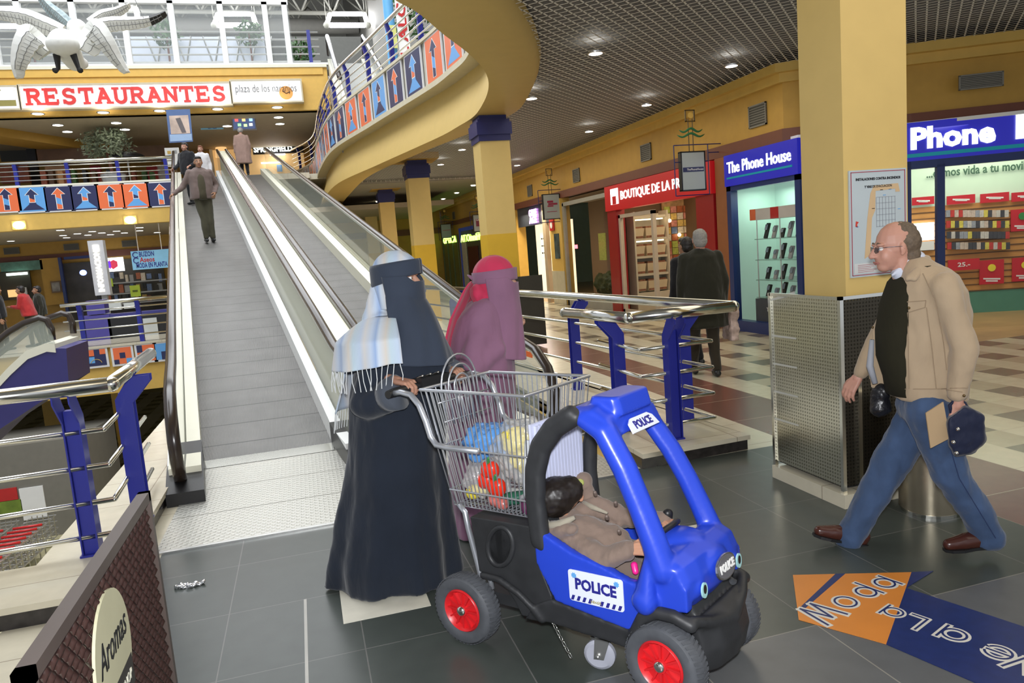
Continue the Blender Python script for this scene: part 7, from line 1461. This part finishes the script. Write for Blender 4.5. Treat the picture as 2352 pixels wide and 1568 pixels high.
# ---- escalator up to the restaurants level ----
t = thing('escalator', 'steep escalator with white lit balustrade decks rising to the restaurants level', 'escalator', V((2.3, 21.5, 5.8)))
E0, E1 = atY(838, 262, 21.5), atY(795, 98, YB+.2); w_ = .46
def esc_line(u, h, s_): p = V((E0.x+.05, 21.5, E0.z)).lerp(V((E1.x, YB+.2, zt)), s_); return p+V((u, 0, h))
b = MB(); n = 22
for k in range(n):
    p = esc_line(0, 0, k/n); q = esc_line(0, 0, (k+1)/n); b.box((p.x-w_, p.y, p.z-.1), (p.x+w_, q.y, q.z))
b.build('steps', mat('step_grey', (.30, .31, .30), .4, .4), t)
b = MB()
for k in range(n): p = esc_line(0, 0, k/n); q = esc_line(0, 0, (k+1)/n); b.box((p.x-w_, p.y-.03, q.z-.07), (p.x+w_, p.y+.02, q.z+.01))
b.build('step_nosings', mat('nosing_pale', (.62, .62, .58), .4), t)
for g in (-1, 1):
    b = MB(); b.loft([[esc_line(g*(w_+.02), -.3, s_), esc_line(g*(w_+.26), -.3, s_), esc_line(g*(w_+.26), .25, s_), esc_line(g*(w_+.02), .25, s_)] for s_ in ss(0, 1, 4)]); b.build('deck', CREAM, t)
    b = MB(); b.tube([esc_line(g*(w_+.18), 1.0, s_) for s_ in ss(0, 1.04, 8)]+[esc_line(g*(w_+.18), .7, 1.09), esc_line(g*(w_+.18), .3, 1.06)], .07, 8); b.build('handrail', HAND, t, True)
    b = MB(); b.loft([[esc_line(g*(w_+.17), .25, s_), esc_line(g*(w_+.19), .25, s_), esc_line(g*(w_+.19), .95, s_), esc_line(g*(w_+.17), .95, s_)] for s_ in (0, 1.03)]); b.build('balustrade_panel', mat('pale_glass', (.6, .62, .58), .1, alpha=.35, var=0), t)
b = MB(); b.loft([[esc_line(-w_-.31, -1.1, s_), esc_line(w_+.31, -1.1, s_), esc_line(w_+.31, -.3, s_), esc_line(-w_-.31, -.3, s_)] for s_ in (.03, .97)]); b.build('truss_cladding', mat('lilac_grey', (.33, .31, .33), .4), t)
# blue and white advertising column behind the gallery
p = atY(905, 100, 21); t = thing('advert_column', 'blue cylinder and tall white board with red vertical lettering behind the gallery railing', 'advertising column', (p.x, 21, 5.8))
x0, x1 = atY(888, 80, 21).x, atY(912, 80, 21).x; b = MB(); b.rev([((x1-x0)/2, 0), ((x1-x0)/2, 5)], ((x0+x1)/2, 21.2, 5.8), n=20); b.build('cylinder', mat('sky_blue', (.12, .38, .68), .4, var=.05), t, 40)
b = MB(); b.box((x0+.02, 20.95, 7.4), (x1-.02, 21.0, 8.0)); b.build('yellow_label', mat('label_lime', (.62, .62, .2), .5), t)
q0, q1 = atY(914, 80, 21).x, atY(940, 80, 21).x; b = MB(); b.box((q0, 21, 5.8), (q1, 21.05, 10.5)); wb = b.build('white_board', WHITE, t)
text('lettering', 'AL ALCONFE', frame(((q0+q1)/2, 20.98, 8.4), (0, 0, 1), (0, -1, 0)), .34, RED, wb, .004, .008, 3.2)
p = atY(935, 20, 24); t2 = thing('hanging_plant', 'leafy plant showing between the advert column and the gallery soffit', 'plant', (p.x, 24, p.z)); foliage('foliage', t2, p, (.7, .6, 1.2), 220, LEAF, .16, 8)
# ---- gull sculpture ----
GW = mat('gull_white', (.80, .80, .75), .6, var=.08, scale=5); GL = mat('gull_line', (.24, .24, .23), .6); GD = mat('gull_black', (.02, .02, .018), .6)
def wing(name, par, path, wid, Yw, tip=None, up=1, mt=None, n=22):
    # leading edge through photo points; feathers hang below with thickness
    P = [atY(x, y, Yw+dy) for x, y, dy in path]; L = [0]
    for a, c in zip(P, P[1:]): L.append(L[-1]+(c-a).length)
    def at_(s_):
        i = max(j for j in range(len(L)-1) if L[j] <= s_+1e-9); u = (s_-L[i])/(L[i+1]-L[i]); p0, p1, p2, p3 = P[max(i-1, 0)], P[i], P[i+1], P[min(i+2, len(P)-1)]
        return .5*((2*p1)+(p2-p0)*u+(2*p0-5*p1+4*p2-p3)*u*u+(3*p1-p0-3*p2+p3)*u**3)
    b = MB(); rings = []
    for k in range(n+1):
        s_ = L[-1]*k/n*.9999; p = at_(s_); d = (at_(min(L[-1]*.9999, s_+.02))-at_(max(0, s_-.02))).normalized(); side_ = d.cross(V((0, -1, 0))).normalized(); side_ = side_ if (side_.z < 0)*1 == (up > 0)*1 or abs(side_.z) < .15 else -side_
        if k and side_.dot(prev) < 0: side_ = -side_
        prev = side_; c_ = wid*(1-.75*(k/n)**2.2)*(.75+.25*math.sin(min(1, k/n*3)*math.pi/2)); c_ *= 1+.06*(k % 2)
        rings.append([p+V((0, -.05, 0)), p+side_*c_*.35+V((0, -.09, 0)), p+side_*c_+V((0, -.02, 0)), p+side_*c_+V((0, .02, 0)), p+side_*c_*.4+V((0, .03, 0)), p+V((0, .05, 0))])
    b.loft(rings, 0); o = b.build(name, mt or GW, par)
    b = MB()
    for f in (.38, .72): b.tube([r_[0].lerp(r_[2], f)+V((0, -.075 if f < .5 else -.05, 0)) for r_ in rings[:-2]], .007, 5)
    b.build('feather_line', GL, o); b = MB()
    for k in range(2, n-1): r_ = rings[k]; b.tube([r_[0].lerp(r_[2], .5)+V((0, -.085, 0)), r_[2]+V((0, -.02, 0))], .004, 4)
    b.build('feather_groove', GL, o)
    if tip:
        b = MB(); b.loft([[q+(q-sum((x for x in r_), V())/6)*.06 for q in r_] for r_ in rings[int(n*tip):]]); b.build('black_tip', GD, o)
    return o
YG = 15.
t = thing('gull_sculpture', 'large hanging sculpture of white gulls, the front gull seen from below with wings arched down', 'sculpture', atY(155, 110, YG))
p = atY(150, 108, YG); q = atY(172, 72, YG+.4)
wing('wing', t, [(128, 112, 0), (100, 80, 0), (72, 58, -.1), (48, 62, -.2), (30, 100, -.2), (27, 150, -.1), (36, 180, 0)], .46, YG, up=1); wing('wing', t, [(172, 108, 0), (190, 70, 0), (212, 45, -.1), (238, 52, -.2), (262, 90, -.2), (280, 130, -.1), (298, 165, 0)], .44, YG, up=1)
blob('body', [('c', p+V((0, -.1, .05)), .24, p+V((0, .5, -.12)), .17), ('c', p+V((0, .5, -.12)), .17, p+V((0, 1.1, 0)), .10), ('e', p+V((0, -.15, .0)), (.27, .28, .19))], GW, t, .03, 3); b = MB(); 
for g in (-1, 1): b.tube([p+V((g*.13, -.1, -.15)), p+V((g*.16, 0, -.36)), p+V((g*.2, -.08, -.42))], [.06, .035, .05], 8)
b.build('feet', GD, t, True)
t = thing('gull_sculpture', 'rear hanging white gull with a black wing tip behind the front gull', 'sculpture', q)
wing('wing', t, [(150, 60, .5), (110, 40, .4), (60, 22, .3), (0, 20, .2), (-40, 35, .2)], .34, YG+.3); wing('wing', t, [(205, 52, .5), (250, 40, .5), (310, 40, .5), (345, 38, .5), (380, 27, .5)], .26, YG+.3, tip=.78)
blob('body', [('c', q+V((0, .2, .1)), .18, q+V((.0, .2, -.12)), .13), ('e', q+V((0, .2, -.06)), (.17, .2, .2))], GW, t, .03, 3)
t = thing('gull_sculpture', 'uppermost hanging gull with a raised blue-grey wing leaving the top edge', 'sculpture', atY(170, 30, YG+1)); wing('wing', t, [(175, 55, .9), (150, 30, .9), (120, 8, .9), (90, -20, .9)], .28, YG+.8, mt=mat('gull_bluegrey', (.42, .52, .54), .6, var=.4, scale=10)); wing('wing', t, [(200, 45, .9), (230, 25, .9), (265, 18, .9), (298, 8, .9)], .25, YG+.8)
b = MB(); b.tube([atY(308, -5, YG+.6), atY(330, 42, YG+.6)], .006, 4); b.build('wire', GL, t)
# ================= FAR SHOPS, SIGNS, LOWER STOREY =================
def flatbox(Y, px, name, label, cat, mt, d=.05, group=None, par=None):
    b = MB(); bxY(Y, R4(Y, *px), d, b); o = b.build(name, mt, par)
    return tag(o, label, cat, group) if label else o
def ctr(Y, px): r = R4(Y, *px); return (r[0]+r[1])/2, (r[2]+r[3])/2, r[1]-r[0], r[3]-r[2]
# level 2
Y = 27.14; A = [atY(x, y, Y) for x, y in ((381, 252), (436, 250), (443, 325), (389, 328))]
b = MB(); b.prism(A, (0, .04, 0)); bn = tag(b.build('hanging_banner', mat('banner_blue', (.08, .14, .30), .5)), 'long hanging blue banner with a pale picture, above the balcony rail by the ramp', 'banner')
A = [atY(x, y, Y-.01) for x, y in ((388, 266), (432, 264), (437, 306), (393, 308))]; b = MB(); b.prism(A, (0, .01, 0)); b.build('picture', mat('banner_picture', (.55, .42, .34), .5, var=.5, scale=1.5), bn)
A = [atY(x, y, Y-.02) for x, y in ((403, 272), (414, 270), (428, 304), (418, 305))]; b = MB(); b.prism(A, (0, .01, 0)); b.build('picture_detail', mat('banner_dark', (.12, .10, .10), .5), bn)
A = [atY(x, y, Y-.01) for x, y in ((390, 309), (440, 307), (441, 322), (391, 325))]; b = MB(); b.prism(A, (0, .01, 0)); b.build('banner_foot', mat('banner_pale', (.30, .42, .60), .5), bn)
px = (460, 274, 512, 297); s_ = flatbox(30.78, px, 'hanging_sign', 'light blue hanging direction sign left of the hanging screen', 'hanging sign', mat('direction_blue', (.22, .48, .66), .4, emit=.08)); x, z, w_, h = ctr(30.78, px)
text('lettering', 'Restaurantes', FC(x, 30.77, z+.14), .2, RED, s_, .003, 0, w_*.5); text('lettering', 'CINES', FC(x, 30.77, z-.1), .2, INK, s_, .003, .002, w_*.4)
px = (533, 268, 588, 299); x, z, w_, h = ctr(29.16, px); tv = thing('hanging_screen', 'flat screen hanging from the ceiling showing bright coloured panels', 'screen', (x, 29.16, z-h/2)); flatbox(29.16, px, 'bezel', None, None, mat('bezel_grey', (.3, .3, .32), .4), .12, par=tv)
b = MB(); b.box((x-w_*.45, 29.14, z-h*.40), (x+w_*.45, 29.16, z+h*.40)); sc_ = b.build('display', glow('screen_dark', (.05, .07, .15), 1.), tv)
for k, (u, v, c) in enumerate(((-.3, .25, (.9, .1, .1)), (0, .25, (.9, .5, .2)), (.3, .25, (.3, .6, .9)), (-.2, -.1, (.3, .7, .3)), (.05, -.15, (.5, .8, .3)), (.28, -.1, (.9, .9, .7)))): b = MB(); b.box((x+w_*(u-.07), 29.13, z+h*(v-.1)), (x+w_*(u+.07), 29.14, z+h*(v+.1))); b.build('picture_block', glow('screen_c%d' % k, c, 1.2), sc_)
b = MB(); b.tube([(x, 29.21, z+h/2), (x, 29.21, zb0)], .04, 6); b.build('ceiling_rod', BLACK, tv)
p = atY(243, 334, 29.97); t = thing('potted_tree', 'pale leaved indoor tree standing behind the balcony rail', 'tree', (p.x, 29.97, Z2)); foliage('foliage', t, p, (1.0, .8, .62), 900, LEAFP, .09, 4, .35); foliage('foliage', t, p+V((.35, 0, .35)), (.4, .4, .35), 250, LEAFP, .09, 5, .2); b = MB(); b.tube([(p.x+.1, 29.97, Z2+.4), (p.x, 29.97, p.z)], .06, 6); b.build('trunk', BROWN, t); b = MB(); b.rev([(.3, 0), (.42, .5)], (p.x+.1, 29.97, Z2), n=18); b.build('pot', GREY, t)
p = atY(292, 360, 30.38); t = thing('parasol', 'black parasol top to the right of the pale tree', 'parasol', (p.x, 30.38, Z2)); b = MB(); b.rev([(.75, 0), (.5, .18), (.02, .3)], (p.x, 30.38, p.z-.1), n=16); b.build('canopy', BLACK, t, True); b = MB(); b.tube([(p.x, 30.38, Z2), (p.x, 30.38, p.z+.1)], .03, 6); b.build('pole', STEEL, t)
px = (380, 339, 413, 382); n_ = flatbox(28.84, px, 'notice_board', 'white notice board with small coloured pictures by the balcony rail end', 'notice board', WHITE, .08); x, z, w_, h = ctr(28.84, px)
for u, v, m_ in ((-.2, .25, YEL), (.22, .27, GREY), (-.15, .02, MATS['sky_blue'])): b = MB(); b.box((x+w_*(u-.12), 28.82, z+h*(v-.08)), (x+w_*(u+.12), 28.84, z+h*(v+.08))); b.build('picture', m_, n_)
WD = mat('dark_wood', (.13, .06, .025), .5, var=.3, scale=2)
SH2 = thing('shopfront', 'row of dim brown and rust shops behind the balcony rail', 'shop front', (-8, 32.5, Z2))
for i, (px, m_, lab) in enumerate((((85, 338, 380, 372), WD, 'long brown wooden shop fascia behind the pale tree'), ((105, 375, 155, 420), mat('tan_panel', (.55, .28, .12), .5), 'tan shop panel behind the balcony rail, left'), ((0, 378, 66, 420), mat('rust_panel', (.30, .07, .03), .5, var=.4), 'rust coloured shop front at the left edge behind the balcony rail'), ((208, 380, 232, 420), RED, 'red display panel behind the balcony rail below the tree'), ((338, 380, 362, 420), RED, 'red display panel behind the balcony rail right of the tree'), ((362, 378, 384, 420), WHITE, 'white display panel behind the balcony rail near the notice board'), ((66, 335, 86, 428), BLACK, 'dark square pillar behind the balcony rail'), ((0, 335, 66, 372), mat('dark_awning', (.04, .04, .035), .6), 'dark awning at the left edge behind the balcony rail'))):
    flatbox(32.40+.3*i, px, 'shop_part', None, None, m_, .2, par=SH2)
random.seed(12)
for k in range(14):
    x = 95+k*19+random.uniform(-5, 5); px = (x, 398-random.uniform(0, 10), x+random.uniform(8, 15), 446); flatbox(31.19+.1*k, px, 'cafe_chair', 'dark or reddish chair back in the cafe behind the balcony rail', 'chair', random.choice([BLACK, MATS['rust_panel'], LEAF, WD, MATS['tan_panel']]), .35, 'cafe furniture behind the balcony rail')
for (x, y), lab in zip(((320, 322), (555, 313), (667, 311), (197, 328)), ('grille vent over the shops of the balcony level, second from the left', 'grille vent over the shops above the left ramp top', 'grille vent above the black sign', 'grille vent over the shops above the pale tree')):
    p = atY(x, y, 36.41); vent('wall_vent', lab, FC(p.x, 36.41, p.z), .62, .34)
px = (580, 333, 697, 352); x, z, w_, h = ctr(36.13, px); s_ = flatbox(36.13, px, 'shop_sign', 'black shop sign with white capital lettering at the top of the ramps', 'sign', BLACK, .3); text('sign_lettering', 'SPRINGFIELD', FC(x-.1*w_, 36.11, z), .34, LET, s_, .004, .012, w_*.76)
t = thing('shopfront', 'warm lit shop opening with cream frame at the top of the ramps', 'shop front', atY(560, 380, 36.29)); flatbox(36.33, (488, 336, 700, 420), 'warm_glow_panel', None, None, mat('warm_glow_panel', (.75, .48, .20), .6, emit=.35, var=.25, scale=.7), .05, par=t)  # back panel glows, standing in for light inside the shop
for px in ((484, 335, 491, 415), (484, 333, 700, 337)): flatbox(36.05, px, 'frame', None, None, CREAM, .2, par=t)
for px in ((620, 353, 655, 356), (600, 372, 645, 375)): flatbox(36.05, px, 'strip_lamp', None, None, TUBE, .05, par=t)
flatbox(36.28, (545, 378, 557, 392), 'poster', 'small sky blue poster in the warm shop at the ramp top', 'poster', MATS['sky_blue']); flatbox(36.28, (636, 378, 648, 394), 'poster', 'small sky blue poster in the warm shop right of the person in the long coat', 'poster', MATS['sky_blue'])
p = atY(508, 345, 35.64); t = thing('shop_lamp', 'small tan lamp shade in the warm shop at the top of the left ramp', 'lamp', p); b = MB(); b.rev([(.28, -.3), (.2, .35)], p, n=14); b.build('shade', mat('lamp_tan', (.8, .5, .2), .6, emit=.6, ecol=(1, .6, .25)), t)
# ground level beyond the opening
def shopfront0(): pass
px = (146, 592, 384, 792); x, z, w_, h = ctr(36, px)
t = thing('shopfront', 'glazed shop with a blue frame and racks of goods beyond the information pillar', 'shop front', (x, 36, 0)); flatbox(36.6, (150, 596, 384, 760), 'dark_interior', None, None, mat('interior_dark', (.06, .055, .045), .6, var=.5, scale=1.5), .1, par=t)
for q in ((146, 590, 153, 775), (146, 588, 205, 594)): flatbox(36, q, 'frame', None, None, SBL, .15, par=t)
px = (219, 592, 284, 624); x, z, w_, h = ctr(35.8, px); s_ = flatbox(35.8, px, 'shop_sign', 'bright white sign with a blue and red blocky emblem above the glazed shop', 'sign', glow('sign_white_lit', (1, 1, 1), 1.5), .1)
for u, v, a, c_ in ((-.12, 0, .18, (.12, .12, .8)), (.16, 0, .13, (.8, .06, .12)), (.02, .02, .05, (.6, .05, .6))): b = MB(); b.prism([V((x+w_*(u-a), 35.79, z-h*.18)), V((x+w_*(u-a*.4), 35.79, z-h*.34)), V((x+w_*(u+a), 35.79, z-h*.15)), V((x+w_*(u+a), 35.79, z+h*.2)), V((x+w_*u, 35.79, z+h*.34)), V((x+w_*(u-a), 35.79, z+h*.22))], (0, -.01, 0)); b.build('emblem', mat('emblem_%d' % int(u*100+50), c_, .4, emit=.4, var=0), s_)
for q in ((220, 646, 384, 649), (220, 671, 384, 674), (220, 694, 384, 697)): flatbox(35.1, q, 'goods_rail', None, None, GREY, .3, par=t)
random.seed(21)
GM = [MATS['cover_'+n] for n in ('gold', 'pale', 'blue', 'rust')]+[BLACK, GREY, BLACK, MATS['interior_dark']]
for k in range(34):
    x = 222+(k % 12)*13+random.uniform(-3, 3); y = (628, 652, 676)[k//12]+random.uniform(-3, 3); flatbox(35+.05*k % .6, (x, y, x+random.uniform(6, 12), y+random.uniform(10, 20)), 'garment', 'small piece of goods on the racks of the shop beyond the information pillar', 'goods', random.choice(GM), .15, 'goods in the far glazed shop')
for px, lab in (((229, 640, 259, 659), 'yellow-green price poster in the far glazed shop, left'), ((299, 655, 322, 681), 'yellow-green price poster in the far glazed shop, right')): o = flatbox(35.02, px, 'price_poster', lab, 'poster', mat('lime_poster', (.42, .55, .05), .5, emit=.1), .04); x, z, w_, h = ctr(35.02, px); b = MB(); b.box((x-w_*.25, 34.99, z-.04), (x+w_*.25, 35.02, z+.04)); b.build('text_line', mat('poster_dark', (.12, .15, .02), .6), o)
p = atY(191, 626, 35.5); b = MB(); b.ball(p, (.14, .05, .12), 12); tag(b.build('blue_lamp', glow('lamp_blue', (.15, .25, 1), 6), None, True), 'small bright blue lamp beside the information pillar', 'lamp')
A = [atY(x, y, 25) for x, y in ((187, 554), (213, 553), (227, 678), (205, 681))]; xm = (A[0].x+A[1].x)/2; t = thing('information_pillar', 'tall pale grey pillar with lit vertical information lettering', 'sign pillar', (A[2].x-.2, 25, 0))
b = MB(); b.box((xm+.0, 25, 1.25), (xm+.42, 25.3, A[0].z)); bp_ = b.build('body', mat('pillar_grey', (.55, .55, .56), .4), t); b = MB(); b.box((xm+.14, 25.1, 0), (xm+.3, 25.25, 1.25)); b.build('stand', GREY, t)
text('lettering', 'INFORMACION', frame((xm+.21, 24.99, 1.98), (0, 0, 1), (0, -1, 0)), .22, glow('letters_warm', (1, .95, .8), 2.5), bp_, .004, .004, 1.25); b = MB(); b.box((xm+.13, 24.98, A[0].z-.34), (xm+.29, 25, A[0].z-.14)); b.build('symbol', MATS['letters_warm'], bp_)
px = (302, 574, 392, 617); x, z, w_, h = ctr(28.6, px); s_ = flatbox(28.6, px, 'hanging_sign', 'large light blue hanging direction sign left of the ramp', 'hanging sign', MATS['direction_blue'], .08); b = MB(); b.tube([(x-w_*.3, 28.64, z+h*.48), (x-w_*.3, 28.64, zg+.05)], .015, 5); b.build('suspension_rod', STEEL, s_); b = MB(); b.tube([(x+w_*.3, 28.64, z+h*.48), (x+w_*.3, 28.64, zg+.05)], .015, 5); b.build('suspension_rod', STEEL, s_)
for v, tx, m_ in ((.30, 'BUZON', INK), (0, 'Aseos', RED), (-.30, 'MODA EN PLANTA', INK)): text('lettering', tx, FC(x+(.0 if v < -.1 else -.1*w_), 28.59, z+v*h), .24, m_, s_, .003, .004, w_*(.8 if v < -.1 else .38))
for v in (.30, 0): b = MB(); b.tube([V((x-.38*w_+.09*math.cos(a), 28.58, z+v*h+.09*math.sin(a))) for a in ss(.6, 5.6, 12)], .014, 5); b.build('symbol', INK, s_)
t = thing('information_desk', 'violet blue information desk behind the floor railing', 'desk', atz(230, 790)); 
for q, m_, nm in (((188, 724, 256, 786), mat('violet_blue', (.06, .05, .26), .5), 'desk_front'), ((250, 716, 388, 722), mat('desk_edge', (.04, .04, .2), .4), 'desk_top'), ((250, 724, 384, 784), BLACK, 'desk_back'), ((198, 690, 240, 722), mat('violet_blue', (.06, .05, .26), .5), 'desk_screen')): flatbox(23.5, q, nm, None, None, m_, .5, par=t)
for px, lab in (((250, 690, 278, 712), 'grey monitor on the information desk, left'), ((284, 695, 312, 708), 'white keyboard shaped box on the information desk'), ((330, 730, 362, 770), 'pale box inside the information desk')): flatbox(23.45, px, 'desk_item', lab, 'desk equipment', mat('item_grey', (.5, .52, .5), .4), .15)
SH0 = thing('shopfront', 'dim shop with a teal fascia at the left edge beyond the escalator', 'shop front', (-13, 36.4, 0))
for px, m_, lab in (((0, 600, 98, 622), mat('teal_fascia', (.10, .22, .17), .5, var=.3), 'teal shop fascia at the left edge'), ((0, 622, 72, 688), mat('shop_dim', (.05, .045, .03), .6, var=.6, scale=1), 'dim shop window under the teal fascia'), ((14, 626, 62, 632), glow('white_letter_strip', (.8, 1, .9), 1.6), 'lit white strip under the teal fascia'), ((18, 665, 42, 682), MATS['lamp_tan'], 'warm lit patch in the dim left shop'), ((40, 660, 62, 690), WHITE, 'white poster in the dim left shop'), ((98, 592, 146, 700), YEL2, 'ochre wall bay between the teal shop and the blue frame')): flatbox(36.4 if 'patch' not in lab and 'poster' not in lab and 'strip' not in lab else 36.2, px, 'shop_part', None, None, m_, .1, par=SH0)
px = (117, 645, 141, 672); f_ = flatbox(36.3, px, 'framed_picture', 'small framed picture on the ochre wall bay', 'picture', mat('frame_brown', (.2, .12, .06), .5), .08); x, z, w_, h = ctr(36.3, px); b = MB(); b.box((x-w_*.38, 36.27, z-h*.38), (x+w_*.38, 36.3, z+h*.38)); b.build('picture', mat('picture_grey', (.3, .28, .25), .5, var=.6, scale=3), f_)
for (x, y), lab in zip(((27, 576), (164, 567), (297, 559)), ('grille vent above the teal shop', 'grille vent left of the information pillar top', 'grille vent above the light blue sign')): p = atY(x, y, 36.75); vent('wall_vent', lab, FC(p.x, 36.75, p.z), .6, .28)
# escalator going down at the left
def EL(x, y, Y): return atY(x, y, Y)
t = thing('escalator', 'escalator with violet side cladding and glass balustrade descending at the left edge', 'escalator', EL(60, 860, 14))
Ye = 12.5; pts = [(-120, 1100), (0, 985), (158, 880), (152, 800), (104, 800), (60, 820), (20, 862), (-20, 905), (-120, 985)]
b = MB(); b.prism([EL(x, y, Ye) for x, y in pts], (0, 1.2, 0)); b.build('side_cladding', mat('violet_cladding', (.035, .03, .16), .4, var=.05), t)
b = MB(); A = [EL(x, y, Ye-.02) for x, y in ((-120, 965), (-20, 885), (20, 842), (60, 805), (104, 788), (125, 790))]; b.loft([[p, p+V((0, 0, -.13)), p+V((0, 1.25, -.13)), p+V((0, 1.25, 0))] for p in A]); b.build('deck', CREAM, t)
b = MB(); R_ = [EL(x, y, Ye+.1) for x, y in ((-120, 870), (-20, 795), (20, 762), (55, 742), (90, 730), (108, 735), (118, 755), (120, 780))]; b.tube(R_, .05, 8); b.build('handrail', HAND, t, True); b = MB(); b.tube([p+V((0, 1.1, 0)) for p in R_], .05, 8); b.build('handrail', HAND, t, True)
b = MB(); L_a = A+[A[-1], A[-1]]; b.loft([[a, a+V((0, .03, 0)), r_+V((0, .03, 0)), r_] for a, r_ in zip(L_a, [R_[0], R_[1], R_[2], R_[3], R_[4], R_[5], R_[6], R_[7]])]); b.build('balustrade_panel', RGL, t)
# lower storey: cash machine, boards, trolleys
zc_ = -4.5
t = thing('cash_kiosk', 'grey box kiosk with notices standing on the lower floor behind the left railing', 'kiosk', atz(160, 1215, zc_)); q0, q1, q2 = atz(62, 1240, zc_), atz(212, 1215, zc_), atz(245, 1175, zc_); hh = atY(150, 990, q0.y).z
b = MB(); b.prism([V((q0.x-2, q0.y, zc_)), V((q1.x, q0.y, zc_)), V((q2.x+.3, q0.y+2.2, zc_)), V((q0.x-2, q0.y+2.2, zc_))], (0, 0, min(2.4, hh-zc_))); b.build('body', mat('kiosk_grey', (.20, .19, .16), .5), t)
for px, m_, nm in (((48, 1118, 104, 1192), WHITE, 'notice'), ((-10, 1122, 40, 1150), RED, 'red_notice'), ((-10, 1150, 52, 1190), mat('green_notice', (.16, .24, .03), .5, var=.5, scale=3), 'green_notice')): flatbox(q0.y-.03, px, nm, None, None, m_, .03, par=t)
def cart(p, k):
    c = thing('shopping_cart', 'nested metal shopping cart with a red handle on the lower floor behind the left railing', 'shopping cart', p, 'nested shopping carts on the lower floor'); b = MB()
    for z in (.45, .6, .75, .9): b.tube([p+V((-.25, -.4, z)), p+V((.25, -.4, z)), p+V((.28, .45, z)), p+V((-.28, .45, z))], .012, 5, closed=True)
    for x in (-.22, -.11, 0, .11, .22): b.tube([p+V((x, -.4, .4)), p+V((x, -.4, .92))], .010, 4); b.tube([p+V((x, .42, .4)), p+V((x, .45, .95))], .010, 4)
    b.build('basket', STEEL, c); b = MB(); b.tube([p+V((-.28, -.5, 1.0)), p+V((.28, -.5, 1.0))], .03, 8); b.build('handle', mat('cart_red', (.6, .02, .02), .4), c, True); b = MB()
    for x in (-.22, .22): b.tube([p+V((x, -.4, .9)), p+V((x, -.35, .1)), p+V((x, .4, .1))], .015, 5)
    b.build('chassis', STEEL, c)
for k in range(13):
    pa_, pb_ = atz(118, 1185, zc_+1.0), atz(-60, 1330, zc_+1.0)
    for r__ in range(2): p = pa_.lerp(pb_, (k+.2)/13)+V((-r__*.75, 0, 0)); cart(V((p.x-.3, p.y, zc_)), k)
for px, lab in (((262, 880, 292, 1010), 'yellow square pillar on the lower floor left of the ramp'),): flatbox(23.8, (262, 872, 292, 1040), 'lower_pillar', lab, 'pillar', YEL, .4)
for o in bpy.data.objects:
    if '_local' in o: del o['_local']
